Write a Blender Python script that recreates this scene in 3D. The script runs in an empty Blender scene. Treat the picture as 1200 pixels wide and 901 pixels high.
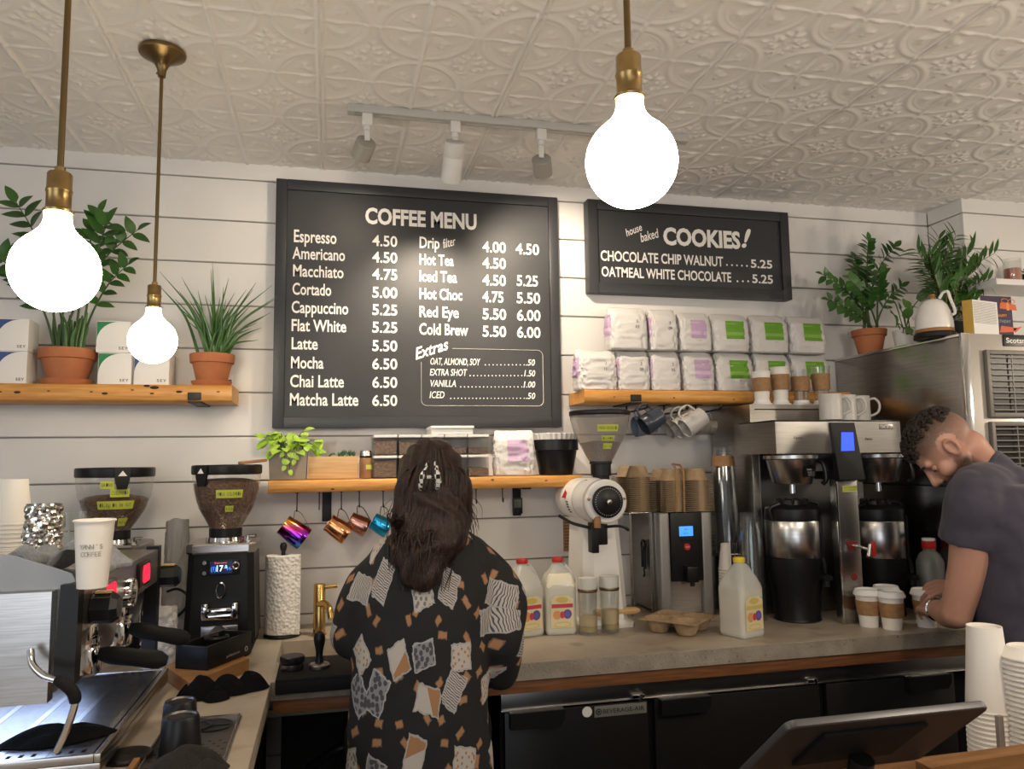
import bpy, bmesh, math, random
import numpy as np
from mathutils import Vector, Matrix, Quaternion
random.seed(7)
PI = math.pi
SC = bpy.context.scene
COL = SC.collection
# ------------------------------------------------------------------ camera
H = 1.51                     # camera height
FPX = 900.82
YAW, PIT, ROL = 0.234522, 0.1011676, -0.0138419
def cam_axes():
    cy, sy = math.cos(YAW), math.sin(YAW)
    f = Vector((sy*math.cos(PIT), cy*math.cos(PIT), math.sin(PIT)))
    r = Vector((cy, -sy, 0)); u = r.cross(f)
    c, s = math.cos(ROL), math.sin(ROL)
    return r*c+u*s, r*s-u*c, f          # right, down, forward
RT, DN, FW = cam_axes()
cd = bpy.data.cameras.new('camera'); cam = bpy.data.objects.new('camera', cd); COL.objects.link(cam)
cd.sensor_width = 36; cd.lens = 36*FPX/1200; cd.clip_start = .02
m = Matrix((RT, -DN, -FW)).transposed().to_4x4(); m.translation = (0, 0, H)
cam.matrix_world = m
SC.camera = cam
# ------------------------------------------------------------------ light
SC.view_settings.view_transform = 'Standard'; SC.view_settings.look = 'None'
SC.view_settings.gamma = 1; SC.view_settings.use_curve_mapping = False
SC.view_settings.exposure = 0.58
W = bpy.data.worlds.new('world'); SC.world = W; W.use_nodes = True
W.node_tree.nodes['Background'].inputs[0].default_value = (.75, .85, 1, 1)
W.node_tree.nodes['Background'].inputs[1].default_value = 0.30
def area(name, loc, rot, sx, sy, power, col):
    l = bpy.data.lights.new(name, 'AREA'); l.shape = 'RECTANGLE'; l.size = sx; l.size_y = sy
    l.energy = power; l.color = col
    o = bpy.data.objects.new(name, l); o.location = loc; o.rotation_euler = rot; COL.objects.link(o); return o
# assumed daylight through an unseen shop window behind the camera, and an added warm lamp over the customers' side
area('assumed_storefront_daylight', (-1.55, -4.3, 1.28), (PI/2, 0, 0), 3.1, 2.3, 36, (.86, .92, 1))  # area lamp for an assumed shop window, out of view
area('assumed_side_daylight', (-3.15, .1, 1.75), (0, -PI/2, 0), 1.5, 1.6, 11, (.78, .90, 1))  # added area lamp for assumed daylight from the left; that wall is solid
# unseen warm point lamps, added to brighten the ceiling and the right side
for n_, p_ in enumerate(((1.50, .60, 1.93), (2.60, .35, 1.93), (3.2, 1.5, 1.93))):
    l_ = bpy.data.lights.new('added_warm_lamp', 'POINT'); l_.energy = 15; l_.color = (1, .86, .68); l_.shadow_soft_size = .066
    o_ = bpy.data.objects.new('added_warm_lamp', l_); o_.location = p_; COL.objects.link(o_)
area('unseen_seating_lamp', (.4, -1.6, 2.6), (0, 0, 0), 2.6, 1.2, 14, (1, .84, .66))  # unseen warm area lamp added behind the camera
def spot(name, loc, target, power, size, blend, col, radius=.03):
    l = bpy.data.lights.new(name, 'SPOT'); l.energy = power; l.spot_size = math.radians(size); l.spot_blend = blend
    l.color = col; l.shadow_soft_size = radius
    o = bpy.data.objects.new(name, l); o.location = loc
    o.rotation_euler = (Vector(target)-Vector(loc)).to_track_quat('-Z', 'Y').to_euler(); COL.objects.link(o); return o
# ------------------------------------------------------------------ pixel -> world on a known plane
def ray(px, py): return RT*((px-600)/FPX) + DN*((py-450.5)/FPX) + FW
def aty(px, py, Y): d = ray(px, py); t = Y/d.y; return Vector((d.x*t, Y, H+d.z*t))
def atz(px, py, Z): d = ray(px, py); t = (Z-H)/d.z; return Vector((d.x*t, d.y*t, Z))
# ------------------------------------------------------------------ materials
def mat(name, col, rough=.5, metal=0., col2=None, scale=20., stretch=(1, 1, 1), bump=0., bscale=60., spec=.5,
        emit=None, estr=0., trans=0., ior=1.45, alpha=1., coat=0., sss=0., detail=4., lo=.35, hi=.65, sheen=0., aniso=0.):
    M = bpy.data.materials.new(name); M.use_nodes = True; nt = M.node_tree; N = nt.nodes; L = nt.links
    b = N['Principled BSDF']
    b.inputs['Base Color'].default_value = (*col, 1); b.inputs['Roughness'].default_value = rough
    b.inputs['Metallic'].default_value = metal; b.inputs['Specular IOR Level'].default_value = spec
    b.inputs['Transmission Weight'].default_value = trans; b.inputs['IOR'].default_value = ior
    b.inputs['Alpha'].default_value = alpha; b.inputs['Coat Weight'].default_value = coat
    if sss: b.inputs['Subsurface Weight'].default_value = sss; b.inputs['Subsurface Radius'].default_value = (.012, .005, .003)
    if sheen: b.inputs['Sheen Weight'].default_value = sheen
    if aniso: b.inputs['Anisotropic'].default_value = aniso
    if emit: b.inputs['Emission Color'].default_value = (*emit, 1); b.inputs['Emission Strength'].default_value = estr
    if col2 or bump:
        tc = N.new('ShaderNodeTexCoord'); mp = N.new('ShaderNodeMapping'); mp.inputs['Scale'].default_value = stretch
        L.new(tc.outputs['Object'], mp.inputs[0])
    if col2:
        n = N.new('ShaderNodeTexNoise'); n.inputs['Scale'].default_value = scale; n.inputs['Detail'].default_value = detail
        L.new(mp.outputs[0], n.inputs[0])
        r = N.new('ShaderNodeValToRGB'); r.color_ramp.elements[0].position = lo; r.color_ramp.elements[1].position = hi
        r.color_ramp.elements[0].color = (*col, 1); r.color_ramp.elements[1].color = (*col2, 1)
        L.new(n.outputs['Fac'], r.inputs[0]); L.new(r.outputs[0], b.inputs['Base Color'])
    if bump:
        n2 = N.new('ShaderNodeTexNoise'); n2.inputs['Scale'].default_value = bscale; n2.inputs['Detail'].default_value = 3
        L.new(mp.outputs[0], n2.inputs[0]); bp = N.new('ShaderNodeBump'); bp.inputs['Strength'].default_value = bump
        bp.inputs['Distance'].default_value = .01
        L.new(n2.outputs['Fac'], bp.inputs['Height']); L.new(bp.outputs[0], b.inputs['Normal'])
    return M
def glassy(name, col=(1, 1, 1), rough=.02, mix=.82, tint=(1, 1, 1), body=0.):
    # thin-walled clear plastic or glass: mostly see-through, a glossy skin that grows at grazing angles, and an optional milky body
    M = bpy.data.materials.new(name); M.use_nodes = True; nt = M.node_tree; N = nt.nodes; L = nt.links
    N.remove(N['Principled BSDF']); o = N['Material Output']
    t = N.new('ShaderNodeBsdfTransparent'); t.inputs[0].default_value = (*tint, 1)
    d = N.new('ShaderNodeBsdfDiffuse'); d.inputs[0].default_value = (*col, 1)
    m0 = N.new('ShaderNodeMixShader'); m0.inputs[0].default_value = body; L.new(t.outputs[0], m0.inputs[1]); L.new(d.outputs[0], m0.inputs[2])
    b = N.new('ShaderNodeBsdfGlossy'); b.inputs['Color'].default_value = (.9, .9, .9, 1); b.inputs['Roughness'].default_value = rough
    lw = N.new('ShaderNodeLayerWeight'); lw.inputs[0].default_value = .25
    mr = N.new('ShaderNodeMapRange'); mr.inputs['To Min'].default_value = .03; mr.inputs['To Max'].default_value = 1-mix
    L.new(lw.outputs['Facing'], mr.inputs[0])
    mx = N.new('ShaderNodeMixShader'); L.new(mr.outputs[0], mx.inputs[0]); L.new(m0.outputs[0], mx.inputs[1]); L.new(b.outputs[0], mx.inputs[2])
    L.new(mx.outputs[0], o.inputs[0]); return M
MT = {}
MT['wall'] = mat('white_wall_paint', (.73, .71, .69), .6, col2=(.68, .66, .64), scale=3, bump=.03, bscale=40)
MT['wallgap'] = mat('board_gap_shadowline', (.30, .28, .26), .8)
MT['ceil'] = mat('painted_tin', (.71, .69, .665), .5, bump=.12, bscale=260)
MT['floor'] = mat('dark_floor', (.06, .055, .05), .5, col2=(.09, .08, .07), scale=6)
MT['board'] = mat('black_board_paint', (.030, .031, .034), .5, col2=(.036, .037, .040), scale=5, bump=.02, spec=.4)
MT['frame'] = mat('charcoal_frame_paint', (.026, .027, .031), .42, bump=.03, bscale=90)
MT['letter'] = mat('cream_sign_paint', (.80, .77, .73), .6)
MT['pine'] = mat('oiled_pine', (.50, .22, .050), .42, col2=(.66, .33, .085), scale=9, stretch=(1, 8, 14), bump=.05, bscale=30)
MT['pinetrim'] = mat('oak_edge_trim', (.22, .085, .028), .5, col2=(.13, .05, .018), scale=9, stretch=(1, 8, 16), bump=.05)
MT['knot'] = mat('dark_knot', (.035, .015, .006), .7)
MT['concrete'] = mat('sealed_concrete', (.33, .275, .21), .40, col2=(.44, .38, .30), scale=6, detail=8, bump=.04, bscale=70)
MT['concedge'] = mat('pitted_concrete', (.24, .205, .16), .6, col2=(.32, .275, .22), scale=18, detail=8, bump=.35, bscale=120)
def pits(M, scale, lo, hi, dark):
    N = M.node_tree.nodes; L = M.node_tree.links; b = N['Principled BSDF']; src = b.inputs['Base Color'].links[0].from_socket
    tc = N.new('ShaderNodeTexCoord'); n = N.new('ShaderNodeTexNoise'); n.inputs['Scale'].default_value = scale; n.inputs['Detail'].default_value = 1.5; L.new(tc.outputs['Object'], n.inputs[0])
    r = N.new('ShaderNodeMapRange'); r.inputs[1].default_value = lo; r.inputs[2].default_value = hi; L.new(n.outputs['Fac'], r.inputs[0])
    m = N.new('ShaderNodeMix'); m.data_type = 'RGBA'; L.new(r.outputs[0], m.inputs[0]); L.new(src, m.inputs[6]); m.inputs[7].default_value = (*dark, 1); L.new(m.outputs[2], b.inputs['Base Color'])
pits(MT['concedge'], 110, .69, .74, (.05, .035, .025)); pits(MT['concrete'], 9, .60, .80, (.20, .155, .105))
MT['black'] = mat('black_plastic', (.008, .008, .0085), .36, spec=.35)
MT['blackmat'] = mat('matte_black', (.009, .009, .009), .65, spec=.2)
MT['blackmetal'] = mat('black_iron', (.015, .014, .013), .5, metal=.3)
MT['steel'] = mat('brushed_steel', (.52, .50, .48), .26, metal=1, col2=(.42, .40, .38), scale=12, stretch=(1, 1, 30), aniso=.4)
MT['steelh'] = mat('brushed_steel_panel', (.40, .38, .355), .32, metal=1, col2=(.33, .315, .295), scale=10, stretch=(1, 1, 40))
MT['steeld'] = mat('dark_steel', (.22, .21, .20), .32, metal=1)
MT['chrome'] = mat('chrome', (.75, .74, .72), .08, metal=1)
MT['brass'] = mat('aged_brass', (.42, .28, .11), .30, metal=1, col2=(.32, .21, .085), scale=40)
MT['brassd'] = mat('dark_bronze', (.20, .135, .06), .34, metal=1)
MT['goldtap'] = mat('brushed_gold', (.55, .36, .13), .25, metal=1)
MT['terra'] = mat('terracotta', (.46, .165, .065), .75, col2=(.38, .125, .05), scale=12, bump=.06)
MT['soil'] = mat('potting_soil', (.03, .02, .014), .95, bump=.6, bscale=120)
MT['white'] = mat('white_paper', (.74, .72, .69), .55)
MT['whitegloss'] = mat('white_enamel', (.78, .76, .72), .22)
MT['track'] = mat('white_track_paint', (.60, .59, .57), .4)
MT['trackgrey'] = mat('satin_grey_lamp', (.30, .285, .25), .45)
MT['cup'] = mat('paper_cup_white', (.78, .74, .68), .5)
MT['lid'] = mat('white_plastic_lid', (.80, .79, .77), .35)
MT['grille'] = mat('grey_grille_paint', (.17, .155, .14), .5, metal=.2)
MT['kraft'] = mat('kraft_card', (.36, .205, .095), .75, col2=(.29, .16, .07), scale=60, bump=.12, bscale=200)
MT['pulp'] = mat('moulded_pulp', (.40, .285, .17), .9, col2=(.32, .22, .125), scale=50, bump=.35, bscale=220)
MT['bag'] = mat('white_coffee_bag', (.585, .565, .55), .42, bump=.45, bscale=26)
MT['purple'] = mat('lilac_label', (.46, .32, .47), .6)
MT['green'] = mat('green_label', (.12, .30, .018), .6)
MT['purple2'] = mat('lilac_label_band', (.55, .41, .56), .6); MT['green2'] = mat('green_label_band', (.20, .38, .06), .6)
MT['ink'] = mat('black_ink', (.02, .02, .022), .7)
MT['leaf'] = mat('dark_leaf', (.022, .075, .014), .35, col2=(.045, .13, .02), scale=9)
MT['leaf2'] = mat('mid_leaf', (.05, .14, .02), .4, col2=(.09, .21, .035), scale=12)
MT['leafb'] = mat('bright_leaf', (.22, .42, .03), .4, col2=(.40, .58, .08), scale=16)
MT['blade'] = mat('blade_leaf', (.035, .10, .025), .4, col2=(.07, .16, .04), scale=14)
MT['stem'] = mat('plant_stem', (.05, .09, .025), .6)
MT['stemb'] = mat('brown_stem', (.12, .075, .035), .7)
MT['beans'] = mat('roasted_beans', (.055, .026, .012), .35, col2=(.19, .085, .04), scale=120, bump=1., bscale=140)
MT['beansl'] = mat('light_roast_beans', (.12, .06, .03), .4, col2=(.27, .16, .09), scale=110, bump=1., bscale=130)
MT['clear'] = glassy('clear_plastic', (.8, .8, .8), .06, .60, (.97, .97, .96), .03)
MT['glass'] = glassy('clear_glass', (.8, .8, .8), .03, .45, (.95, .96, .95), .02)
MT['glass2'] = glassy('thick_glass', (.55, .52, .48), .04, .35, (.9, .9, .88), .16)
MT['smoke'] = glassy('smoky_hopper_plastic', (.30, .29, .28), .08, .6, (.85, .84, .82), .1)
MT['haze'] = glassy('cloudy_hopper_plastic', (.42, .39, .36), .20, .65, (.9, .88, .85), .42)
MT['milkjug'] = glassy('translucent_jug', (.74, .75, .72), .25, .7, (.95, .95, .93), .45)
MT['milk'] = mat('milk', (.80, .74, .58), .35, sss=.1)
MT['tape'] = mat('yellow_green_tape', (.50, .56, .07), .6)
MT['red'] = mat('red_plastic', (.50, .02, .02), .4)
MT['redlit'] = mat('red_lit_button', (.3, .0, .01), .5, emit=(1, .02, .06), estr=.9)
MT['yellow'] = mat('yellow_cap', (.72, .52, .02), .4)
MT['bluescr'] = mat('blue_screen', (.02, .1, .5), .3, emit=(.06, .27, 1.), estr=1.0)
MT['bluescr2'] = mat('deep_blue_screen', (.02, .05, .5), .3, emit=(.025, .09, .95), estr=.9)
MT['scrtext'] = mat('screen_digits', (.6, .8, 1), .3, emit=(.55, .8, 1), estr=1.2)
MT['scrred'] = mat('screen_red_text', (.8, .1, .05), .3, emit=(1, .12, .05), estr=.8)
MT['bulb'] = mat('lit_frosted_bulb', (1, .9, .75), .3, emit=(1, .84, .62), estr=27.0)
MT['lampface'] = mat('lit_lamp_face', (1, .9, .75), .3, emit=(1, .86, .66), estr=6)
MT['towelg'] = mat('grey_terry_towel', (.17, .185, .21), .95, col2=(.23, .245, .27), scale=120, bump=.5, bscale=300, sheen=.3)
MT['towelb'] = mat('black_cloth', (.007, .007, .0075), .95, bump=.4, bscale=250, spec=.08)
MT['papertowel'] = mat('paper_towel', (.72, .69, .65), .9)
MT['oak'] = mat('pale_wood', (.50, .30, .13), .55, col2=(.60, .39, .19), scale=7, stretch=(1, 4, 18), bump=.04)
MT['wood'] = mat('mid_brown_wood', (.36, .18, .065), .5, col2=(.27, .13, .045), scale=8, stretch=(1, 6, 14), bump=.04)
MT['ledgewood'] = mat('dark_oak_ledge', (.24, .115, .04), .5, col2=(.15, .068, .022), scale=8, stretch=(1, 6, 14), bump=.05)
MT['strip'] = mat('taupe_metal', (.30, .26, .235), .45, metal=.3)
MT['cement'] = mat('grey_cement_pot', (.20, .18, .16), .8, col2=(.30, .25, .19), scale=9, detail=8)
MT['mug'] = mat('stoneware_mug', (.52, .50, .47), .28)
MT['mugblue'] = mat('slate_blue_mug', (.17, .22, .30), .25)
MT['mugnavy'] = mat('dark_slate_mug', (.045, .055, .075), .25)
MT['copper'] = mat('copper', (.72, .33, .15), .18, metal=1)
MT['rose'] = mat('rose_gold', (.58, .30, .25), .25, metal=1)
MT['bluemet'] = mat('blue_anodised', (.03, .40, .75), .2, metal=.8)
MT['tabletm'] = mat('graphite_tablet', (.040, .040, .042), .5, metal=.5)
MT['tabletedge'] = mat('silver_tablet_edge', (.085, .085, .088), .4, metal=.6)
MT['cooler'] = mat('black_cooler_door', (.010, .0095, .009), .35)
MT['skin'] = mat('skin', (.50, .255, .165), .5, col2=(.44, .21, .13), scale=14, sss=.12, bump=.04, bscale=160)
MT['shirtm'] = mat('purple_grey_cotton', (.044, .039, .060), .9, col2=(.055, .048, .070), scale=14, bump=.12, bscale=300, sheen=.15)
MT['jeans'] = mat('dark_denim', (.030, .036, .055), .9, bump=.2, bscale=300)
MT['hairm'] = mat('dark_brown_hair', (.016, .011, .009), .55, col2=(.035, .024, .018), scale=90, bump=.8, bscale=200)
# ------------------------------------------------------------------ mesh builder
class MB:
    def __init__(s): s.v = []; s.f = []; s.mi = []; s.uv = {}; s.cur = 0
    def add(s, vs, fs, M=None):
        o = len(s.v)
        s.v += [tuple((M @ Vector(p)) if M else p) for p in vs]
        for f in fs: s.f.append(tuple(i+o for i in f)); s.mi.append(s.cur)
        return s
    def bm(s, b, M=None):
        b.verts.ensure_lookup_table(); b.verts.index_update()
        s.add([v.co.copy() for v in b.verts], [[v.index for v in f.verts] for f in b.faces], M); b.free(); return s
    def box(s, c, d, bev=0., M=None, seg=2):
        b = bmesh.new(); bmesh.ops.create_cube(b, size=1)
        for v in b.verts: v.co = Vector((v.co.x*d[0], v.co.y*d[1], v.co.z*d[2]))
        if bev: bmesh.ops.bevel(b, geom=list(b.edges), offset=min(bev, min(d)*.45), segments=seg, affect='EDGES', profile=.6)
        T = Matrix.Translation(c); return s.bm(b, (M @ T) if M else T)
    def span(s, a, b, bev=0., M=None, seg=2):
        return s.box([(a[i]+b[i])/2 for i in range(3)], [abs(b[i]-a[i]) for i in range(3)], bev, M, seg)
    def lathe(s, prof, c=(0, 0, 0), seg=32, M=None, a0=0., a1=2*PI, cap=False, wob=None):
        full = abs(a1-a0-2*PI) < 1e-6; n = seg if full else seg+1; vs = []
        for k, (r, z) in enumerate(prof):
            for i in range(n):
                a = a0+(a1-a0)*i/seg; rr = r if wob is None else r*wob(a, z)
                vs.append((c[0]+rr*math.cos(a), c[1]+rr*math.sin(a), c[2]+z))
        fs = []
        for k in range(len(prof)-1):
            for i in range(seg):
                j = (i+1) % n; fs.append((k*n+i, k*n+j, (k+1)*n+j, (k+1)*n+i))
        if cap and full:
            if prof[0][0] > 1e-6: fs.append(tuple(range(n-1, -1, -1)))
            if prof[-1][0] > 1e-6: fs.append(tuple((len(prof)-1)*n+i for i in range(n)))
        return s.add(vs, fs, M)
    def cyl(s, a, b, r, r2=None, seg=20, cap=True):
        return s.tube([a, b], [r, r if r2 is None else r2], seg, cap)
    def tube(s, pts, r, seg=10, cap=True, closed=False, M=None, flat=1.):
        pts = [Vector(p) for p in pts]; n = len(pts); rs = r if isinstance(r, (list, tuple)) else [r]*n
        vs = []; T0 = None; nrm = None
        for i, p in enumerate(pts):
            if closed: t = pts[(i+1) % n]-pts[i-1]
            else: t = pts[min(i+1, n-1)]-pts[max(i-1, 0)]
            t.normalize()
            if nrm is None:
                nrm = t.orthogonal().normalized() if abs(t.z) > .999 else Vector((0, 0, 1)).cross(t).normalized()
            else:
                nrm = (nrm-t*nrm.dot(t)).normalized()
            bn = t.cross(nrm)
            for k in range(seg):
                a = 2*PI*k/seg; vs.append(p+nrm*(rs[i]*math.cos(a))+bn*(rs[i]*math.sin(a)*flat))
        fs = []
        for i in range(n if closed else n-1):
            j = (i+1) % n
            for k in range(seg): l = (k+1) % seg; fs.append((i*seg+k, i*seg+l, j*seg+l, j*seg+k))
        if cap and not closed: fs.append(tuple(range(seg-1, -1, -1))); fs.append(tuple((n-1)*seg+k for k in range(seg)))
        return s.add(vs, fs, M)
    def prism(s, poly, y0, y1, M=None):
        # poly in x,z ; extruded along y
        n = len(poly); vs = [(p[0], y0, p[1]) for p in poly]+[(p[0], y1, p[1]) for p in poly]
        ar = sum(poly[i][0]*poly[(i+1) % n][1]-poly[(i+1) % n][0]*poly[i][1] for i in range(n))
        fs = [tuple(range(n)), tuple(range(2*n-1, n-1, -1))]+[((i+1) % n, i, n+i, n+(i+1) % n) for i in range(n)]
        if ar < 0: fs = [tuple(reversed(f)) for f in fs]
        return s.add(vs, fs, M)
    def loft(s, rings, cap=True, M=None, closed=True, uv=False):
        n = len(rings[0]); o = len(s.v); vs = [p for r in rings for p in r]; fs = []
        fo = len(s.f)
        for i in range(len(rings)-1):
            for k in range(n if closed else n-1): l = (k+1) % n; fs.append((i*n+k, i*n+l, (i+1)*n+l, (i+1)*n+k))
        if uv:
            U = []
            for i in range(len(rings)):
                acc = 0; row = [0]
                for k in range(n): acc += (Vector(rings[i][(k+1) % n])-Vector(rings[i][k])).length; row.append(acc)
                U.append([x-acc/2 for x in row])
            V = [0]
            for i in range(1, len(rings)): V.append(V[-1]+sum((Vector(rings[i][k])-Vector(rings[i-1][k])).length for k in range(n))/n)
            q = 0
            for i in range(len(rings)-1):
                for k in range(n if closed else n-1):
                    s.uv[fo+q] = [(U[i][k], V[i]), (U[i][k+1], V[i]), (U[i+1][k+1], V[i+1]), (U[i+1][k], V[i+1])]; q += 1
        if cap and closed: fs.append(tuple(range(n-1, -1, -1))); fs.append(tuple((len(rings)-1)*n+k for k in range(n)))
        return s.add(vs, fs, M)
    def ell(s, c, r, seg=20, rg=12, M=None):
        prof = [(math.sin(PI*i/rg), -math.cos(PI*i/rg)) for i in range(rg+1)]
        T = Matrix.Translation(c) @ Matrix.Diagonal((r[0], r[1], r[2], 1))
        return s.lathe(prof, seg=seg, M=(M @ T) if M else T)
    def text(s, body, M, h, w=None, bold=0., shear=0., ext=.0006, space=1.):
        # flat lettering in local x,y ; h = cap height, w = total width
        cu = bpy.data.curves.new('t', 'FONT'); cu.body = body; cu.size = 1; cu.shear = shear; cu.space_character = space
        cu.offset = bold; cu.extrude = 0; cu.resolution_u = 3
        ob = bpy.data.objects.new('t', cu); COL.objects.link(ob)
        me = bpy.data.meshes.new_from_object(ob.evaluated_get(bpy.context.evaluated_depsgraph_get()))
        bpy.data.objects.remove(ob); bpy.data.curves.remove(cu)
        if not me.vertices: return s
        xs = [v.co.x for v in me.vertices]; x0, x1 = min(xs), max(xs)
        sy = h/.70; sx = sy if w is None else w/(x1-x0)
        s.add([((v.co.x-x0)*sx, v.co.y*sy, ext) for v in me.vertices], [tuple(p.vertices) for p in me.polygons], M)
        bpy.data.meshes.remove(me); return s
    def build(s, name, mt, parent=None, loc=None, ang=38, mods=None):
        me = bpy.data.meshes.new(name); me.from_pydata([tuple(v) for v in s.v], [], s.f)
        for q in (mt if isinstance(mt, (list, tuple)) else [mt]): me.materials.append(MT[q] if isinstance(q, str) else q)
        me.polygons.foreach_set('material_index', s.mi)
        me.polygons.foreach_set('use_smooth', [True]*len(s.f))
        if s.uv:
            ul = me.uv_layers.new(name='UVMap')
            for fi, uvs in s.uv.items():
                p = me.polygons[fi]
                for li, u in zip(p.loop_indices, uvs): ul.data[li].uv = u
        me.set_sharp_from_angle(angle=math.radians(ang)); me.update()
        o = bpy.data.objects.new(name, me); COL.objects.link(o)
        if parent: o.parent = parent
        if loc: o.location = loc
        return o
def fixn(o):
    b = bmesh.new(); b.from_mesh(o.data); bmesh.ops.recalc_face_normals(b, faces=b.faces); b.to_mesh(o.data); b.free(); return o
def T(name, label, cat, loc=(0, 0, 0), rz=0., group=None):
    o = bpy.data.objects.new(name, None); o.empty_display_size = .03; COL.objects.link(o)
    o.location = loc; o.rotation_euler = (0, 0, rz); return tag(o, label, cat, group)
def tag(o, label, cat, group=None):
    o['label'] = label; o['category'] = cat
    if group: o['group'] = group
    return o
def struct(o): o['kind'] = 'structure'; return o
def dup(root, loc, rz=None, label=None, group=None):
    r = root.copy(); COL.objects.link(r); r.location = loc
    if rz is not None: r.rotation_euler = (0, 0, rz)
    if label: r['label'] = label
    if group: r['group'] = group
    for ch in list(root.children):
        c = ch.copy(); COL.objects.link(c); c.parent = r
        for g in list(ch.children):
            d = g.copy(); COL.objects.link(d); d.parent = c
    return r
def bez(pts, n=8):
    # Catmull-Rom through the points
    P = [Vector(p) for p in pts]; P = [P[0]*2-P[1]]+P+[P[-1]*2-P[-2]]; out = []
    for i in range(1, len(P)-2):
        for k in range(n):
            t = k/n; a, b, c, d = P[i-1:i+3]
            out.append(.5*((2*b)+(c-a)*t+(2*a-5*b+4*c-d)*t*t+(3*b-a-3*c+d)*t**3))
    out.append(P[-2]); return out
def facing(loc, rx=0., rz=0.):   # text plane: local x right, local y up, normal towards -Y of the room
    return Matrix.Translation(loc) @ Matrix.Rotation(rz, 4, 'Z') @ Matrix.Rotation(PI/2+rx, 4, 'X')
def pix_text(mb, body, px0, py0, px1, hpx, Y, **k):
    a = aty(px0, py0, Y); b = aty(px1, py0, Y); c = aty(px0, py0-hpx, Y)
    return mb.text(body, facing(a), c.z-a.z, b.x-a.x, **k)
ZC = .93; ZT = 2.666; YW = 3.0
# ================================================================== THE SETTING
mb = MB(); mb.span((-3.2, -4.6, -.1), (4.4, 3.1, 0)); struct(mb.build('floor', 'floor'))
PITCH = .1633; Z1 = 2.599
def planks(mb, lo, hi, axis, face, flip=1):
    # horizontal lapped boards with open shadow gaps; axis 'x': board runs along x, its face at y=face
    edges = [ZT+.02]+[Z1-k*PITCH for k in range(0, 17)]
    for a, b in zip(edges[:-1], edges[1:]):
        b = max(b, 0.)
        if a-b < .02: continue
        if axis == 'x': mb.span((lo, face, b+.0025), (hi, face+.018, a-.0025), .0025, seg=1)
        else: mb.span((face, lo, b+.0025), (face+.018, hi, a-.0025), .0025, seg=1)
mb = MB(); planks(mb, -3.2, 2.756, 'x', YW); mb.cur = 1; mb.span((-3.2, YW+.012, 0), (2.8, YW+.1, ZT+.05))
struct(mb.build('wall_back', ['wall', 'wallgap']))
mb = MB(); planks(mb, 2.756, 4.4, 'x', 2.792); planks(mb, 2.8101, YW, 'y', 2.756)
mb.cur = 1; mb.span((2.77, 2.806, 0), (4.4, YW+.1, ZT+.05)); struct(mb.build('wall_column', ['wall', 'wallgap']))
mb = MB(); mb.span((-3.3, -4.6, 0), (-3.2, 3.1, ZT+.05)); struct(mb.build('wall_left', 'wall'))
mb = MB(); mb.span((4.4, -4.6, 0), (4.5, 3.1, ZT+.05)); struct(mb.build('wall_right', 'wall'))
mb = MB()
mb.span((-3.2, -4.6, 0), (-3.1, -4.5, ZT)); mb.span((0., -4.6, 0), (4.4, -4.5, ZT)); mb.span((-3.1, -4.6, 0), (0., -4.5, .1)); mb.span((-3.1, -4.6, 2.45), (0., -4.5, ZT))  # assumed shop window opening, left for the added daylight
struct(mb.build('wall_front', 'wall'))
# pressed-tin ceiling: a relief of ridges, rings, sprays and rosettes
def tin_height(x, y):
    px, py = .2807, .303
    u = (x+.033)/px; v = (y-1.96)/py
    iu = np.round(u); du = (u-iu)*px; iv = np.round(v); dv = (v-iv)*py
    h = np.zeros_like(x)
    bump = lambda d, w, a: a*np.exp(-(d/w)**2)
    even = (np.mod(iu, 2) == 0)
    h += np.where(even, bump(du-.0070, .0036, .0066)+bump(du+.0070, .0036, .0066), bump(du, .0060, .0064))
    h += bump(dv-.0035, .0022, .0034)+bump(dv+.0035, .0022, .0034)
    r = np.hypot(du, dv*px/py); th = np.arctan2(dv*px/py, du)
    h += bump(r-.126, .0100, .0036)+bump(r-.107, .003, .0012)
    # sprays in the ring: eight petals with bulb tips
    c = np.abs(np.cos(4*th/2+PI/4*0))
    dth = (np.mod(th+PI/8, PI/4)-PI/8); odd = np.mod(np.round(th/(PI/4)), 2)
    tang = r*np.sin(dth); rad = r*np.cos(dth)
    w = np.where(odd == 1, .011, .006); ln = np.where(odd == 1, .060, .044); hw = np.where(odd == 1, .026, .018)
    h += .0046*np.exp(-(tang/w)**2-((rad-ln)/hw)**2)*(r < .1)
    h += np.where(odd == 1, .0040*np.exp(-((np.abs(tang)-.013)/.006)**2-((rad-.074)/.009)**2), 0)*(r < .1)
    # rosette in the middle of each square
    eu = (u-np.floor(u)-.5)*px; ev = (v-np.floor(v)-.5)*px
    q = np.hypot(eu, ev); ph = np.arctan2(ev, eu)
    h += .0042*np.exp(-(q/.006)**2)+bump(q-.012, .003, .002)
    dp = (np.mod(ph, PI/2)-PI/4); t2 = q*np.sin(dp); r2 = q*np.cos(dp)
    h += .0064*np.exp(-(t2/.009)**2-((r2-.028)/.011)**2)
    dq = (np.mod(ph+PI/4, PI/2)-PI/4); t3 = q*np.sin(dq); r3 = q*np.cos(dq)
    h += .0054*np.exp(-((np.abs(t3)-.008)/.006)**2-((r3-.040)/.010)**2)+.0054*np.exp(-(t3/.006)**2-((r3-.062)/.010)**2)
    h += .0048*np.exp(-((np.abs(t2)-.016)/.006)**2-((r2-.046)/.008)**2)
    return h
nx, ny = 1560, 500
xs = np.linspace(-1.75, 3.7, nx); ys = np.linspace(1.33, 3.05, ny)
GX, GY = np.meshgrid(xs, ys); GZ = ZT-tin_height(GX, GY)
V = np.stack([GX, GY, GZ], -1).reshape(-1, 3)
ii = np.arange(nx*ny).reshape(ny, nx)
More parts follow.
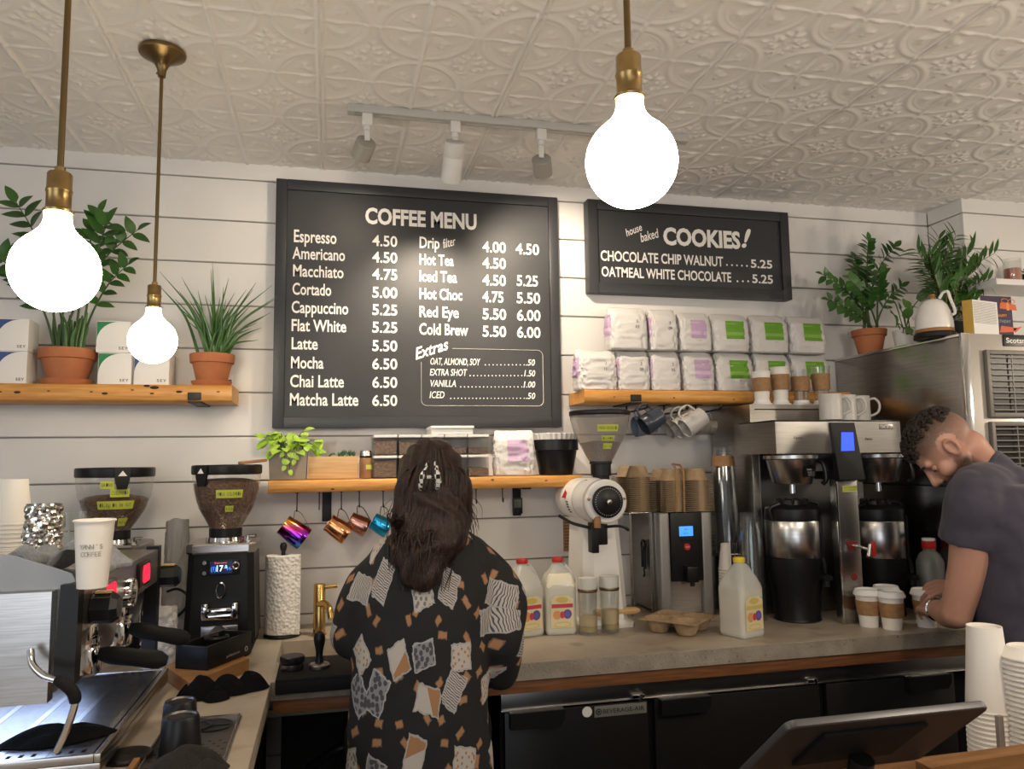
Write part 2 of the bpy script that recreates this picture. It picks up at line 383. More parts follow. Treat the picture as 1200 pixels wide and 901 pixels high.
Q = np.stack([ii[:-1, :-1], ii[1:, :-1], ii[1:, 1:], ii[:-1, 1:]], -1).reshape(-1, 4)
ext = np.array([(-3.2, -4.6, ZT), (4.4, -4.6, ZT), (4.4, 1.33, ZT), (-3.2, 1.33, ZT), (-3.2, 3.05, ZT), (-1.75, 3.05, ZT), (-1.75, 1.33, ZT), (3.7, 1.33, ZT), (3.7, 3.05, ZT), (4.4, 3.05, ZT)])
n0 = len(V); V = np.concatenate([V, ext])
EQ = np.array([(0, 3, 2, 1), (3, 4, 5, 6), (7, 8, 9, 2)])+n0
Q = np.concatenate([Q, EQ])
me = bpy.data.meshes.new('ceiling'); me.vertices.add(len(V)); me.vertices.foreach_set('co', V.ravel())
me.loops.add(len(Q)*4); me.loops.foreach_set('vertex_index', Q.ravel().astype(np.int32))
me.polygons.add(len(Q)); me.polygons.foreach_set('loop_start', np.arange(0, len(Q)*4, 4, dtype=np.int32))
me.polygons.foreach_set('use_smooth', np.ones(len(Q), bool)); me.update(calc_edges=True); me.validate()
me.materials.append(MT['ceil'])
ceil = bpy.data.objects.new('ceiling', me); COL.objects.link(ceil); struct(ceil)
# ================================================================== COUNTER
XR = 2.19; XS0 = -.145; XS1 = .47; YF = 2.235; YB0 = 2.45; YB1 = 2.725; CT = .048
ct = T('countertop', 'long L-shaped concrete countertop running under the menu wall and along the espresso machine', 'countertop', (0, 0, 0))
mb = MB()
mb.span((-1.9, .85, ZC-CT), (XS0, YW-.002, ZC), .003); mb.span((XS0, YB1, ZC-CT), (XS1, YW-.002, ZC)); mb.span((XS1, YF+.002, ZC-CT), (XR, YW-.002, ZC)); mb.span((XS0, YF+.002, ZC-CT), (XS1, YB0, ZC))
mb.cur = 1; mb.span((XS0+.001, YF, ZC-CT-.001), (XR, YF+.003, ZC-.0015))
mb.build('slab', ['concrete', 'concedge'], ct)
mb = MB()  # basin: back, left, right, front walls and bottom
zb = ZC-.13
mb.span((XS0, YB1-.001, zb), (XS1, YB1+.02, ZC-CT)); mb.span((XS0-.02, YB0, zb), (XS0, YB1, ZC-CT)); mb.span((XS1, YB0, zb), (XS1+.02, YB1, ZC-CT)); mb.span((XS0, YB0-.02, zb), (XS1, YB0, ZC-CT)); mb.span((XS0-.02, YB0-.02, zb-.02), (XS1+.02, YB1+.02, zb))
mb.build('sink_basin', 'concrete', ct)
mb = MB(); mb.span((XS0+.005, YF+.012, .842), (XR, YF+.035, ZC-CT-.001), .002); mb.build('edge_trim', 'pinetrim', ct)
# dark plinth under the espresso side
pb = MB(); pb.span((-1.88, .88, 0), (XS0-.03, YF+.3, ZC-CT-.001)); o = pb.build('counter_base', 'blackmat'); tag(o, 'black cabinet base under the espresso machine counter', 'cabinet')
# under-counter cooler
ck = T('undercounter_cooler', 'long black three-door undercounter cooler with a steel top rail below the concrete counter', 'cooler', (0, 0, 0))
c0 = aty(574, 840, 2.30); YD = 2.285
mb = MB(); mb.span((.50, 2.31, .06), (XR, 2.92, .8415)); mb.build('body', 'blackmat', ck)
ztop = aty(621, 833, YD).z; zrail = .838
mb = MB(); mb.span((.50, YD+.002, ztop+.004), (XR, 2.31, zrail), .004); mb.build('top_rail', 'steeld', ck)
mb = MB(); mb.span((.50, YD-.004, ztop+.003), (XR, YD+.004, ztop+.008), .001); mb.build('rail_lip', 'chrome', ck)
dx = [aty(x, 820, YD).x for x in (560, 759, 767, 961, 969, 1120)]
for k in range(3):
    a, b = dx[2*k], dx[2*k+1]
    a = max(a, .51); b = min(b, XR-.005)
    mb = MB(); mb.span((a, YD, .12), (b, 2.309, ztop), .004); d = mb.build('door', 'cooler', ck)
    hx = a+.012
    if k == 2: hx = b-.2
    mb = MB(); mb.prism([(hx, ztop+.004), (hx+.165, ztop+.004), (hx+.165, ztop-.022), (hx+.15, ztop-.042), (hx, ztop-.042)], YD-.028, YD)
    mb.build('handle', 'black', d)
for px in (747, 952):
    h = aty(px, 818, YD); mb = MB(); mb.span((h.x-.02, YD-.012, ztop+.012), (h.x+.02, YD+.002, ztop+.022), .003); mb.cyl((h.x+.006, YD-.014, ztop+.007), (h.x+.006, YD-.014, ztop+.025), .006); mb.build('hinge', 'chrome', ck)
a = aty(697, 841, YD-.003); b = aty(758, 836, YD-.003)
mb = MB(); zt = a.z+.032; mb.span((a.x, YD-.003, a.z), (b.x, YD+.001, zt), .001)
mb.cur = 1; mb.text('BEVERAGE-AIR', facing((a.x+.026, YD-.0032, a.z+.010)), .0125, b.x-a.x-.034, bold=.01)
mb.lathe([(0, .0004), (.0095, .0004), (.0095, 0)], seg=20, M=facing((a.x+.013, YD-.003, a.z+.016)))
mb.cur = 0; mb.lathe([(.004, .0008), (.006, .0008)], seg=20, M=facing((a.x+.013, YD-.003, a.z+.016)))
np_ = mb.build('nameplate', [mat('nameplate_silver', (.22, .21, .19), .5, metal=.3), 'ink'], ck)
mb = MB(); p = aty(688, 834, YD); mb.lathe([(0, .001), (.0155, .001), (.0155, 0)], seg=28, M=facing((p.x, YD, p.z))); mb.build('round_sticker', 'white', ck)
# floor-side pieces in the open bay below the sink
mb = MB(); mb.span((XS0+.01, 2.6, .0), (.49, 2.62, .76)); o = mb.build('bay_void_sheet', 'blackmat'); tag(o, 'black sheet standing for the dark void in the open bay below the sink', 'panel')  # black sheet put in for the darkness of the void
mb = MB(); mb.tube(bez([(-.05, 2.45, .62), (.05, 2.42, .68), (.12, 2.46, .62), (.2, 2.40, .70), (.3, 2.44, .745)]), .012); mb.tube(bez([(.02, 2.5, .3), (.03, 2.45, .6), (.10, 2.4, .72)]), .01)
o = mb.build('drain_hose', 'black'); tag(o, 'black drain hose curling in the open bay below the sink', 'hose')
# ================================================================== MENU BOARDS
def board(name, label, TL, BR, border, Yf=2.955):
    t = T(name, label, 'sign'); x0, z1 = TL; x1, z0 = BR; mb = MB()
    for a, b in (((x0, z0), (x0+border, z1)), ((x1-border, z0), (x1, z1)), ((x0+border, z1-border), (x1-border, z1)), ((x0+border, z0), (x1-border, z0+border))):
        mb.span((a[0], Yf-.012, a[1]), (b[0], YW-.001, b[1]), .003)
    mb.build('frame', 'frame', t)
    mb = MB(); mb.span((x0+border-.002, Yf, z0+border-.002), (x1-border+.002, YW-.004, z1-border+.002)); mb.build('panel', 'board', t)
    return t
YT = 2.9545
mbd = board('menu_board', 'large framed black coffee menu board with hand-painted cream lettering and prices', (-.203, 2.594), (.907, 1.648), .040)
C8 = lambda cx, cy: (310+cx/2.906, 200+cy/2.906)
mb = MB(); p = C8(343, 178); q = C8(722, 178); pix_text(mb, 'COFFEE MENU', p[0], p[1], q[0], 52/2.906, YT, bold=.035); mb.build('heading_lettering', 'letter', mbd)
mb = MB()
for s, a, b, y, h in (('Espresso', 100, 245, 242, 42), ('Americano', 95, 274, 299, 40), ('Macchiato', 97, 269, 359, 40), ('Cortado', 95, 227, 421, 40), ('Cappuccino', 92, 285, 483, 40), ('Flat White', 92, 278, 545, 40), ('Latte', 92, 181, 607, 40), ('Mocha', 90, 201, 672, 40), ('Chai Latte', 87, 270, 736, 41), ('Matcha Latte', 86, 319, 799, 42),
        ('Drip', 528, 596, 262, 38), ('Hot Tea', 528, 644, 319, 37), ('Iced Tea', 528, 655, 376, 37), ('Hot Choc', 528, 673, 436, 37), ('Red Eye', 528, 661, 497, 37), ('Cold Brew', 527, 693, 557, 38)):
    p = C8(a, y); q = C8(b, y); mb = MB(); pix_text(mb, s, p[0], p[1], q[0], h/2.906, YT, bold=.016); mb.build('drink_name', 'letter', mbd)
mb = MB()
for s, y in zip('4.50 4.50 4.75 5.00 5.25 5.25 5.50 6.50 6.50 6.50'.split(), (255, 311, 369, 431, 490, 550, 613, 675, 738, 800)):
    p = C8(367, y); q = C8(452, y); mb = MB(); pix_text(mb, s, p[0], p[1], q[0], 36/2.906, YT, bold=.018); mb.build('price', 'letter', mbd)
for s, x, y in (('4.00', 742, 276), ('4.50', 742, 331), ('4.50', 742, 389), ('4.75', 742, 446), ('5.50', 743, 505), ('5.50', 743, 564), ('4.50', 855, 283), ('5.25', 859, 391), ('5.50', 859, 450), ('6.00', 860, 509), ('6.00', 860, 567)):
    p = C8(x, y); q = C8(x+(72 if s[-1] == '5' else 80), y); mb = MB(); pix_text(mb, s, p[0], p[1], q[0], 36/2.906, YT, bold=.018); mb.build('price', 'letter', mbd)
def rot_text(mb, body, p0, p1, hpx, Y, **k):
    a = aty(*p0, Y); b = aty(*p1, Y); c = aty(p0[0], p0[1]-hpx, Y); d = b-a
    M_ = Matrix.Translation(a) @ Matrix.Rotation(-math.atan2(d.z, d.x), 4, 'Y') @ Matrix.Rotation(PI/2, 4, 'X')
    mb.text(body, M_, c.z-a.z, d.length, **k)
mb = MB(); rot_text(mb, 'filter', C8(610, 264), C8(655, 252), 30/2.906, YT, bold=.004, shear=.5); mb.build('script_word', 'letter', mbd); mb = MB(); rot_text(mb, 'Extras', C8(515, 643), C8(632, 606), 38/2.906, YT, bold=.02, shear=.45)
mb.build('script_word', 'letter', mbd)
mb = MB()
for s, a, b, y, d0, d1, pr, pa, pbx in (('OAT, ALMOND, SOY', 565, 735, 660, 752, 884, '.50', 890, 921), ('EXTRA SHOT', 563, 690, 697, 700, 876, '1.50', 884, 922), ('VANILLA', 565, 652, 735, 668, 876, '1.00', 882, 922), ('ICED', 562, 613, 774, 634, 884, '.50', 890, 922)):
    p = C8(a, y); q = C8(b, y); pix_text(mb, s, p[0], p[1], q[0], 23/2.906, YT, bold=.008, shear=.2)
    p = C8(pa, y+3); q = C8(pbx, y+3); pix_text(mb, pr, p[0], p[1], q[0], 21/2.906, YT, bold=.012, shear=.2)
    n = int((d1-d0)/12.5)
    for i in range(n+1):
        c = aty(*C8(d0+(d1-d0)*i/n, y+1-i*.0), YT); mb.lathe([(0, .0006), (.0024, .0006)], seg=8, M=facing((c.x, YT, c.z)))
mb.build('extras_lettering', 'letter', mbd)
mb = MB(); a = aty(*C8(534, 800), YT); b = aty(*C8(947, 612), YT); r = .022
pts = [(aty(*C8(640, 606), YT).x, b.z)]+[(b.x-r+r*math.sin(t), b.z-r+r*math.cos(t)) for t in np.linspace(0, PI/2, 7)]+[(b.x-r+r*math.cos(t), a.z+r-r*math.sin(t)) for t in np.linspace(0, PI/2, 7)]+[(a.x+r-r*math.sin(t), a.z+r-r*math.cos(t)) for t in np.linspace(0, PI/2, 7)]+[(a.x, aty(*C8(534, 652), YT).z)]
mb.tube([(x, YT, z) for x, z in pts], .0021, 6, flat=.4); mb.build('painted_border', 'letter', mbd)
ckb = board('cookie_board', 'smaller framed black cookie price board hung beside the big menu board', (1.037, 2.598), (1.975, 2.204), .042)
K8 = lambda cx, cy: (680+cx/4.8, 230+cy/4.8)
mb = MB()
for s, a, b, y, h, bo in (('COOKIES', 468, 900, 268, 92, .04), ('CHOCOLATE CHIP WALNUT', 115, 803, 360, 56, .02), ('OATMEAL WHITE CHOCOLATE', 120, 848, 449, 55, .02), ('5.25', 960, 1080, 400, 45, .02), ('5.25', 968, 1084, 486, 47, .02)):
    p = K8(a, y); q = K8(b, y); mb = MB(); pix_text(mb, s, p[0], p[1], q[0], h/4.8, YT, bold=bo); mb.build('price' if s[0] == '5' else 'cookie_name', 'letter', ckb)
mb = MB()
p = K8(908, 284); q = K8(962, 284); pix_text(mb, '!', p[0], p[1], q[0], 100/4.8, YT, bold=.03, shear=.35)
for x in range(825, 946, 28): c = aty(*K8(x, 386+(x-825)*.05), YT); mb.lathe([(0, .0006), (.0042, .0006)], seg=10, M=facing((c.x, YT, c.z)))
for x in (884, 914, 944): c = aty(*K8(x, 478), YT); mb.lathe([(0, .0006), (.0046, .0006)], seg=10, M=facing((c.x, YT, c.z)))
mb.build('punctuation', 'letter', ckb)
mb = MB(); rot_text(mb, 'house', K8(262, 226), K8(352, 190), 42/4.8, YT, bold=.01, shear=.35); mb.build('script_word', 'letter', ckb); mb = MB(); rot_text(mb, 'baked', K8(343, 258), K8(450, 228), 50/4.8, YT, bold=.01, shear=.35)
mb.build('script_word', 'letter', ckb)
# ================================================================== SHELVES
def shelf(label, x0, x1, y0, z0, z1, brackets, knots=()):
    t = T('wall_shelf', label, 'shelf'); mb = MB(); n = 40
    rnd = random.Random(int(x0*100)+3)
    rings = []
    for i in range(n+1):
        x = x0+(x1-x0)*i/n; w = rnd.uniform(-.0018, .0018); u = rnd.uniform(-.001, .001)
        e = .006
        rings.append([(x, YW-.001, z0), (x, YW-.001, z1), (x, y0+e+w, z1), (x, y0+w, z1-e+u), (x, y0+w*.6, z0+e+u), (x, y0+e+w, z0)])
    mb.loft(rings); mb.cur = 1
    for kx, kz, r in knots: mb.ell((kx, y0+.0005, kz), (r*1.8, .0022, r*.7), 10, 6)
    fixn(mb.build('board', ['pine', 'knot'], t, ang=50))
    for kind, bx in brackets:
        mb = MB()
        if kind == 'hook':   # strap that wraps over the front edge
            mb.span((bx-.022, y0-.006, z0+.004), (bx+.022, y0+.02, z0+.030), .003); mb.span((bx-.022, y0-.006, z0-.006), (bx+.022, YW-.002, z0-.0005), .002)
        else:
            mb.span((bx-.017, YW-.008, z0-.115), (bx+.017, YW-.001, z0-.001), .002); mb.span((bx-.017, y0+.03, z0-.007), (bx+.017, YW-.001, z0-.0005), .002)
        mb.build('bracket', 'blackmetal', t)
    return t
zs = 1.734; zsT = 1.790
kn = [(aty(x, y, 2.8).x, aty(x, y, 2.8).z, r) for x, y, r in ((0, 459, .004), (20, 459.5, .006), (57, 458, .003), (107, 459, .003), (123, 461, .006), (155, 457, .003), (178, 461, .004), (181, 454, .008), (210, 459, .006), (256, 459, .004), (172, 452, .006))]
shelf('long pine shelf on the left wall holding white boxes and two terracotta plants', -1.75, -.327, 2.8, zs, zsT, [('hook', aty(228, 462, 2.8).x), ('hook', -1.3)], kn)
LZ0 = aty(500, 574, 2.8).z; LZ1 = aty(500, 560, 2.8).z
shelf('pine shelf below the menu board with bean bins and hanging milk pitchers', -.203, .938, 2.8, LZ0, LZ1, [('plate', aty(383, 590, 2.99).x), ('plate', aty(606, 590, 2.99).x)], [(aty(x, y, 2.8).x, aty(x, y, 2.8).z, .004) for x, y in ((577, 562), (640, 563), (390, 573))])
RZ0 = aty(800, 471.5, 2.8).z; RZ1 = aty(800, 457.5, 2.8).z
shelf('pine shelf under the cookie board stacked with white coffee bags', .955, 2.13, 2.8, RZ0, RZ1, [('hook', aty(745, 463, 2.8).x)], [(aty(x, y, 2.8).x, aty(x, y, 2.8).z, .003) for x, y in ((720, 465), (860, 468), (790, 466))])
# ================================================================== LAMPS
def pendant(label, c, R, ztop, canopy):
    t = T('pendant_lamp', label, 'pendant lamp', (c.x, c.y, ztop), 0, 'brass globe pendants')
    zc = c.z-ztop
    prof = [(R*math.sin(a), -R*math.cos(a)) for a in np.linspace(0.001, 2.40, 34)]
    sp_ = bez([(R*r, 0, R*z) for r, z in ((.675, .737), (.53, .865), (.42, .985), (.35, 1.10), (.31, 1.23), (.295, 1.46))], 4); prof += [(p.x, p.z) for p in sp_][1:]
    mb = MB(); mb.lathe(prof, (0, 0, zc), 40); mb.build('bulb', 'bulb', t)
    s0 = zc+R*1.42
    mb = MB(); mb.lathe([(R*.2, 0), (R*.335, 0), (R*.345, .06*R), (R*.30, .10*R), (R*.28, .14*R), (R*.28, .50*R), (R*.30, .53*R), (R*.30, .58*R), (R*.28, .61*R), (R*.28, .98*R), (R*.25, 1.02*R), (R*.12, 1.04*R), (R*.12, 1.16*R), (.001, 1.16*R)], (0, 0, s0), 32); mb.build('socket', 'brass', t)
    mb = MB(); mb.cyl((0, 0, s0+1.1*R), (0, 0, -.02), R*.076); mb.build('rod', 'brassd', t)
    mb = MB(); mb.lathe([(.001, -.075), (.010, -.075), (.012, -.055), (.020, -.038), (.042, -.022), (.060, -.012), (.062, -.006), (.060, 0.0), (.001, 0)], (0, 0, 0), 36)
    mb.cyl((-.014, 0, -.066), (.0, 0, -.066), .003)
    mb.build('canopy', 'brassd', t)
    return t
ZH = ZT-.0045
pendant('brass rod pendant with a lit globe bulb hanging nearest the left edge', aty(65, 317, 1.33), .0655, ZH, True)
pendant('smaller-looking brass pendant with lit globe in front of the stacked boxes on the left shelf', aty(179, 399, 2.2), .0615, ZH, True)
pendant('big lit globe pendant hanging in front of the cookie board', aty(740, 190, 1.0), .0660, ZH, True)
TY = 2.43
mb = MB(); xa = .06; xb = 1.225
mb.span((xa, TY-.018, ZT-.028), (xb, TY-.0045, ZT-.002), .002); mb.span((xa, TY+.0045, ZT-.028), (xb, TY+.018, ZT-.002), .002); mb.span((xa, TY-.005, ZT-.012), (xb, TY+.005, ZT-.002))
mb.span((xa-.012, TY-.0185, ZT-.0285), (xa+.012, TY+.0185, ZT-.0015), .002); mb.span((xb-.012, TY-.0185, ZT-.0285), (xb+.012, TY+.0185, ZT-.0015), .002)
o = mb.build('track_rail', mat('shaded_white_rail', (.42, .41, .39), .4)); tag(o, 'white lighting track on the tin ceiling above the menu board', 'track rail')  # white rail, with the shade on it put into a greyer base colour
def track_head(label, x, drop, aim, R, L, power, size, long_=False):
    t = T('track_spotlight', label, 'spotlight', (x, TY, ZT-.0275), 0, 'track spotlights above the menu')
    mb = MB(); mb.span((-.017, -.015, -.04), (.017, .015, 0), .004); mb.build('adapter', 'track', t)
    mb = MB(); mb.cyl((0, 0, -.04), (0, 0, -.055), .012); mb.span((-.009, -.004, -drop), (.009, .004, -.05), .002); mb.build('stem', 'track', t)
    ax = Vector(aim).normalized(); q = ax.to_track_quat('Z', 'Y').to_matrix().to_4x4()
    c = Vector((0, 0, -drop))
    M_ = Matrix.Translation(c+ax*.004) @ q
    mb = MB(); prof = [(.001, 0), (R-.002, 0), (R, .002)]
    if long_: prof += [(R, L*.36), (R*.985, L*.365), (R*.985, L*.375), (R, L*.38)]
    prof += [(R, L-.001), (R-.003, L), (R-.004, L-.015), (.001, L-.02)]
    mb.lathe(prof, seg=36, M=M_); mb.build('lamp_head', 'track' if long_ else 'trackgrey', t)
    mb = MB(); mb.lathe([(.001, L-.012), (R-.006, L-.012)], seg=24, M=M_); mb.build('lens', 'lampface', t)
    p = Vector(t.location)+c+ax*(L+.012)
    spot('spot_beam', p, p+ax, power, size, .8, (1, .84, .64), R*.7)
    return t
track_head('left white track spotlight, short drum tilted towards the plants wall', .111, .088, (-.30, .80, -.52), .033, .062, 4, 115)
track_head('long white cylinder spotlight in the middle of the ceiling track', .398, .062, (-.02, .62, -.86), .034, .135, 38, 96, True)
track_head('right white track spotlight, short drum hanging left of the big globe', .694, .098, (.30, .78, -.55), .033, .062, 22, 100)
# ================================================================== PLANTS
def leaf(mb, base, d, up, L, Wd, curl=.25, fold=.18, n=5, tip=1.):
    d = Vector(d).normalized(); up = Vector(up); sd = d.cross(up)
    if sd.length < 1e-4: sd = d.orthogonal()
    sd.normalize(); up = sd.cross(d).normalized(); vs = []; base = Vector(base)
    for i in range(n+1):
        t = i/n; w = Wd*.5*(math.sin(PI*min(1, t**.75*.98+.02))**.8 if tip == 1. else math.sin(PI*(t*.86+.14))**.7)
        c = base+d*(L*t)-up*(curl*L*t*t)
        vs += [c-sd*w+up*(fold*w), c, c+sd*w+up*(fold*w)]
    fs = []
    for i in range(n): a = i*3; fs += [(a, a+1, a+4, a+3), (a+1, a+2, a+5, a+4)]
    mb.add(vs, fs)
def pot(t, r, h, saucer=True, rim=.24, name='pot'):
    z0 = .012 if saucer else 0.
    prof = [(.001, z0), (r*.66, z0), (r*.68, z0+.004), (r*.90, z0+h*(1-rim)-.002), (r*.99, z0+h*(1-rim)), (r, z0+h*(1-rim)+.004), (r*1.03, z0+h-.004), (r*1.02, z0+h), (r*.93, z0+h), (r*.90, z0+h-.012), (r*.86, z0+h-.014)]
    mb = MB(); mb.lathe(prof, seg=40); mb.build(name, 'terra', t)
    if saucer:
        mb = MB(); mb.lathe([(.001, 0), (r*.80, 0), (r*.92, .016), (r*.93, .020), (r*.88, .020), (r*.80, .008), (.001, .008)], seg=40); mb.build('saucer', 'terra', t)
    mb = MB(); mb.lathe([(.001, z0+h-.012), (r*.89, z0+h-.013)], seg=24); mb.build('soil', 'soil', t)
    return z0+h-.013
def zz_plant(t, z, stems, seed, lf='leaf', lw=.5):
    rnd = random.Random(seed); sm = MB(); lm = MB()
    for (bx, by, tx, ty, tz, L, nl) in stems:      # base, tip offset, leaflet length, pairs
        P = bez([(bx, by, z), (bx+tx*.25, by+ty*.25, z+tz*.45), (bx+tx*.6, by+ty*.6, z+tz*.8), (bx+tx, by+ty, z+tz)], 8)
        sm.tube(P, [.0048*(1-.75*i/(len(P)-1)) for i in range(len(P))], 7)
        for k in range(nl):
            f = .38+.62*(k+.5)/nl; q = f*(len(P)-1); i = min(int(q), len(P)-2); p = P[i].lerp(P[i+1], q-i); tg = (P[i+1]-P[i]).normalized()
            sd = tg.cross(Vector((rnd.uniform(-.3, .3), 1, rnd.uniform(-.2, .4)))).normalized()
            for s in (-1, 1):
                d = sd*s+tg*.65+Vector((rnd.uniform(-.15, .15), rnd.uniform(-.35, .15), rnd.uniform(-.1, .15)))
                up = Vector((0, -.8, .6))+tg*.2
                leaf(lm, p, d, up, L*rnd.uniform(.8, 1.1)*(1-.25*abs(f-.65)), L*lw, rnd.uniform(.05, .3), .15)
        leaf(lm, P[-1], P[-1]-P[-2], (0, -.8, .6), L*.8, L*lw*.8)
    sm.build('stems', 'stem', t); lm.build('leaves', lf, t, ang=80)
# left shelf: plants
SH = zsT+.0005
c = aty(78, 447, 2.885)
t = T('zz_plant', 'broad-leaved houseplant in a wide terracotta pot behind the left globe lamp', 'potted plant', (c.x, 2.888, SH))
zt = pot(t, .088, .112, True, .30)
rel = lambda px, py, Y=2.80: tuple(aty(px, py, Y)-Vector((c.x, 2.888, SH)))
st = []
for (px, py, L, nl, yy) in ((18, 236, .075, 6, 2.78), (0, 300, .08, 7, 2.74), (14, 312, .07, 6, 2.72), (128, 262, .075, 6, 2.74), (118, 250, .062, 7, 2.78), (160, 268, .065, 6, 2.70), (150, 310, .06, 5, 2.75), (40, 290, .06, 4, 2.8), (90, 290, .06, 5, 2.78), (65, 280, .055, 4, 2.86)):
    o = rel(px, py, yy); a = random.Random(px).uniform(-.05, .05); st.append((a, random.Random(py).uniform(-.04, .03), o[0]-a, o[1], o[2]-zt, L, nl))
zz_plant(t, zt, st, 3, lw=.56)
mb = MB(); rnd = random.Random(4)
for k in range(22):    # thick upright stalks above the pot
    a = rnd.uniform(0, 2*PI); r = rnd.uniform(.0, .062); x, y = r*math.cos(a), r*math.sin(a)
    mb.tube(bez([(x, y, zt), (x*1.1, y*1.1, zt+.05), (x*1.3+rnd.uniform(-.01, .01), y*1.2, zt+rnd.uniform(.07, .14))], 4), [.0075, .0075, .007, .007, .0065, .006, .006, .005, .003], 8)
mb.build('stalks', 'blade', t)
c = aty(248, 449, 2.885)
t = T('spiky_plant', 'spiky grass-like succulent in a terracotta pot at the right end of the left shelf', 'potted plant', (c.x, 2.888, SH))
zt = pot(t, .074, .104, True, .30)
mb = MB(); rnd = random.Random(11)
tips = [(187, 318), (213, 325), (249, 308), (268, 326), (275, 343), (289, 339), (300, 331), (319, 334), (325, 347), (310, 371), (301, 378), (210, 341), (222, 352), (240, 345), (258, 348), (262, 336), (283, 355), (232, 340), (246, 352), (270, 360), (254, 362), (228, 362), (290, 362), (205, 350), (238, 366)]
for k, (px, py) in enumerate(tips*2):
    o = aty(px+rnd.uniform(-4, 4)*(k >= 25), py+(rnd.uniform(0, 35) if k >= 25 else 0), rnd.uniform(2.80, 2.95))-Vector(t.location)
    a = rnd.uniform(0, 2*PI); r = rnd.uniform(0, .038); b = Vector((r*math.cos(a)+o.x*.10, r*math.sin(a)*.8, zt-.004)); e = Vector(o)
    if e.length < .1: continue
    m_ = b.lerp(e, .5)+Vector((-e.x*.10, 0, .02)); P = bez([b, m_, e], 6)
    n = len(P); mb.tube(P, [.0052*(1-(i/(n-1))**1.6)+.0005 for i in range(n)], 6)
mb.build('blades', 'blade', t)
# boxes on the left shelf
def carton(label, px0, py0, px1, py1, z, corner, yf=2.83, group='white coffee boxes on the left shelf'):
    a = aty(px0, py1, yf); b = aty(px1, py0, yf); w = b.x-a.x; h = b.z-a.z; d = .10
    t = T('coffee_box', label, 'box', ((a.x+b.x)/2, yf+d/2, z), random.Random(px0).uniform(-.03, .03), group)
    mb = MB(); mb.span((-w/2, -d/2, 0), (w/2, d/2, h), .0025); mb.build('carton', 'white', t)
    r = .62*h; y = -d/2-.0006
    mb = MB(); vs = [(-w/2+.002, y, h-.003)]; n = 12
    vs += [(-w/2+.002+r*(1-math.cos(u)), y, h-.003-r*(1-math.sin(u))) for u in np.linspace(0, PI/2, n)]
    mb.add(vs, [(0, i, i+1) for i in range(1, n)]); mb.build('corner_panel', corner, t)
    mb = MB(); mb.text('SEY', facing((w*.16, y, h*.10)), h*.085, w*.27, bold=.01, space=1.2); mb.build('lettering', 'ink', t)
    return h
blue = MT['boxblue'] = mat('blue_box_print', (.035, .075, .23), .5); grn = MT['boxgreen'] = mat('green_box_print', (.02, .20, .07), .5)
h = carton('white box with blue corner, lower of the stack at the far left', -6, 411, 32, 449, SH, 'boxblue'); carton('white box with blue corner, upper of the stack at the far left', -6, 374, 34, 411, SH+h+.0005, 'boxblue')
h = carton('white box with green corner, lower one beside the wide terracotta pot', 114, 413, 155, 450, SH, 'boxgreen'); carton('white box with green corner, upper one beside the wide terracotta pot', 112, 376, 154, 412, SH+h+.0005, 'boxgreen')
h = carton('white box with blue corner, lower one right of the green-cornered boxes', 156, 413, 199, 450, SH, 'boxblue'); carton('white box with blue corner, upper one behind the small lit globe', 158, 377, 198, 412, SH+h+.0005, 'boxblue')
a = aty(268, 450, 2.95)
mb = MB(); mb.span((-.018, -.004, 0), (.018, .004, .052), .001); mb.cur = 1; mb.text('7', facing((.002, -.0045, .014)), .02); o = mb.build('shelf_card', ['white', 'ink'], None, (a.x-.004, 2.955, SH)); tag(o, 'small white card leaning behind the spiky plant pot', 'card')
# ================================================================== LOWER SHELF
LS = LZ1+.0022
c = aty(336, 562, 2.87); a = aty(314, 562, 2.815); b = aty(360, 528, 2.815)
t = T('pothos_plant', 'bright green trailing pothos in a square weathered cement planter', 'potted plant', ((a.x+b.x)/2, 2.88, LS))
w = (b.x-a.x)/2; h = b.z-a.z
mb = MB(); mb.loft([[(x*w*s, y*.062*s, z) for x, y in ((-1, -1), (1, -1), (1, 1), (-1, 1))] for s, z in ((.94, 0), (1, h), (.93, h), (.92, h-.012))], cap=True); mb.build('planter', 'cement', t, ang=20)
mb = MB(); rnd = random.Random(5); sm = MB()
for k in range(46):
    a = rnd.uniform(0, 2*PI); r = rnd.uniform(.01, .085); e = Vector((r*math.cos(a)*1.25+.005, r*math.sin(a)*.6-.01, h+rnd.uniform(.0, .075)-(.3*max(0, r-.06))))
    e.x = max(-.088, min(.098, e.x))
    s = Vector((e.x*.3, e.y*.3, h-.01)); sm.tube(bez([s, s.lerp(e, .6)+Vector((0, 0, .02)), e], 4), .0014, 5)
    d = Vector((e.x*4+rnd.uniform(-.4, .4), -abs(rnd.gauss(.5, .4)), rnd.uniform(-.6, .3))); leaf(mb, e, d, (0, -.5, .9), rnd.uniform(.032, .046), rnd.uniform(.026, .036), .3, .25, 5, .5)
for dx_, L in ((-.012, .05), (.02, .03), (.003, .065)):
    P = bez([(dx_, -.04, h), (dx_, -.066, h-.005), (dx_+.004, -.068, h-L)], 4); sm.tube(P, .0014, 5)
    for p in P[2::2]: leaf(mb, p, (rnd.uniform(-1, 1), -.3, -.7), (0, -1, .2), .022, .016, .2, .2, 5, .5)
sm.build('stems', 'stem', t); mb.build('leaves', 'leafb', t, ang=80)
a = aty(361, 562, 2.85); b = aty(420, 535, 2.85)
t = T('succulent_box', 'pale wooden trough with small succulents between the pothos and the spice shaker', 'planter', ((a.x+b.x)/2, 2.895, LS))
w = (b.x-a.x)/2; h = b.z-a.z
mb = MB(); th = .008
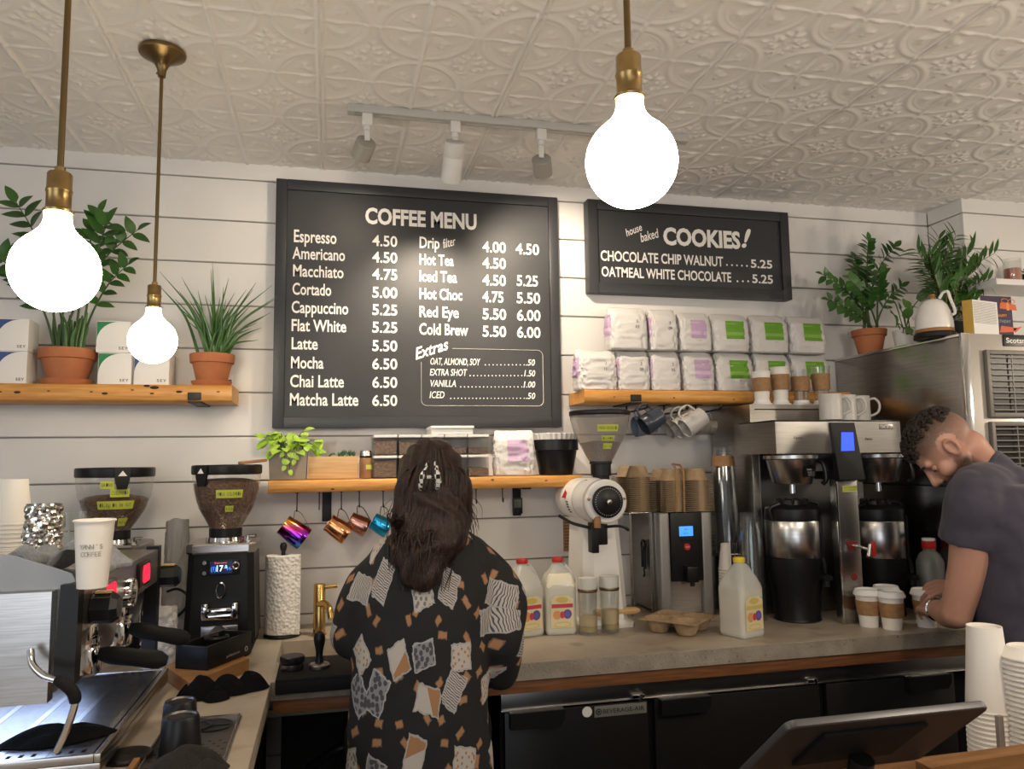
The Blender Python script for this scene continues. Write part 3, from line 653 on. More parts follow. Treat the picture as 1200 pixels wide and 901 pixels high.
mb.span((-w, -.045, 0), (w, -.045+th, h), .001); mb.span((-w, .045-th, 0), (w, .045, h), .001); mb.span((-w, -.045+th, 0), (-w+th, .045-th, h), .001); mb.span((w-th, -.045+th, 0), (w, .045-th, h), .001); mb.span((-w+th, -.045+th, 0), (w-th, .045-th, th)); mb.build('trough', 'oak', t)
mb = MB(); mb.span((-w+th, -.045+th, th), (w-th, .045-th, h-.008)); mb.build('soil', 'soil', t)
mb = MB(); rnd = random.Random(8)
for k in range(5):
    x = .02+k*.013; 
    for j in range(9):
        a_ = j*2.4; leaf(mb, (x, rnd.uniform(-.02, .01), h-.008), (math.cos(a_)*.5, math.sin(a_)*.5, 1), (-math.cos(a_), -math.sin(a_), .5), rnd.uniform(.02, .036), .008, -.1, .5, 4)
mb.tube(bez([(-.02, 0, h-.01), (-.008, -.01, h+.010), (.006, -.012, h+.012)], 4), .004, 6)
mb.build('succulents', mat('grey_green_succulent', (.10, .19, .10), .5), t, ang=80)
c = aty(428.5, 561, 2.85)
t = T('spice_shaker', 'glass spice shaker with metal cap and yellow label beside the bean bins', 'shaker', (c.x, 2.85, LS))
mb = MB(); mb.lathe([(.001, 0), (.021, 0), (.022, .003), (.0225, .066), (.021, .074)], seg=28); mb.build('jar', mat('brown_spice_in_jar', (.26, .12, .05), .25, col2=(.34, .17, .075), scale=30), t)
mb = MB(); mb.lathe([(.0215, .074), (.0222, .075), (.0222, .080)], seg=28); mb.build('collar', 'black', t)
mb = MB(); mb.lathe([(.0215, .080), (.020, .098), (.018, .100), (.001, .100)], seg=28); mb.build('cap', 'steel', t)
mb = MB(); mb.lathe([(.0229, .032), (.0229, .048)], seg=10, a0=-PI/2, a1=-PI/2+1.3); mb.build('label', 'tape', t)
# bean bins: two rows of five
bx = [(437.5, 465.5), (467, 493.5), (494.5, 520.5), (521.5, 547.5), (548.5, 573.5)]
fills = [[.85, .9, .6, .33, .42], [.8, .72, .55, .38, .34]]
names = ['first from the left', 'second from the left', 'third, mostly behind the hair,', 'fourth from the left', 'last on the right']
YB = 2.83; z = LS
for row in (0, 1):
    top = aty(500, 533 if row == 0 else 509, YB).z; hh = top-z
    for k, (p0, p1) in enumerate(bx):
        a = aty(p0, 545, YB).x; b = aty(p1, 545, YB).x; w = (b-a)/2-.0008; d = .085
        t = T('bean_bin', 'clear bin of coffee beans, %s in the %s row' % (names[k], ('lower', 'upper')[row]), 'bin', ((a+b)/2, YB+d, z), 0, 'clear bean bins on the shelf')
        lidh = .010; H_ = hh-lidh-.001
        mb = MB(); mb.span((-w, -d, 0), (w, d, .003)); mb.span((-w, -d, .003), (w, -d+.0025, H_)); mb.span((-w, d-.0025, .003), (w, d, H_)); mb.span((-w, -d+.0025, .003), (-w+.0025, d-.0025, H_)); mb.span((w-.0025, -d+.0025, .003), (w, d-.0025, H_)); mb.build('bin_body', 'clear', t)
        mb = MB(); mb.span((-w-.0004, -d-.003, H_+.0003), (w+.0004, d, H_+lidh), .002); mb.build('lid', 'white', t)
        f = fills[row][k]; rnd = random.Random(k+row*7); n = 10; vs = []; sl = rnd.uniform(-.12, .12)
        for i in range(n+1):
            for j in range(n+1):
                u = i/n; v = j/n; vs.append((-w+.003+(2*w-.006)*u, -d+.003+(2*d-.006)*v, H_*(f+sl*(u-.5)+.06*math.sin(v*3))+rnd.uniform(-.002, .002)))
        q = lambda i, j: i*(n+1)+j
        fs = [(q(i, j), q(i+1, j), q(i+1, j+1), q(i, j+1)) for i in range(n) for j in range(n)]
        m0 = len(vs); rim = [q(i, 0) for i in range(n+1)]+[q(n, j) for j in range(1, n+1)]+[q(i, n) for i in range(n-1, -1, -1)]+[q(0, j) for j in range(n-1, 0, -1)]
        vs += [(vs[i][0], vs[i][1], .0035) for i in rim]; L_ = len(rim)
        fs += [(rim[(i+1) % L_], rim[i], m0+i, m0+(i+1) % L_) for i in range(L_)]
        mb = MB(); mb.add(vs, fs); mb.build('beans', 'beansl' if k < 3 else 'beans', t)
    z += hh+.001
a = aty(505, 508, YB); b = aty(556, 499, YB)
t = T('storage_tub', 'shallow white plastic tub lying on top of the bean bins', 'tub', ((a.x+b.x)/2, YB+.085, z))
w = (b.x-a.x)/2
mb = MB(); mb.span((-w+.004, -.075, 0), (w-.004, .075, .020), .004); mb.build('tub', 'lid', t); mb = MB(); mb.span((-w, -.082, .0205), (w, .08, .031), .004); mb.build('lid', 'lid', t)
# coffee bags ------------------------------------------------------
from mathutils import noise as NZ
def crinkle(a, v, seed):
    p = Vector((math.cos(a)*1.1+seed*3.7, math.sin(a)*1.1+seed, v*2.4))
    r = 1-abs(NZ.noise(p*2.2)); q = 1-abs(NZ.noise(p*4.6+Vector((5, 1, 2))))
    return .0042*(r*r-.6)+.0028*(q*q-.6)+.0012*NZ.noise(p*11)
def bag_ring(w, d, h, v, seed, n=72, crump=1., e=5.):
    out = []; f = 1-.05*v**3; fd = 1-.30*v**2-.9*max(0, v-.80)/.20*.6
    b = 1+.05*math.sin(PI*v)
    for k in range(n):
        a = 2*PI*k/n; ca, sa = math.cos(a), math.sin(a)
        x = math.copysign(abs(ca)**(2/e), ca)*w/2*f*b; y = math.copysign(abs(sa)**(2/e), sa)*d/2*fd*b
        cr = crump*crinkle(a, v, seed)
        r = math.hypot(x, y); out.append((x*(1+cr/r*1.), y*(1+cr/r), h*v+.004*crump*math.sin(a*2+seed)*max(0, v-.7)))
    return out
def bag_pt(w, d, h, a, v, seed, off, crump=1., e=5.):
    ca, sa = math.cos(a), math.sin(a); f = 1-.05*v**3; fd = 1-.30*v**2-.9*max(0, v-.80)/.20*.6; b = 1+.05*math.sin(PI*v)
    x = math.copysign(abs(ca)**(2/e), ca)*w/2*f*b; y = math.copysign(abs(sa)**(2/e), sa)*d/2*fd*b
    cr = crump*crinkle(a, v, seed)
    r = math.hypot(x, y); return (x*(1+(cr+off)/r), y*(1+(cr+off)/r), h*v)
def coffee_bag(label, loc, w, d, h, rz, col, seed, side=False, mark=None, group='white coffee bags', tilt=0, crump=1.5):
    t = T('coffee_bag', label, 'coffee bag', loc, rz, group); t.rotation_euler[0] = tilt
    vv = [0, .015, .05]+list(np.linspace(.09, .97, 30))+[1.0]
    R_ = [bag_ring(w, d, h, v, seed, crump=crump) for v in vv]
    R_[0] = [(x*.93, y*.93, 0) for x, y, z_ in R_[0]]
    top = R_[-1]; R_.append([(x*.9, y*.45, z_+.002) for x, y, z_ in top])
    mb = MB(); mb.loft(R_); mb.build('pouch', 'bag', t, ang=60)
    # label patch that follows the pouch
    if side: a0, a1 = PI*1.0-.25, PI*1.0+.62
    else: a0, a1 = -PI/2-.30, -PI/2+.52
    def xa(fr):   # angle for even steps across the face
        if side: return a0+(a1-a0)*fr
        x = -.34+.98*fr; return -PI/2+math.copysign(math.asin(abs(x)**2.5), x)
    n = 16; v0, v1 = (.32, .80)
    mb = MB(); vs = [bag_pt(w, d, h, xa(i/n), v0+(v1-v0)*j/n, seed, .0019, crump) for i in range(n+1) for j in range(n+1)]
    mb.add(vs, [(i*(n+1)+j, (i+1)*(n+1)+j, (i+1)*(n+1)+j+1, i*(n+1)+j+1) for i in range(n) for j in range(n)])
    for i in range(n):
        for j in range(3, 6): mb.mi[i*n+j] = 1
        if i < 9: mb.mi[i*n+13] = 1
    fixn(mb.build('label', [col, col+'2'], t, ang=80))
    mb = MB()
    if mark:
        x = w*.18; zt_ = h*.62; y = bag_pt(w, d, h, -PI/2+.25, .6, seed, .003, crump)[1]
        mb.text(mark[0], facing((x, y, zt_)), .012, bold=.0); mb.text(mark[1], facing((x-.004, y, zt_-.022)), .012, bold=.0)
    else:
        x = bag_pt(w, d, h, xa(.45), .25, seed, .003, crump); mb.text('o o', facing((x[0], x[1]-.001, x[2])), .005)
    mb.build('date_mark', 'ink', t)
    return t
RS = RZ1+.0022; YBG = 2.865
def bag_at(label, px0, px1, row, **k):
    a = aty(px0, 440, 2.815); b = aty(px1, 440, 2.815); w = (b.x-a.x)*1.0
    z0 = RS if row == 0 else RS+.1625
    h = .158 if row == 0 else k.pop('h', .158)
    return coffee_bag(label, ((a.x+b.x)/2, YBG, z0), w*.985/1.05, .10/1.05, h, k.pop('rz', 0.), **k)
sd = dict(group='white coffee bags on the right shelf')
bag_at('crumpled white coffee bag with lilac side label, leftmost on the right shelf', 678, 725, 0, col='purple', seed=1, side=True, mark=('3', '11'), crump=2.4, **sd)
bag_at('white coffee bag with hand-marked date, second from left in the lower row', 725.5, 764, 0, col='purple', seed=2.3, side=True, mark=('3', '09'), crump=1.4, **sd)
bag_at('white coffee bag with hand-marked date, third from left in the lower row', 765, 800, 0, col='purple', seed=3.1, side=True, mark=('3', '05'), crump=1.3, **sd)
bag_at('white coffee bag with lilac front label in the lower row', 803, 840, 0, col='purple', seed=4.4, **sd)
bag_at('white coffee bag with green label, lower row right beside the lilac label', 842, 886, 0, col='green', seed=5.2, **sd)
bag_at('white coffee bag with green label, lower row behind the capped paper cups', 888, 930, 0, col='green', seed=6.9, **sd)
bag_at('white coffee bag with green label, lower row behind the clear cups', 931, 976, 0, col='green', seed=7.7, **sd)
bag_at('white coffee bag with lilac side label, topmost left of the stack', 717, 763, 1, col='purple', seed=8.3, side=True, mark=('3', '03'), h=.172, **sd)
bag_at('white coffee bag with hand-marked date, second from left in the upper row', 765, 798, 1, col='purple', seed=9.1, side=True, mark=('3', '09'), h=.168, **sd)
bag_at('white coffee bag with lilac front label in the upper row', 800, 838, 1, col='purple', seed=10.4, **sd)
bag_at('white coffee bag with green label, first green one in the upper row', 839, 883, 1, col='green', seed=11.6, **sd)
bag_at('white coffee bag with green label, middle green one in the upper row', 885, 929, 1, col='green', seed=12.1, **sd)
bag_at('white coffee bag with green label, rightmost in the upper row', 930, 974, 1, col='green', seed=13.9, rz=.05, **sd)
a = aty(581, 556, 2.83); b = aty(629, 503, 2.83)
coffee_bag('crumpled white coffee bag with lilac label standing between the bins and the black bowl', ((a.x+b.x)/2, 2.88, LS), (b.x-a.x)/1.08, .095, b.z-a.z, -.12, 'purple', 21., crump=1.8, group=None)
a = aty(630, 554, 2.84); b = aty(681, 512, 2.84)
t = T('filter_bowl', 'black plastic bowl holding fluted white paper coffee filters', 'bowl', ((a.x+b.x)/2, 2.892, LS)); r = (b.x-a.x)/2*1.0; h = b.z-a.z
mb = MB(); mb.lathe([(.001, 0), (r*.72, 0), (r*.74, .004), (r*.93, h*.68), (r, h*.70), (r*1.0, h), (r*.96, h), (r*.9, h*.72), (r*.7, .012), (.001, .010)], seg=40); mb.build('bowl', 'black', t)
mb = MB(); mb.lathe([(.001, .02), (r*.68, .022), (r*.88, h*.7), (r*.93, h+.004), (r*1.0, h+.022), (r*.985, h+.024), (r*.9, h+.006), (r*.66, .03)], seg=120, wob=lambda a_, z_: 1+(.03*math.sin(a_*26) if z_ > h*.6 else 0)); mb.build('filters', 'white', t)
# ------------------------------------------------------------------ pitchers on hooks below the shelf
def hook(label, px, py, name='hook', y=2.86):
    p = aty(px, py, y); zt_ = LZ0-.0016; x = p.x; r = .007
    P = [(x, y, zt_), (x, y, p.z+r)]+[(x, y-r+r*math.cos(u), p.z+r-r*math.sin(u)) for u in np.linspace(.3, PI, 7)]+[(x, y-2*r, p.z+r+.008)]
    mb = MB(); mb.tube(P, .0021, 7); mb.lathe([(.001, 0), (.006, 0), (.006, -.002), (.001, -.002)], (x, y, zt_), 12)
    o = mb.build('utensil_hook', 'blackmetal'); tag(o, label, 'hook', 'black hooks under the middle shelf'); return Vector((x, y-r, p.z+.002))
hk = [hook('black wire hook under the middle shelf, holding the %s' % s, px, py) for s, px, py in (('rainbow pitcher', 348, 599), ('copper pitcher', 400, 597), ('rose pitcher', 421, 594), ('blue pitcher', 449, 594))]
for s, px, py in (('beside the left bracket', 374, 597), ('just right of the hair', 543, 592), ('second right of the hair', 558, 590), ('nearest the thermometer bracket', 589, 588)): hook('empty black wire hook under the middle shelf, %s' % s, px, py)
def pitcher(label, ca, cb, r0, Y, m_, hp, wire=True):
    # ca = mouth centre, cb = base centre (pixels at depth Y)
    A = aty(*ca, Y); B = aty(*cb, Y); ax = (A-B); L = ax.length; t = T('milk_pitcher', label, 'pitcher', B); q = ax.to_track_quat('Z', 'Y').to_matrix().to_4x4()
    def wob(a, z_): return 1.
    sp = [(.001, 0), (r0*.96, 0), (r0, .004), (r0*1.0, L*.25), (r0*.94, L*.6), (r0*.86, L*.85), (r0*.88, L), (r0*.86, L), (r0*.84, L*.85), (r0*.92, L*.6), (r0*.97, .006), (.001, .004)]
    mb = MB(); mb.lathe(sp, seg=40, M=q)
    mb.build('body', m_, t)
    loc = q.to_3x3().inverted() @ Vector((0, 0, 1)); up = Vector((loc.x, loc.y, 0)).normalized()    # side that faces up
    ha = q @ (up*r0+Vector((0, 0, L*.12))); hb = q @ (up*r0*.88+Vector((0, 0, L*.82))); top = Vector(hp)-B
    mb = MB(); mb.tube(bez([ha, ha.lerp(top, .65)+Vector((.004, 0, .006)), top, hb.lerp(top, .65)+Vector((-.004, 0, .006)), hb], 6), .0018, 7); mb.build('wire_handle', 'steeld', t)
rain = bpy.data.materials.new('rainbow_steel'); rain.use_nodes = True; N = rain.node_tree.nodes; L_ = rain.node_tree.links; b_ = N['Principled BSDF']; b_.inputs['Metallic'].default_value = 1; b_.inputs['Roughness'].default_value = .16
tc = N.new('ShaderNodeTexCoord'); sx = N.new('ShaderNodeSeparateXYZ'); L_.new(tc.outputs['Object'], sx.inputs[0]); mr = N.new('ShaderNodeMapRange'); mr.inputs[1].default_value = -.03; mr.inputs[2].default_value = .085; L_.new(sx.outputs[2], mr.inputs[0])
rp = N.new('ShaderNodeValToRGB'); el = rp.color_ramp.elements; el[0].color = (.02, .25, .45, 1); el[1].color = (.75, .62, .08, 1)
for pos, cc in ((.22, (.06, .08, .55, 1)), (.45, (.33, .03, .50, 1)), (.65, (.70, .08, .25, 1)), (.82, (.85, .35, .05, 1))): e = el.new(pos); e.color = cc
L_.new(mr.outputs[0], rp.inputs[0]); L_.new(rp.outputs[0], b_.inputs['Base Color']); MT['rainbow'] = rain
pitcher('rainbow-coloured steel milk pitcher hanging under the middle shelf', (332, 614), (357, 632), .042, 2.85, 'rainbow', hk[0])
pitcher('polished copper milk pitcher hanging right of the rainbow one', (385, 612), (407, 627), .037, 2.86, 'copper', hk[1])
pitcher('dull rose-coloured milk pitcher half hidden behind the copper one', (410, 609), (430, 619), .035, 2.90, 'rose', hk[2]+Vector((0, .03, 0)))
pitcher('bright blue milk pitcher just above the shoulder of the patterned shirt', (437, 610), (455, 620), .035, 2.87, 'bluemet', hk[3])
a = aty(606, 594, 2.985)
t = T('thermometer', 'small black digital thermometer fixed to the right bracket of the middle shelf', 'thermometer', (a.x, 2.983, a.z))
mb = MB(); mb.span((-.019, -.012, -.026), (.019, .007, .036), .003); mb.build('case', 'black', t)
mb = MB(); mb.span((-.014, -.0126, -.002), (.014, -.0119, .028)); mb.build('display', mat('grey_lcd', (.10, .11, .095), .3), t)
mb = MB(); mb.text('21', facing((-.010, -.0128, .012)), .010); mb.text('45', facing((-.010, -.0128, .0005)), .008); mb.lathe([(.001, .0006), (.004, .0006)], seg=12, M=facing((0, -.012, -.014))); mb.build('digits', 'ink', t)
a = aty(660.5, 646, 2.998); b = aty(673, 609, 2.998)
mb = MB(); mb.span((a.x, 2.9975, a.z), (b.x, 2.9995, b.z)); mb.cur = 1
for k in range(9): z_ = b.z-.012-k*.012; mb.span((a.x+.005, 2.997, z_), (b.x-.004-(k % 3)*.004, 2.99755, z_+.0025))
o = mb.build('wall_note', ['kraft', 'ink']); tag(o, 'small brown handwritten note stuck to the wall behind the white grinder', 'note')
# ------------------------------------------------------------------ mugs below the right shelf
def peg(px, py0, py1, px2, label):
    a = aty(px, py0, 2.93); zt_ = RZ0-.0035; e = aty(px2, py1, 2.72); z0_ = aty(px, py1, 2.93).z
    mb = MB(); mb.tube([(a.x, 2.93, zt_), (a.x, 2.93, z0_)], .004, 8); mb.tube(bez([(a.x, 2.955, z0_), (a.x, 2.84, z0_-.001), (a.x, e.y+.01, z0_+.004), (a.x, e.y, z0_+.010)], 4), .0038, 8); mb.ell((a.x, e.y, z0_+.012), (.007, .007, .007), 12, 8)
    mb.span((a.x-.012, 2.89, zt_), (a.x+.012, 2.97, zt_+.003))
    o = mb.build('mug_peg', 'blackmetal'); tag(o, label, 'peg', 'black pegs under the right shelf'); return Vector((a.x, 0, z0_))
p1 = peg(734, 470, 483, 764, 'black iron peg under the right shelf holding the blue and slate mugs')
p2 = peg(778, 472, 485, 808, 'middle black iron peg under the right shelf holding three pale mugs')
p3 = peg(815, 473, 484, 846, 'right black iron peg under the right shelf holding a glass mug')
def make_mug(name, label, m_, r, h, group, taper=.9, hmat=None):
    t = T(name, label, 'mug', (0, 0, 0), 0, group)
    mb = MB(); mb.lathe([(.001, .003), (r*.8*taper, .0), (r*taper, .003), (r*.99, h*.6), (r, h-.002), (r-.0015, h), (r-.004, h-.002), (r*.93, h*.5), (r*.85*taper, .007), (.001, .006)], seg=36); mb.build('cup', m_, t)
    mb = MB(); mb.tube(bez([(r*.93, 0, h*.86), (r+.018, 0, h*.88), (r+.032, 0, h*.66), (r+.026, 0, h*.36), (r*.95, 0, h*.20)], 6), .0048, 10); mb.build('handle', hmat or m_, t)
    return t
def hang(t, peg_, y, ang, r, h, rz=0.):
    # handle loop over the peg; mouth tips down to the left
    R_ = Matrix.Rotation(ang, 4, 'Y'); hp = R_ @ Vector((r+.022, 0, h*.62))
    t.rotation_euler = (0, ang, 0); t.location = Vector((peg_.x, y, peg_.z+.0045))-hp+Vector((0, 0, 0))
A_ = math.radians(-122)
g = 'mugs hanging under the right shelf'
hang(make_mug('mug', 'dark slate mug hanging just right of the grinder hopper', 'mugnavy', .040, .088, g), p1, 2.775, A_, .040, .088)
hang(make_mug('mug', 'light slate-blue mug hanging behind the conical grinder hopper', 'mugblue', .041, .09, g), p1+Vector((.030, 0, 0)), 2.87, math.radians(-100), .041, .09)
m1 = make_mug('mug', 'pale stoneware mug hanging in front, the lowest and brightest one', 'mug', .041, .098, g); hang(m1, p2+Vector((.006, 0, 0)), 2.765, A_, .041, .098)
for lb, y in (('pale stoneware mug hanging between two others on the middle peg', 2.835), ('tan-looking stoneware mug hanging rearmost on the middle peg', 2.91)):
    m2 = dup(m1, (0, 0, 0), None, lb); hang(m2, p2+Vector((.004, 0, 0)), y, A_, .041, .098)
m3 = make_mug('mug', 'clear ribbed glass mug hanging on the right peg', 'glass2', .037, .09, g); hang(m3, p3, 2.86, math.radians(-80), .037, .09)
# ================================================================== LEFT COUNTER
ZK = ZC+.0004
# paper towels
c = atz(326, 747, ZC)
t = T('paper_towel_holder', 'white paper towel roll on a black stand beside the black grinder', 'paper towels', (-.149, 2.82, ZK))
zt = aty(326, 651, 2.80).z-ZK; r = .059
mb = MB(); mb.lathe([(.001, 0), (.062, 0), (.063, .004), (.060, .010), (.001, .011)], seg=36); mb.build('base', 'black', t)
mb = MB(); mb.cyl((0, 0, .01), (0, 0, zt+.012), .007); mb.lathe([(.001, zt+.008), (.007, zt+.010), (.011, zt+.020), (.0125, zt+.030), (.009, zt+.040), (.001, zt+.043)], seg=20); mb.build('post', 'black', t)
ptm = bpy.data.materials.new('quilted_paper'); ptm.use_nodes = True; N = ptm.node_tree.nodes; L_ = ptm.node_tree.links; N['Principled BSDF'].inputs['Base Color'].default_value = (.74, .71, .66, 1); N['Principled BSDF'].inputs['Roughness'].default_value = .9
tc = N.new('ShaderNodeTexCoord'); v_ = N.new('ShaderNodeTexVoronoi'); v_.inputs['Scale'].default_value = 85; bp = N.new('ShaderNodeBump'); bp.inputs['Strength'].default_value = .55; bp.inputs['Distance'].default_value = .01; L_.new(tc.outputs['Object'], v_.inputs[0]); L_.new(v_.outputs['Distance'], bp.inputs['Height']); L_.new(bp.outputs[0], N['Principled BSDF'].inputs['Normal']); MT['quilt'] = ptm
mb = MB(); mb.lathe([(.019, .012), (r-.002, .012), (r, .014), (r, zt-.002), (r-.002, zt), (.019, zt), (.019, .012)], seg=48)
mb.box((r*.75, -r*.70, zt*.5), (.03, .0015, zt-.02), M=None); mb.build('roll', 'quilt', t)
# ------------------------------------------------------------------ espresso grinders
def hopper(t, z0, R_, h, neck, fill, lidtab=-1):
    wall = [(neck, z0), (neck*1.15, z0+h*.10), (R_*.60, z0+h*.22), (R_*.80, z0+h*.42), (R_*.93, z0+h*.66), (R_*.985, z0+h*.88), (R_, z0+h)]
    W_ = bez([(r, 0, z) for r, z in wall], 4); pr = [(p.x, p.z) for p in W_]
    mb = MB(); mb.lathe([(neck*1.05, z0-.012), (neck*1.12, z0-.010), (neck*1.12, z0+.016), (neck*1.02, z0+.018)], seg=40); mb.build('collar', 'black', t)
    mb = MB(); mb.lathe(pr, seg=48); mb.build('hopper', 'clear', t)
    k = [p for p in pr if p[1] < z0+h*fill]; rb, zb_ = k[-1]; k = [(max(.001, r-.0022), z) for r, z in k]
    rnd = random.Random(int(R_*1e4)); k += [(rb*.82, zb_+.010), (rb*.5, zb_+.016), (.001, zb_+.018)]
    mb = MB(); mb.lathe([(.001, k[0][1])]+k, seg=60, wob=lambda a, z_: 1-.012*abs(math.sin(a*31+z_*900))); mb.build('beans', 'beans', t)
    mb = MB(); mb.lathe([(R_*.97, z0+h-.004), (R_*1.02, z0+h-.002), (R_*1.03, z0+h+.004), (R_*1.03, z0+h+.024), (R_*1.0, z0+h+.028), (.001, z0+h+.030)], seg=48); mb.build('lid', 'black', t)
    return z0+h
def badge(t, R_, z, a):
    M_ = Matrix.Translation((R_*1.03*math.cos(a), R_*1.03*math.sin(a), z)) @ Matrix.Rotation(a+PI/2, 4, 'Z')
    mb = MB(); mb.loft([[M_ @ Vector(p) for p in r] for r in ([(-.024, -.004, .028), (.024, -.004, .028), (.024, .004, .028), (-.024, .004, .028)], [(-.021, -.006, -.012), (.021, -.006, -.012), (.021, .002, -.012), (-.021, .002, -.012)], [(-.014, -.004, -.040), (.014, -.004, -.040), (.014, .001, -.040), (-.014, .001, -.040)])]); b_ = fixn(mb.build('latch', 'black', t))
    mb = MB(); mb.add([M_ @ Vector(p) for p in ((-.013, -.0066, .001), (.013, -.0066, .001), (0, -.0062, .018))], [(0, 1, 2)]); mb.build('triangle_mark', 'white', b_)
def tapestrip(t, R_f, z, h, a0, a1, words=''):
    # strip of tape wrapped on a round hopper; R_f gives the radius at a height
    n = 12; vs = []; 
    for i in range(n+1):
        a = a0+(a1-a0)*i/n
        for zz in (z, z+h): r = R_f(zz)+.0012; vs.append((r*math.cos(a), r*math.sin(a), zz))
    mb = MB(); mb.add(vs, [(2*i, 2*i+2, 2*i+3, 2*i+1) for i in range(n)]); o = mb.build('tape_label', 'tape', t)
    if words:
        mb = MB(); a = (a0+a1)/2; L = (a1-a0)*R_f(z)*.86; m_ = len(words)
        for i, ch in enumerate(words):
            if ch == ' ': continue
            aa = a0+(a1-a0)*(.07+.86*(i+.5)/m_); r = R_f(z+h*.5)+.0022
            mb.text(ch, Matrix.Translation((r*math.cos(aa), r*math.sin(aa), z+h*.3)) @ Matrix.Rotation(aa+PI/2, 4, 'Z') @ Matrix.Rotation(PI/2, 4, 'X') @ Matrix.Translation((-L/m_*.4, 0, 0)), h*.42, L/m_*.75)
        mb.build('tape_writing', 'ink', o)
def prof_r(wall):
    return lambda z: float(np.interp(z, [q[1] for q in wall], [q[0] for q in wall]))
def hop_wall(z0, R_, h, neck):
    W_ = bez([(r, 0, z) for r, z in [(neck, z0), (neck*1.15, z0+h*.10), (R_*.60, z0+h*.22), (R_*.80, z0+h*.42), (R_*.93, z0+h*.66), (R_*.985, z0+h*.88), (R_, z0+h)]], 4); return prof_r([(p.x, p.z) for p in W_])
def espresso_grinder(label, x, y, zdeck, R_, htop, fill, rz, full):
    t = T('coffee_grinder', label, 'coffee grinder', (x, y, ZK), rz)
    zd = zdeck-ZK; w0, w1 = .108, .098
    def sect(w, d, z, b=.02): return [(-w+b, -d, z), (w-b, -d, z), (w, -d+b, z), (w, d-b, z), (w-b, d, z), (-w+b, d, z), (-w, d-b, z), (-w, -d+b, z)]
    mb = MB(); mb.loft([sect(w0, .115, .035), sect(w0*.99, .115, .05), sect(w1, .112, zd-.032)]); mb.build('body', 'black', t, ang=25)
    mb = MB(); mb.loft([sect(w0-.01, .115, 0), sect(w0-.006, .118, .012), sect(w0-.006, .118, .0345)]); mb.build('base', 'blackmat', t, ang=25)
    mb = MB(); mb.loft([sect(w1+.004, .118, zd-.0315), sect(w1+.006, .121, zd-.026), sect(w1+.006, .121, zd-.006), sect(w1+.001, .116, zd)]); mb.build('deck', 'steel', t, ang=25)
    mb = MB(); mb.lathe([(.062, zd), (.060, zd+.012), (.048, zd+.014)], seg=36); mb.cyl((.075, -.05, zd), (.075, -.05, zd+.018), .008); mb.cyl((.075, -.05, zd+.014), (.100, -.06, zd+.016), .0055); mb.build('adjustment_collar', 'chrome', t)
    z0 = zd+.024; h = htop-ZK-.024-z0; nk = .046; hopper(t, z0, R_, h, nk, fill)
    f = hop_wall(z0, R_, h, nk)
    if full:
        badge(t, R_, z0+h, -PI/2-.62)
        tapestrip(t, f, z0+h*.60, .026, -PI/2-.20, -PI/2+.62, 'MILK COLOMBIA')
        tapestrip(t, f, z0+h*.37, .020, -PI/2+.08, -PI/2+.36, '4/26')
        # display, buttons, spout, fork
        yf = -.1165
        mb = MB(); mb.span((-.038, yf-.003, zd-.098), (.058, yf+.006, zd-.050), .004); d_ = mb.build('display_panel', 'black', t)
        mb = MB(); mb.span((-.030, yf-.0036, zd-.093), (.036, yf-.0028, zd-.055)); mb.build('screen', mat('dark_screen', (.004, .006, .02), .2, emit=(.01, .02, .12), estr=.25), d_)
        mb = MB(); mb.text('17', facing((-.010, yf-.0042, zd-.085)), .018, .020, bold=.02); mb.text('.0', facing((.012, yf-.0042, zd-.077)), .010); mb.build('digits', 'scrtext', d_)
        mb = MB(); mb.text('(I)', facing((-.027, yf-.0042, zd-.084)), .014); mb.text('H-', facing((.021, yf-.0042, zd-.083)), .011); mb.text('--', facing((-.008, yf-.0042, zd-.089)), .005); mb.build('icons', 'bluescr', d_)
        mb = MB(); mb.text('Espresso', facing((-.016, yf-.0042, zd-.0615)), .005, .036); mb.build('status_text', 'scrred', d_)
        for bx_, bz in ((-.046, -.058), (-.046, -.090)):
            mb = MB(); mb.lathe([(.001, .006), (.006, .006), (.0075, .003), (.0075, 0)], (0, 0, 0), 20, M=facing((bx_, yf+.002, zd+bz))); mb.build('button', 'steel', t)
        mb = MB(); mb.lathe([(.007, .002), (.010, .004), (.012, .003), (.012, 0)], (0, 0, 0), 24, M=facing((.047, yf-.002, zd-.070))); mb.build('dial_ring', 'steel', d_)
        M_ = facing((.004, yf, zd-.145)) @ Matrix.Diagonal((1, 1.75, 1, 1))
        mb = MB(); mb.lathe([(.011, .001), (.0125, .005), (.015, .004), (.0155, 0)], seg=28, M=M_); mb.build('spout', 'chrome', t)
        mb = MB(); mb.span((-.050, yf-.020, zd-.232), (.058, yf+.004, zd-.214), .004); mb.span((-.050, yf-.030, zd-.226), (-.030, yf, zd-.180), .005); mb.span((.038, yf-.030, zd-.226), (.058, yf, zd-.180), .005); mb.span((-.030, yf-.022, zd-.216), (.038, yf-.004, zd-.196), .004)
        mb.build('fork', 'chrome', t)
        mb = MB(); mb.span((-.052, yf-.012, zd-.300), (.058, yf+.004, zd-.250), .004); mb.loft([[(-.022, yf-.016, zd-.296), (.028, yf-.016, zd-.296), (.028, yf-.010, zd-.296), (-.022, yf-.010, zd-.296)], [(-.022, yf-.016, zd-.262), (.028, yf-.016, zd-.262), (.028, yf-.010, zd-.262), (-.022, yf-.010, zd-.262)], [(-.006, yf-.016, zd-.250), (.010, yf-.016, zd-.250), (.010, yf-.010, zd-.250), (-.006, yf-.010, zd-.250)]]); mb.build('mirror_plate', 'steel', t, ang=20)
        mb = MB(); mb.lathe([(.001, .0), (.040, 0), (.046, .005), (.048, .030), (.045, .034), (.042, .030), (.04, .008), (.001, .006)], (.055, -.145, 0.0), 36); mb.build('catch_tray', 'blackmat', t)
    else:
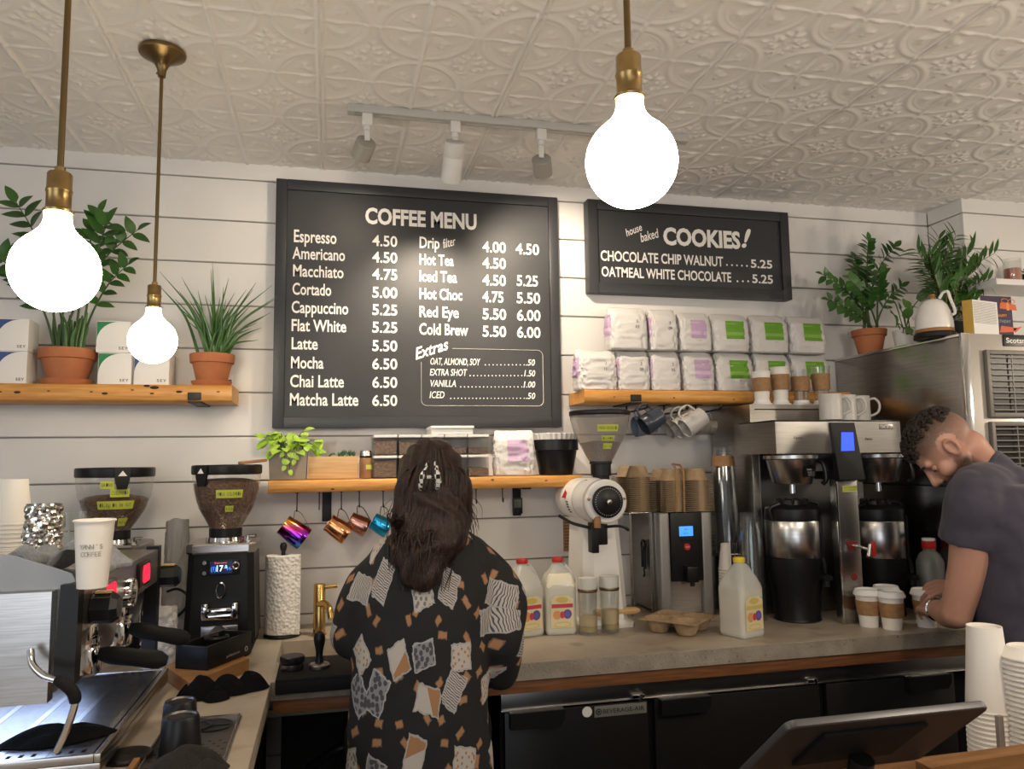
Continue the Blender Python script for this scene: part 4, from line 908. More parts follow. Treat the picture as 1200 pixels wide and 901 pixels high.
        badge(t, R_, z0+h, -PI/2+.40)
        tapestrip(t, f, z0+h*.80, .024, -PI/2-.13, -PI/2+.22, 'GRIND'); tapestrip(t, f, z0+h*.66, .026, -PI/2+.12, -PI/2+.62, 'COLOMBIA'); tapestrip(t, f, z0+h*.46, .026, -PI/2-.25, -PI/2+.80, '18.0g IN 36 OUT'); tapestrip(t, f, z0+h*.17, .026, -PI/2+.40, -PI/2+.75, '4/2')
    return t
zd = aty(262, 637, 2.60).z; ht = aty(270, 546, 2.66).z
g1 = espresso_grinder('black espresso grinder with blue digital display and brown beans in its hopper', -.328, 2.725, zd, .108, ht, .86, 0, True)
mb = MB(); mb.box((0, 0, .006), (.085, .05, .010), .003); o = mb.build('wooden_scoop', 'wood', None, (-.245, 2.70, ZK+ht-ZK+.0075)); o.rotation_euler = (0, -.10, .3); tag(o, 'small flat wooden piece lying on the lid of the black grinder', 'wooden piece')
espresso_grinder('large bean hopper grinder behind the espresso machine with yellow-green tape labels', -.679, 2.77, zd, .116, ht-.004, .62, 0, False)
# ------------------------------------------------------------------ tamping station, cloth, towels
tk = T('tamping_station', 'black portafilter tamping station standing on a wooden block', 'tamping station', (0, 0, ZK))
P4 = [p-Vector((0, .050, 0)) for p in (atz(197, 778, ZC+.03), atz(226, 797, ZC+.03), atz(294, 769, ZC+.03), atz(262, 753, ZC+.03))]
mb = MB(); mb.loft([[(p.x, p.y, z) for p in P4] for z in (0, .004, .034, .036)]); o = fixn(mb.build('tamping_board', 'wood', None, (0, 0, ZK), ang=25)); tag(o, 'honey-coloured wooden block under the black tamping station', 'wooden block')
mb = MB(); cx_ = sum((p for p in P4), Vector())/4; u = (P4[2]-P4[1]); u.z = 0; u.normalize(); v = Vector((-u.y, u.x, 0))
M_ = Matrix(((u.x, v.x, 0, cx_.x+.018), (u.y, v.y, 0, cx_.y+.018), (0, 0, 1, .0368), (0, 0, 0, 1)))
L = (P4[2]-P4[1]).length
mb.span((-L*.43, -.055, 0), (L*.36, -.047, .062), .002, M_); mb.span((-L*.43, .038, 0), (L*.36, .046, .062), .002, M_); mb.span((-L*.43, -.047, 0), (-L*.43+.008, .038, .062), .002, M_); mb.span((L*.36-.008, -.047, 0), (L*.36, .038, .062), .002, M_); mb.span((-L*.42, -.046, 0), (L*.35, .038, .006), 0, M_)
mb.build('housing', 'black', tk)
mb = MB(); mb.tube([M_ @ Vector((L*.0+.028*math.cos(a), -.004+.028*math.sin(a), .062)) for a in np.linspace(.5, 5.6, 20)], .006, 8); mb.build('rest_ring', 'black', tk)
mb = MB(); mb.text('profondi.com', M_ @ facing((-L*.10, -.0553, .014)), .007, .06); mb.tube([M_ @ Vector((L*.26+.006*math.cos(a), -.0555, .018+.006*math.sin(a))) for a in np.linspace(0, 2*PI, 16, endpoint=False)], .0009, 5, closed=True); mb.build('lettering', 'track', tk)
def cloth_mesh(mb, cx, cy, z, rx, ry, h, seed, rot=0, n=44, sp=1.5):
    R_ = Matrix.Rotation(rot, 3, 'Z'); vs = []
    for i in range(n+1):
        for j in range(n+1):
            u = i/n*2-1; v_ = j/n*2-1; r = max(abs(u), abs(v_)); a = math.atan2(v_, u)
            rr = r*(1+.18*NZ.noise(Vector((math.cos(a)*1.5, math.sin(a)*1.5, seed)))); p = R_ @ Vector((rx*rr*math.cos(a), ry*rr*math.sin(a), 0))
            q = Vector((u*sp*.5, v_*sp*.5, seed)); zz = h*(max(0, 1-r**2.4))*(.55+1.0*abs(NZ.noise(q))+.22*NZ.noise(q*2.6))
            vs.append((cx+p.x, cy+p.y, z+max(0.001, zz)))
    N1 = n+1; mb.add(vs, [(i*N1+j, (i+1)*N1+j, (i+1)*N1+j+1, i*N1+j+1) for i in range(n) for j in range(n)])
    rim = [i*N1 for i in range(N1)]+[n*N1+j for j in range(1, N1)]+[i*N1+n for i in range(n-1, -1, -1)]+[j for j in range(n-1, 0, -1)]
    mb.f.append(tuple(reversed(rim))); mb.mi.append(mb.cur)
    return mb
c = atz(262, 795, ZC)
mb = MB(); cloth_mesh(mb, -.055, -.005, 0, .06, .05, .055, 3.2, .4); cloth_mesh(mb, .035, .01, 0, .075, .042, .05, 9.2, .35); cloth_mesh(mb, -.01, -.045, 0, .035, .03, .03, 6.1, .2)
o = mb.build('bar_cloth', 'towelb', None, (-.258, 2.160, ZK), ang=80); tag(o, 'crumpled black bar cloth on the concrete in front of the wooden block', 'cloth')
# rinser
t = T('pitcher_rinser', 'steel pitcher rinser plate set into the counter beside the espresso machine', 'rinser', (0, 0, ZK))
mb = MB(); mb.span((-.352, 1.50, 0), (-.190, 1.955, .004), .001); mb.build('plate', 'steeld', t)
mb = MB(); mb.span((-.349, 1.503, .004), (-.346, 1.952, .009)); mb.span((-.196, 1.503, .004), (-.193, 1.952, .009)); mb.span((-.346, 1.949, .004), (-.196, 1.952, .009)); mb.build('rim', 'steel', t)
mb = MB(); mb.lathe([(.040, .0045), (.042, .006), (.038, .006), (.036, .0042), (.001, .0042)], (-.245, 1.895, 0), 32)
for a in range(3): mb.tube([(-.245, 1.895, .0055), (-.245+.036*math.cos(a*2.1), 1.895+.036*math.sin(a*2.1), .0055)], .003, 6)
mb.build('spray_nozzle', 'black', t)
mb = MB()
for i in range(13):
    for j in range(18):
        if (i+j) % 2: continue
        x = -.335+i*.0108; y = 1.52+j*.018
        if (x+.245)**2+(y-1.895)**2 < .05**2 or (j > 15): continue
        mb.lathe([(.001, .0048), (.0042, .0048)], (x, y, 0), 6)
mb.build('drain_slots', 'black', t)['kind'] = 'stuff'
def dcup(label, px, py, r, h):
    c = atz(px, py, ZC+.005); t = T('black_cup', label, 'cup', (c.x, c.y, ZK+.0062), 0, 'upturned black cups on the rinser')
    mb = MB(); mb.lathe([(r*.97, 0), (r, .002), (r*.98, .010), (r*.86, h-.006), (r*.80, h), (r*.70, h), (r*.66, h-.004), (.001, h-.004)], seg=36); mb.build('body', 'black', t)
    mb = MB(); mb.lathe([(r*.665, h-.0035), (r*.70, h+.0005), (r*.66, h-.002)], seg=36); mb.build('foot_ring', 'steeld', t)
dcup('black upturned cup nearer the camera on the rinser', 211, 884, .041, .075); dcup('black upturned cup behind the other on the rinser', 210, 863, .038, .074)
mb = MB(); cloth_mesh(mb, 0, 0, 0, .085, .06, .05, 12.4, .7); o = mb.build('towel', mat('dark_brown_towel', (.016, .014, .013), .95, bump=.4, bscale=300), None, (-.25, 1.585, ZK+.0095), ang=80); tag(o, 'dark folded towel at the bottom edge next to the upturned cups', 'towel')
mb = MB(); mb.lathe([(.001, .0), (.045, 0), (.047, .006), (.044, .010), (.03, .012), (.001, .008)], seg=32); o = mb.build('round_lid', 'black', None, (-.385, 1.745, ZK)); tag(o, 'black round lid on the counter between drip tray and rinser', 'lid')
mb = MB(); mb.span((-.006, -.12, 0), (.006, .12, .014), .002); o = mb.build('wooden_strip', 'wood', None, (-.362, 1.585, ZK)); o.rotation_euler = (0, 0, -.02); tag(o, 'narrow wooden strip on the counter along the rinser plate', 'wooden strip')
# ------------------------------------------------------------------ espresso machine
XF = -.45; YN = 1.61; YE = 2.33; ZTM = 1.288; XB = -1.08
em = T('espresso_machine', 'large two-group steel espresso machine with black handles on the left counter', 'espresso machine', (0, 0, ZK)); zo = ZK
def emb(mb, name, m_, par=None, **k): o = mb.build(name, m_, par or em, **k); o.location = (0, 0, -zo) if par is None else (0, 0, 0); return o
mb = MB(); mb.prism([(XB, 1.09), (XB, ZTM), (XF, ZTM), (XF, ZTM-.085), (XF-.03, ZTM-.10), (XF-.05, 1.09)], YN+.03, YE-.012); emb(mb, 'upper_body', 'steelh', ang=20)
mb = MB(); mb.span((XB, YN+.05, ZC+.04), (XF-.40, YE-.04, 1.0895), .003); emb(mb, 'rear_body', 'steeld')
for y0, y1, nm in ((YN, YN+.029, 'near'), (YE-.012, YE, 'far')):
    mb = MB(); b = [(XB, 1.085), (XB, ZTM-.004), (XF-.045, ZTM-.004), (XF-.045, 1.085)]
    mb.prism(b, y0, y1); emb(mb, 'end_panel', 'steel', ang=20)
for y0 in (YN-.004, YE-.030):
    a = aty(71, 700, YN).x; b = aty(93, 700, YN).x
    mb = MB(); mb.prism([(a, ZTM+.008), (b, ZTM+.008), (b-.002, 1.115 if y0 < 2 else 1.0), (a-.006, 1.115 if y0 < 2 else 1.0)], y0, y0+.034); emb(mb, 'post', 'black', ang=20)
# guard rail of smoked clear sheet round the near end of the top
zg0, zg1 = ZTM+.001, aty(0, 650, YN+.01).z
mb = MB(); pr = [(XB, zg0), (aty(70, 690, YN).x, zg0)]+[(aty(px, py, YN+.01).x, aty(px, py, YN+.01).z) for px, py in ((88, 681), (84, 672), (60, 664), (35, 657), (18, 651), (0, 649.5))]+[(XB, zg1)]
mb.prism(pr, YN+.010, YN+.014); emb(mb, 'cup_guard', glassy('smoked_sheet', (.33, .34, .36), .15, .7, (.8, .8, .8), .6))
mb = MB(); mb.prism([(aty(-8, 725, 1.6).x, aty(0, 726, 1.6).z), (aty(14, 725, 1.6).x, aty(14, 726, 1.6).z), (aty(14, 722, 1.6).x, aty(14, 722, 1.6).z), (aty(-8, 722, 1.6).x, aty(0, 722, 1.6).z)], YN+.006, YN+.009); emb(mb, 'badge_strip', 'goldtap')
# drip tray
ZTR = .985; XT = -.403; ya, yb = 1.625, 2.225
mb = MB(); mb.span((XB, ya-.01, ZC+.022), (XT, yb+.01, ZTR-.014), .003); mb.span((XT-.012, ya-.01, ZTR-.014), (XT, yb+.01, ZTR+.002), .002); mb.span((XB, ya-.01, ZTR-.014), (XT-.012, ya-.002, ZTR+.002), .002); mb.span((XB, yb+.002, ZTR-.014), (XT-.012, yb+.01, ZTR+.002), .002); emb(mb, 'drip_tray', 'steel')
mb = MB()
nbar = 96
for i in range(nbar):
    y = ya+.004+(yb-ya-.008)*(i+.5)/nbar
    if .0 < (y-ya) < .045 or (yb-y) < .045: continue
    mb.span((XB+.01, y-.0020, ZTR-.006), (XT-.020, y+.0020, ZTR))
for x in np.linspace(XT-.022, XB+.02, 9): mb.span((x-.006, ya, ZTR-.005), (x+.006, yb, ZTR+.0006))
mb.span((XB+.01, ya, ZTR-.005), (XT-.016, ya+.012, ZTR)); mb.span((XB+.01, yb-.012, ZTR-.005), (XT-.016, yb, ZTR)); mb.span((XB+.01, ya+.028, ZTR-.005), (XT-.016, ya+.044, ZTR)); mb.span((XB+.01, yb-.044, ZTR-.005), (XT-.016, yb-.028, ZTR))
for i in range(30):
    x = XT-.026-i*.021
    for q in (ya+.012, yb-.028): mb.span((x-.0065, q, ZTR-.005), (x+.0065, q+.016, ZTR))
emb(mb, 'drip_grate', 'steel')['kind'] = 'stuff'
for x in (XT-.05, XB+.05):
    for y in (ya+.05, yb-.05): mb = MB(); mb.lathe([(.001, 0), (.02, 0), (.022, .004), (.018, .0215), (.001, .0215)], (x, y, ZK), 18); emb(mb, 'foot', 'black')
mb = MB(); mb.span((XF-.36, 1.70, 1.0845), (XF-.12, 2.24, 1.0895), .001); emb(mb, 'assumed_work_light', mat('lit_led_strip', (.8, .85, 1), .4, emit=(.5, .64, 1), estr=1.2))  # assumed LED strip under the upper body, not itself seen
area('assumed_machine_light', (XF-.24, 1.97, 1.082), (0, 0, 0), .22, .5, .9, (.45, .6, 1))  # assumed lamp, inferred from the bluish light on the drip tray
# groups and portafilters
for k, (y, hp0, hp1) in enumerate(((2.11, (152, 736), (222, 749)), (1.84, (116, 766), (196, 774)))):
    mb = MB(); mb.lathe([(.001, 1.0), (.001, 1.135), (.036, 1.135), (.040, 1.12), (.040, 1.085), (.034, 1.078), (.001, 1.076)][1:], (XF-.055, y, 0), 32); mb.span((XF-.10, y-.03, 1.11), (XF-.03, y+.03, 1.20), .006); emb(mb, 'group_head', 'chrome')
    a = aty(*hp0, y-.02); b = aty(*hp1, y-.02); hz = a.z
    mb = MB(); mb.lathe([(.001, hz-.012), (.028, hz-.012), (.034, hz-.004), (.034, hz+.020), (.037, hz+.022), (.037, hz+.030), (.030, hz+.030)], (XF-.055, y, 0), 32); mb.cyl((XF-.03, y-.004, hz+.004), (a.x+.012, a.y, a.z), .009)
    mb.tube(bez([(XF-.055, y, hz-.012), (XF-.055, y, hz-.024), (XF-.055, y-.014, hz-.034)], 4), .008, 10); mb.tube(bez([(XF-.055, y, hz-.012), (XF-.055, y, hz-.024), (XF-.055, y+.014, hz-.034)], 4), .008, 10)
    pf = emb(mb, 'portafilter', 'chrome')
    d = b-a; n = 10; rr = [.012, .0165, .0185, .0185, .018, .0178, .018, .019, .0195, .018, .010]
    mb = MB(); mb.tube([a+d*(i/n) for i in range(n+1)], rr, 18); emb(mb, 'handle', 'blackmat', pf)
    # touch pad with three lit loops on the tilted front
    cy_ = (2.12, 1.80)[k]; pz = ZTM-.034
    mb = MB(); mb.span((XF-.002, cy_-.055, pz-.036), (XF+.008, cy_+.055, pz+.022), .008); pd = emb(mb, 'touch_pad', 'black' if k == 0 else 'steelh')
    for j in (-1, 0, 1):
        mb = MB(); mb.tube([(XF+.010, cy_+j*.022+.0085*math.cos(a_), pz-.006+.020*math.sin(a_)) for a_ in np.linspace(0, 2*PI, 20, endpoint=False)], .0024, 6, closed=True); emb(mb, 'lit_loop', 'redlit', pd)
# gauge and front panel marks
mb = MB(); M_ = Matrix.Translation((XF, 1.955, ZTM-.062)) @ Matrix.Rotation(PI/2, 4, 'Y'); mb.lathe([(.001, .008), (.025, .008), (.026, .018), (.031, .020), (.033, .014), (.033, -.002)], seg=36, M=M_); emb(mb, 'pressure_gauge', 'chrome')
mb = MB()
for j in range(4): mb.span((XF-.0005, 2.02+j*.022, ZTM-.080), (XF+.0008, 2.025+j*.022, ZTM-.055)); mb.span((XF-.0005, 2.02+j*.022, ZTM-.070), (XF+.0008, 2.031+j*.022, ZTM-.066))
emb(mb, 'front_lettering', 'ink')
# steam valves with hexagon knobs
for y, x1 in ((YN+.035, XF+.01), (YE-.02, XF+.01)):
    a = aty(115, 712, 1.70)
    yy = 1.70 if y < 2 else 2.36
    zc = a.z if y < 2 else aty(192, 675, 2.36).z; x0 = aty(95, 712, 1.70).x if y < 2 else aty(176, 672, 2.36).x; x2 = aty(140, 712, 1.70).x if y < 2 else aty(211, 675, 2.36).x
    mb = MB(); mb.tube([(XF-.03, yy, zc), (x0+.012, yy, zc)], .016, 16); mb.tube([(x0+.008, yy, zc), (x0+.018, yy, zc)], .024, 16); kn_ = emb(mb, 'steam_valve', 'black')
    mb = MB(); L = x2-x0-.02; mb.tube([(x0+.018, yy, zc), (x0+.022, yy, zc), (x2-.012, yy, zc), (x2, yy, zc)], [.026, .030, .031, .022], 8); emb(mb, 'knob', 'black', kn_, ang=20)
    mb = MB(); mb.span((x0+.026, yy-.011, zc+.0285), (x2-.014, yy+.011, zc+.0325), .001); emb(mb, 'knob_inlay', 'oak', kn_)
# steam wand with rubber grip
W_ = bez([aty(36, 762, 1.585), aty(38, 778, 1.57), aty(52, 792, 1.55), aty(74, 800, 1.53), aty(88, 818, 1.53), aty(80, 850, 1.54), aty(66, 881, 1.555)], 6)
mb = MB(); mb.tube(W_, [.0062]*(len(W_)-5)+[.0062, .0062, .006, .006, .0045], 12); wv = emb(mb, 'steam_wand', 'chrome')
mb = MB(); mb.tube(W_[16:26], [.009]+[.0105]*8+[.009], 12); emb(mb, 'rubber_grip', 'blackmat', wv)
mb = MB(); p = aty(6, 797, 1.70); mb.lathe([(.001, 0), (.016, .002), (.019, .012), (.012, .02), (.016, .03), (.010, .042), (.001, .045)], seg=20, M=Matrix.Translation(p-Vector((.02, 0, .01))) @ Matrix.Rotation(.9, 4, 'Y')); emb(mb, 'blue_reflection_knob', mat('chrome_painted_blue_light', (.12, .16, .55), .12, metal=1))  # knob standing for a blue reflection; the blue light is in its colour
# things on the machine top
c = atz(64, 868, ZTR)
mb = MB(); cloth_mesh(mb, 0, 0, 0, .10, .05, .035, 15.3, .12); o = mb.build('bar_cloth', 'towelb', None, (c.x, c.y+.01, ZTR+.0012), ang=80); tag(o, 'black folded cloth lying on the drip tray under the steam wand', 'cloth')
ZM = ZTM+.0005
c = atz(108, 688, ZM)
t = T('paper_cup', "white paper cup printed YANNI'S COFFEE on top of the espresso machine", 'paper cup', (c.x, c.y, ZM))
hh = aty(108, 609, c.y).z-ZM; r1 = (aty(132, 609, c.y).x-aty(84, 609, c.y).x)/2; r0 = r1*.74
cupf = lambda z: r0+(r1-r0)*z/hh
mb = MB(); mb.lathe([(.001, .004), (r0-.002, .003), (r0, 0), (r1-.001, hh-.003), (r1+.0018, hh-.003), (r1+.0022, hh-.0005), (r1, hh+.001), (r1-.002, hh-.002), (r0-.001, .006), (.001, .006)], seg=48); mb.build('cup', 'cup', t)
mb = MB()
for s, z_, w_ in (("YANNI'S", hh*.585, .9), ('COFFEE', hh*.475, .82)):
    n = len(s)
    for i, ch in enumerate(s):
        aa = -PI/2+.12+(i-(n-1)/2)*w_/n*1.42; r = cupf(z_)+.0012
        mb.text(ch, Matrix.Translation((r*math.cos(aa), r*math.sin(aa), z_)) @ Matrix.Rotation(aa+PI/2, 4, 'Z') @ Matrix.Rotation(PI/2-.10, 4, 'X') @ Matrix.Translation((-.003, 0, 0)), hh*.07)
mb.build('printed_name', mat('grey_print', (.30, .28, .26), .7), t)
# grey towel with a rolled fold
c = atz(110, 668, ZM)
mb = MB(); n = 22; A = []
path = [(-.15, .0), (-.13, .030), (-.10, .044), (-.07, .036), (-.06, .012), (-.075, .004), (-.05, .002), (-.02, .018), (.02, .05), (.06, .046), (.10, .020), (.13, .004)]
PP = bez([(x*.78, 0, z) for x, z in path], 4); th = .006; rg = []
for j in range(n+1):
    y = -.06+.12*j/n; wv_ = .006*math.sin(j*.5)
    up = [(p.x+.25*y+wv_, y, max(0, p.z)*(1+.3*math.sin(j*.3))+th) for p in PP]; dn = [(p.x+.25*y+wv_, y, max(0, p.z)*(1+.3*math.sin(j*.3))) for p in PP]
    rg.append(up+dn[::-1])
mb.loft(rg); o = fixn(mb.build('grey_towel', 'towelg', None, (c.x-.045, c.y-.0, ZM), ang=80)); tag(o, 'grey terry towel draped on the espresso machine behind the paper cup', 'towel')
# foil bag, glass, cactus, upside-down paper cups
def crumple(mb, r, h, seed, amp, top=.8):
    n = 60; m_ = 40; rings = []
    for i in range(m_+1):
        v_ = i/m_; row = []
        for k in range(n):
            a = 2*PI*k/n; p = Vector((math.cos(a)*1.6, math.sin(a)*1.6, v_*4+seed)); rr = r*(1-(1-top)*v_)*(1+amp*(abs(NZ.noise(p*1.8))*1.6-.4)+amp*.6*NZ.noise(p*5))
            row.append((rr*math.cos(a), rr*math.sin(a)*.8, h*v_+(h*.03*NZ.noise(p*.9) if 0 < i else 0)))
        rings.append(row)
    mb.loft(rings); return mb
c = atz(48, 662, ZM)
mb = MB(); crumple(mb, .042, aty(48, 590, c.y).z-ZM, 3.3, .20, .85); o = mb.build('foil_bag', mat('crinkled_foil', (.62, .58, .52), .16, metal=1), None, (c.x, c.y, ZM), ang=20); tag(o, 'crinkled silver foil bag standing beside the paper cup stacks', 'foil bag')
c2 = atz(70, 655, ZM)
mb = MB(); hg = aty(68, 601, c2.y).z-ZM; mb.lathe([(.001, .002), (.022, 0), (.024, .004), (.029, hg), (.027, hg), (.022, .008), (.001, .006)], seg=32); o = mb.build('drinking_glass', 'glass', None, (c2.x+.018, c2.y+.03, ZM)); tag(o, 'clear drinking glass between the foil bag and the grey towel', 'glass')
t = T('cactus', 'small dark green cactus in a dark pot behind the espresso machine', 'potted plant', (-.79, 2.56, ZK))
mb = MB(); mb.lathe([(.001, 0), (.05, 0), (.062, .10), (.06, .30), (.056, .31), (.001, .305)], seg=32); mb.build('pot', 'cement', t)
mb = MB(); rnd = random.Random(2)
for bx_, tx, hz in ((.01, .03, .15), (-.02, -.04, .08), (.03, .07, .06), (-.035, -.01, .055), (.045, .09, .10)):
    P = bez([(bx_, 0, .30), ((bx_+tx)/2-.006, -.01, .30+hz*.5), (tx, -.015, .30+hz)], 6); mb.tube(P, [.011+.004*math.sin(i*2.2) for i in range(len(P)-1)]+[.004], 6)
mb.build('stems', 'blade', t)
mb = MB(); crumple(mb, .05, .17, 8.8, .16, .9); o = mb.build('grey_coffee_bag', 'bag', None, (-.478, 2.50, ZK), ang=40); tag(o, 'crumpled grey-white coffee bag on the counter behind the steam valve', 'coffee bag')
mb = MB(); crumple(mb, .048, .40, 5.1, .12, .75); o = mb.build('grey_coffee_bag', mat('grey_bag', (.33, .32, .31), .5, bump=.3, bscale=25), None, (-.50, 2.86, ZK), ang=40); tag(o, 'tall grey coffee bag against the wall left of the black grinder', 'coffee bag')
mb = MB(); mb.tube(bez([aty(196, 735, 2.62), aty(206, 724, 2.66), aty(219, 710, 2.72), aty(219, 697, 2.74), aty(208, 690, 2.76), aty(196, 693, 2.78)], 8), .0045, 8)
o = mb.build('power_cord', 'black'); tag(o, 'black power cord looping between the grey bag and the black grinder', 'cord')
cup_proto = None
def inv_cup_mesh(r, h):   # upside-down paper cup: rim at z=0, base at the top
    mb = MB(); mb.lathe([(r*.988, .002), (r*1.0, -.0005), (r*1.035, .0012), (r*1.03, .0042), (r*.995, .005), (r*.735, h), (r*.705, h), (r*.70, h-.006), (.001, h-.006)], seg=44); return mb
def cup_stack(label, x, y, z, r, h, n, pitch, group, m_='cup', name='paper_cup', top=None, lean=(0, 0)):
    mb = inv_cup_mesh(r, h); o = mb.build(name, m_, None, (x, y, z)); tag(o, label, 'paper cup' if m_ == 'cup' else 'cup', group)
    for i in range(1, n):
        c = o.copy(); COL.objects.link(c); c.location = (x+lean[0]*i, y+lean[1]*i, z+pitch*i)
        if top and i == n-1: c['label'] = top
c = atz(16, 652, ZM)
for px, nm in ((12, 'left'), (-27, 'far left')):
    cc = atz(px, 655, ZM); cup_stack('upturned white paper cup nested in the %s stack on the espresso machine' % nm, cc.x-.004, cc.y+.0, ZM+.001, .047, .112, 9, .0105, 'paper cups stacked on the espresso machine', top='top upturned paper cup of the %s stack on the espresso machine' % nm)
# ------------------------------------------------------------------ sink side
c = aty(374, 742, 2.80); zt = aty(374, 684, 2.80).z
t = T('faucet', 'brushed gold faucet at the back of the concrete sink', 'faucet', (c.x, 2.80, ZK)); h = zt-ZK
mb = MB(); mb.lathe([(.001, 0), (.026, 0), (.026, .004), (.021, .006), (.0195, h-.002), (.018, h), (.001, h)], seg=32); mb.build('body', 'goldtap', t)
mb = MB(); mb.tube(bez([(.0, -.012, h*.62), (.020, -.045, h*.64), (.034, -.080, h*.56), (.040, -.095, h*.40)], 8), .0115, 16); mb.build('spout', 'goldtap', t)
mb = MB(); mb.tube([(.0, 0, h-.012), (.060, .0, h-.010)], [.008, .007], 12); mb.build('lever', 'goldtap', t)
mb = MB(); mb.span((XS0+.012, 2.215, .0005), (.40, 2.452, .010), .003); mb.span((XS0+.012, 2.215, -.030), (.40, 2.230, .004), .003)
o = mb.build('tamping_mat', 'blackmat', None, (0, 0, ZK)); tag(o, 'black rubber tamping mat lipped over the counter edge in front of the sink', 'mat')
zm = ZK+.0108
c = atz(342, 786, zm)
t = T('puck_tool', 'low round black coffee distributor on the tamping mat', 'distributor', (c.x, c.y+.02, zm))
mb = MB(); mb.lathe([(.001, 0), (.030, 0), (.031, .002), (.031, .016), (.028, .018)], seg=36); mb.build('base', 'steeld', t)
mb = MB(); mb.lathe([(.028, .018), (.033, .019), (.034, .022), (.034, .034), (.031, .037), (.001, .037)], seg=36); mb.build('cap', 'black', t)
c = atz(374, 784, zm)
t = T('tamper', 'black-handled tamper standing upright on the tamping mat', 'tamper', (c.x, c.y+.02, zm))
mb = MB(); mb.lathe([(.001, 0), (.029, 0), (.029, .008), (.026, .011), (.010, .014), (.001, .015)], seg=36); mb.build('base', 'steeld', t)
mb = MB(); mb.lathe([(.012, .0145), (.0095, .030), (.010, .045), (.0155, .070), (.0165, .082), (.013, .094), (.006, .099), (.001, .100)], seg=28); mb.build('handle', 'black', t)
# ================================================================== RIGHT COUNTER
# milk jugs
def rsq(w, d, z, b, cx=0, cy=0, n=5):
    out = []
    for qx, qy, a0 in ((1, -1, -PI/2), (1, 1, 0), (-1, 1, PI/2), (-1, -1, PI)):
        for k in range(n):
            a = a0+PI/2*k/(n-1); out.append((cx+qx*(w-b)+b*math.cos(a), cy+qy*(d-b)+b*math.sin(a), z))
    return out
rosette = [mat('label_gold', (.62, .48, .13), .5), mat('label_cream', (.72, .62, .36), .5), mat('label_red', (.55, .05, .10), .5), mat('label_violet', (.16, .07, .30), .5), mat('label_orange', (.70, .33, .12), .5), mat('label_blue', (.10, .14, .42), .5)]
def milk_jug(label, x, y, w, h, rz, fill, cap, lab_side, accent):
    t = T('milk_jug', label, 'milk jug', (x, y, ZK), rz, 'plastic milk jugs')
    hb = h*.60
    R_ = [rsq(w*.92, w*.92, 0, .014), rsq(w, w, .008, .018), rsq(w, w, h*.06, .018), rsq(w*.985, w*.985, h*.30, .018), rsq(w, w, hb, .018), rsq(w*.97, w*.95, h*.66, .02), rsq(w*.80, w*.74, h*.77, .022), rsq(w*.50, w*.46, h*.87, .020), rsq(w*.36, w*.34, h*.905, .0155), rsq(.0175, .0175, h*.92, .0172), rsq(.0175, .0175, h*.945, .0172)]
    mb = MB(); mb.loft(R_); mb.build('bottle', 'milkjug', t, ang=60)
    mb = MB(); mb.tube(bez([(w*.80, 0, h*.58), (w*.93, 0, h*.66), (w*.88, 0, h*.74), (w*.66, 0, h*.83), (w*.34, 0, h*.885)], 6), [.012]*24+[.010], 12); mb.build('grip', 'milkjug', t)
    k = [(z, r) for z, r in ((.004, .93), (.012, .98), (h*.06, .98), (h*.30, .965), (hb, .98), (h*.66, .95), (h*.77, .78), (h*.85, .5)) if z < fill*h]
    R_ = [rsq(w*r, w*r, z, .016) for z, r in k]; zt_ = fill*h; rt = float(np.interp(zt_, [0, hb, h*.66, h*.77, h*.87], [.98, .98, .95, .76, .47])); R_.append(rsq(w*rt, w*rt, zt_, .016))
    mb = MB(); mb.loft(R_); mb.build('milk', 'milk', t, ang=60)
    mb = MB(); mb.lathe([(.0195, h*.945-.002), (.020, h*.95), (.020, h-.003), (.018, h), (.001, h)], seg=28, wob=lambda a, z_: 1+.02*math.sin(a*24)); mb.build('cap', cap, t)
    # printed label on one face
    M_ = facing((0, -w-.0012, 0)) if lab_side == 'front' else Matrix.Rotation(PI/2, 4, 'Z') @ facing((0, -w-.0012, 0))
    lw, z0, z1 = w*.74, h*.10, h*.52; mb = MB()
    def pl(poly, mi, zz=0.): mb.cur = mi; mb.add([(p[0], p[1], zz) for p in poly], [tuple(range(len(poly)))], M_)
    pl([(-lw, z0), (lw, z0), (lw, z1-.012), (lw*.6, z1), (-lw*.6, z1), (-lw, z1-.012)], 1)
    disc = lambda cx, cz, rx, rz_: [(cx+rx*math.cos(a), cz+rz_*math.sin(a)) for a in np.linspace(0, 2*PI, 18, endpoint=False)]
    pl(disc(0, z1-.014, lw*.55, .010), 0, .0003); hz = z0+(z1-z0)*.62
    pl([(-lw*.95, hz), (lw*.95, hz), (lw*.95, hz+.013), (-lw*.95, hz+.013)], accent, .0003)
    pl(disc(-lw*.45, z0+(z1-z0)*.40, lw*.38, lw*.38), 4, .0003); pl(disc(lw*.45, z0+(z1-z0)*.42, lw*.38, lw*.40), 3, .0003); pl(disc(lw*.45, z0+(z1-z0)*.42, lw*.2, lw*.2), 5, .0005); pl(disc(0, z0+(z1-z0)*.40, lw*.2, lw*.3), 2, .0004)
    pl(disc(0, z0+.011, lw*.75, .009), 0, .0003); pl(disc(0, z0+.011, lw*.66, .0065), 1, .0005)
    mb.build('label', rosette, t)
    return t
hm = .252
milk_jug('milk jug with red cap partly hidden behind the patterned sleeve', .648, 2.60, .056, hm, .30, .50, 'red', 'front', 2)
milk_jug('fuller milk jug with red cap standing left of the white grinder', .773, 2.595, .053, hm, -.05, .80, 'red', 'front', 2)
milk_jug('half-full milk jug with yellow cap in front of the hot water tower', 1.340, 2.375, .055, .254, .33, .60, 'yellow', 'front', 0)
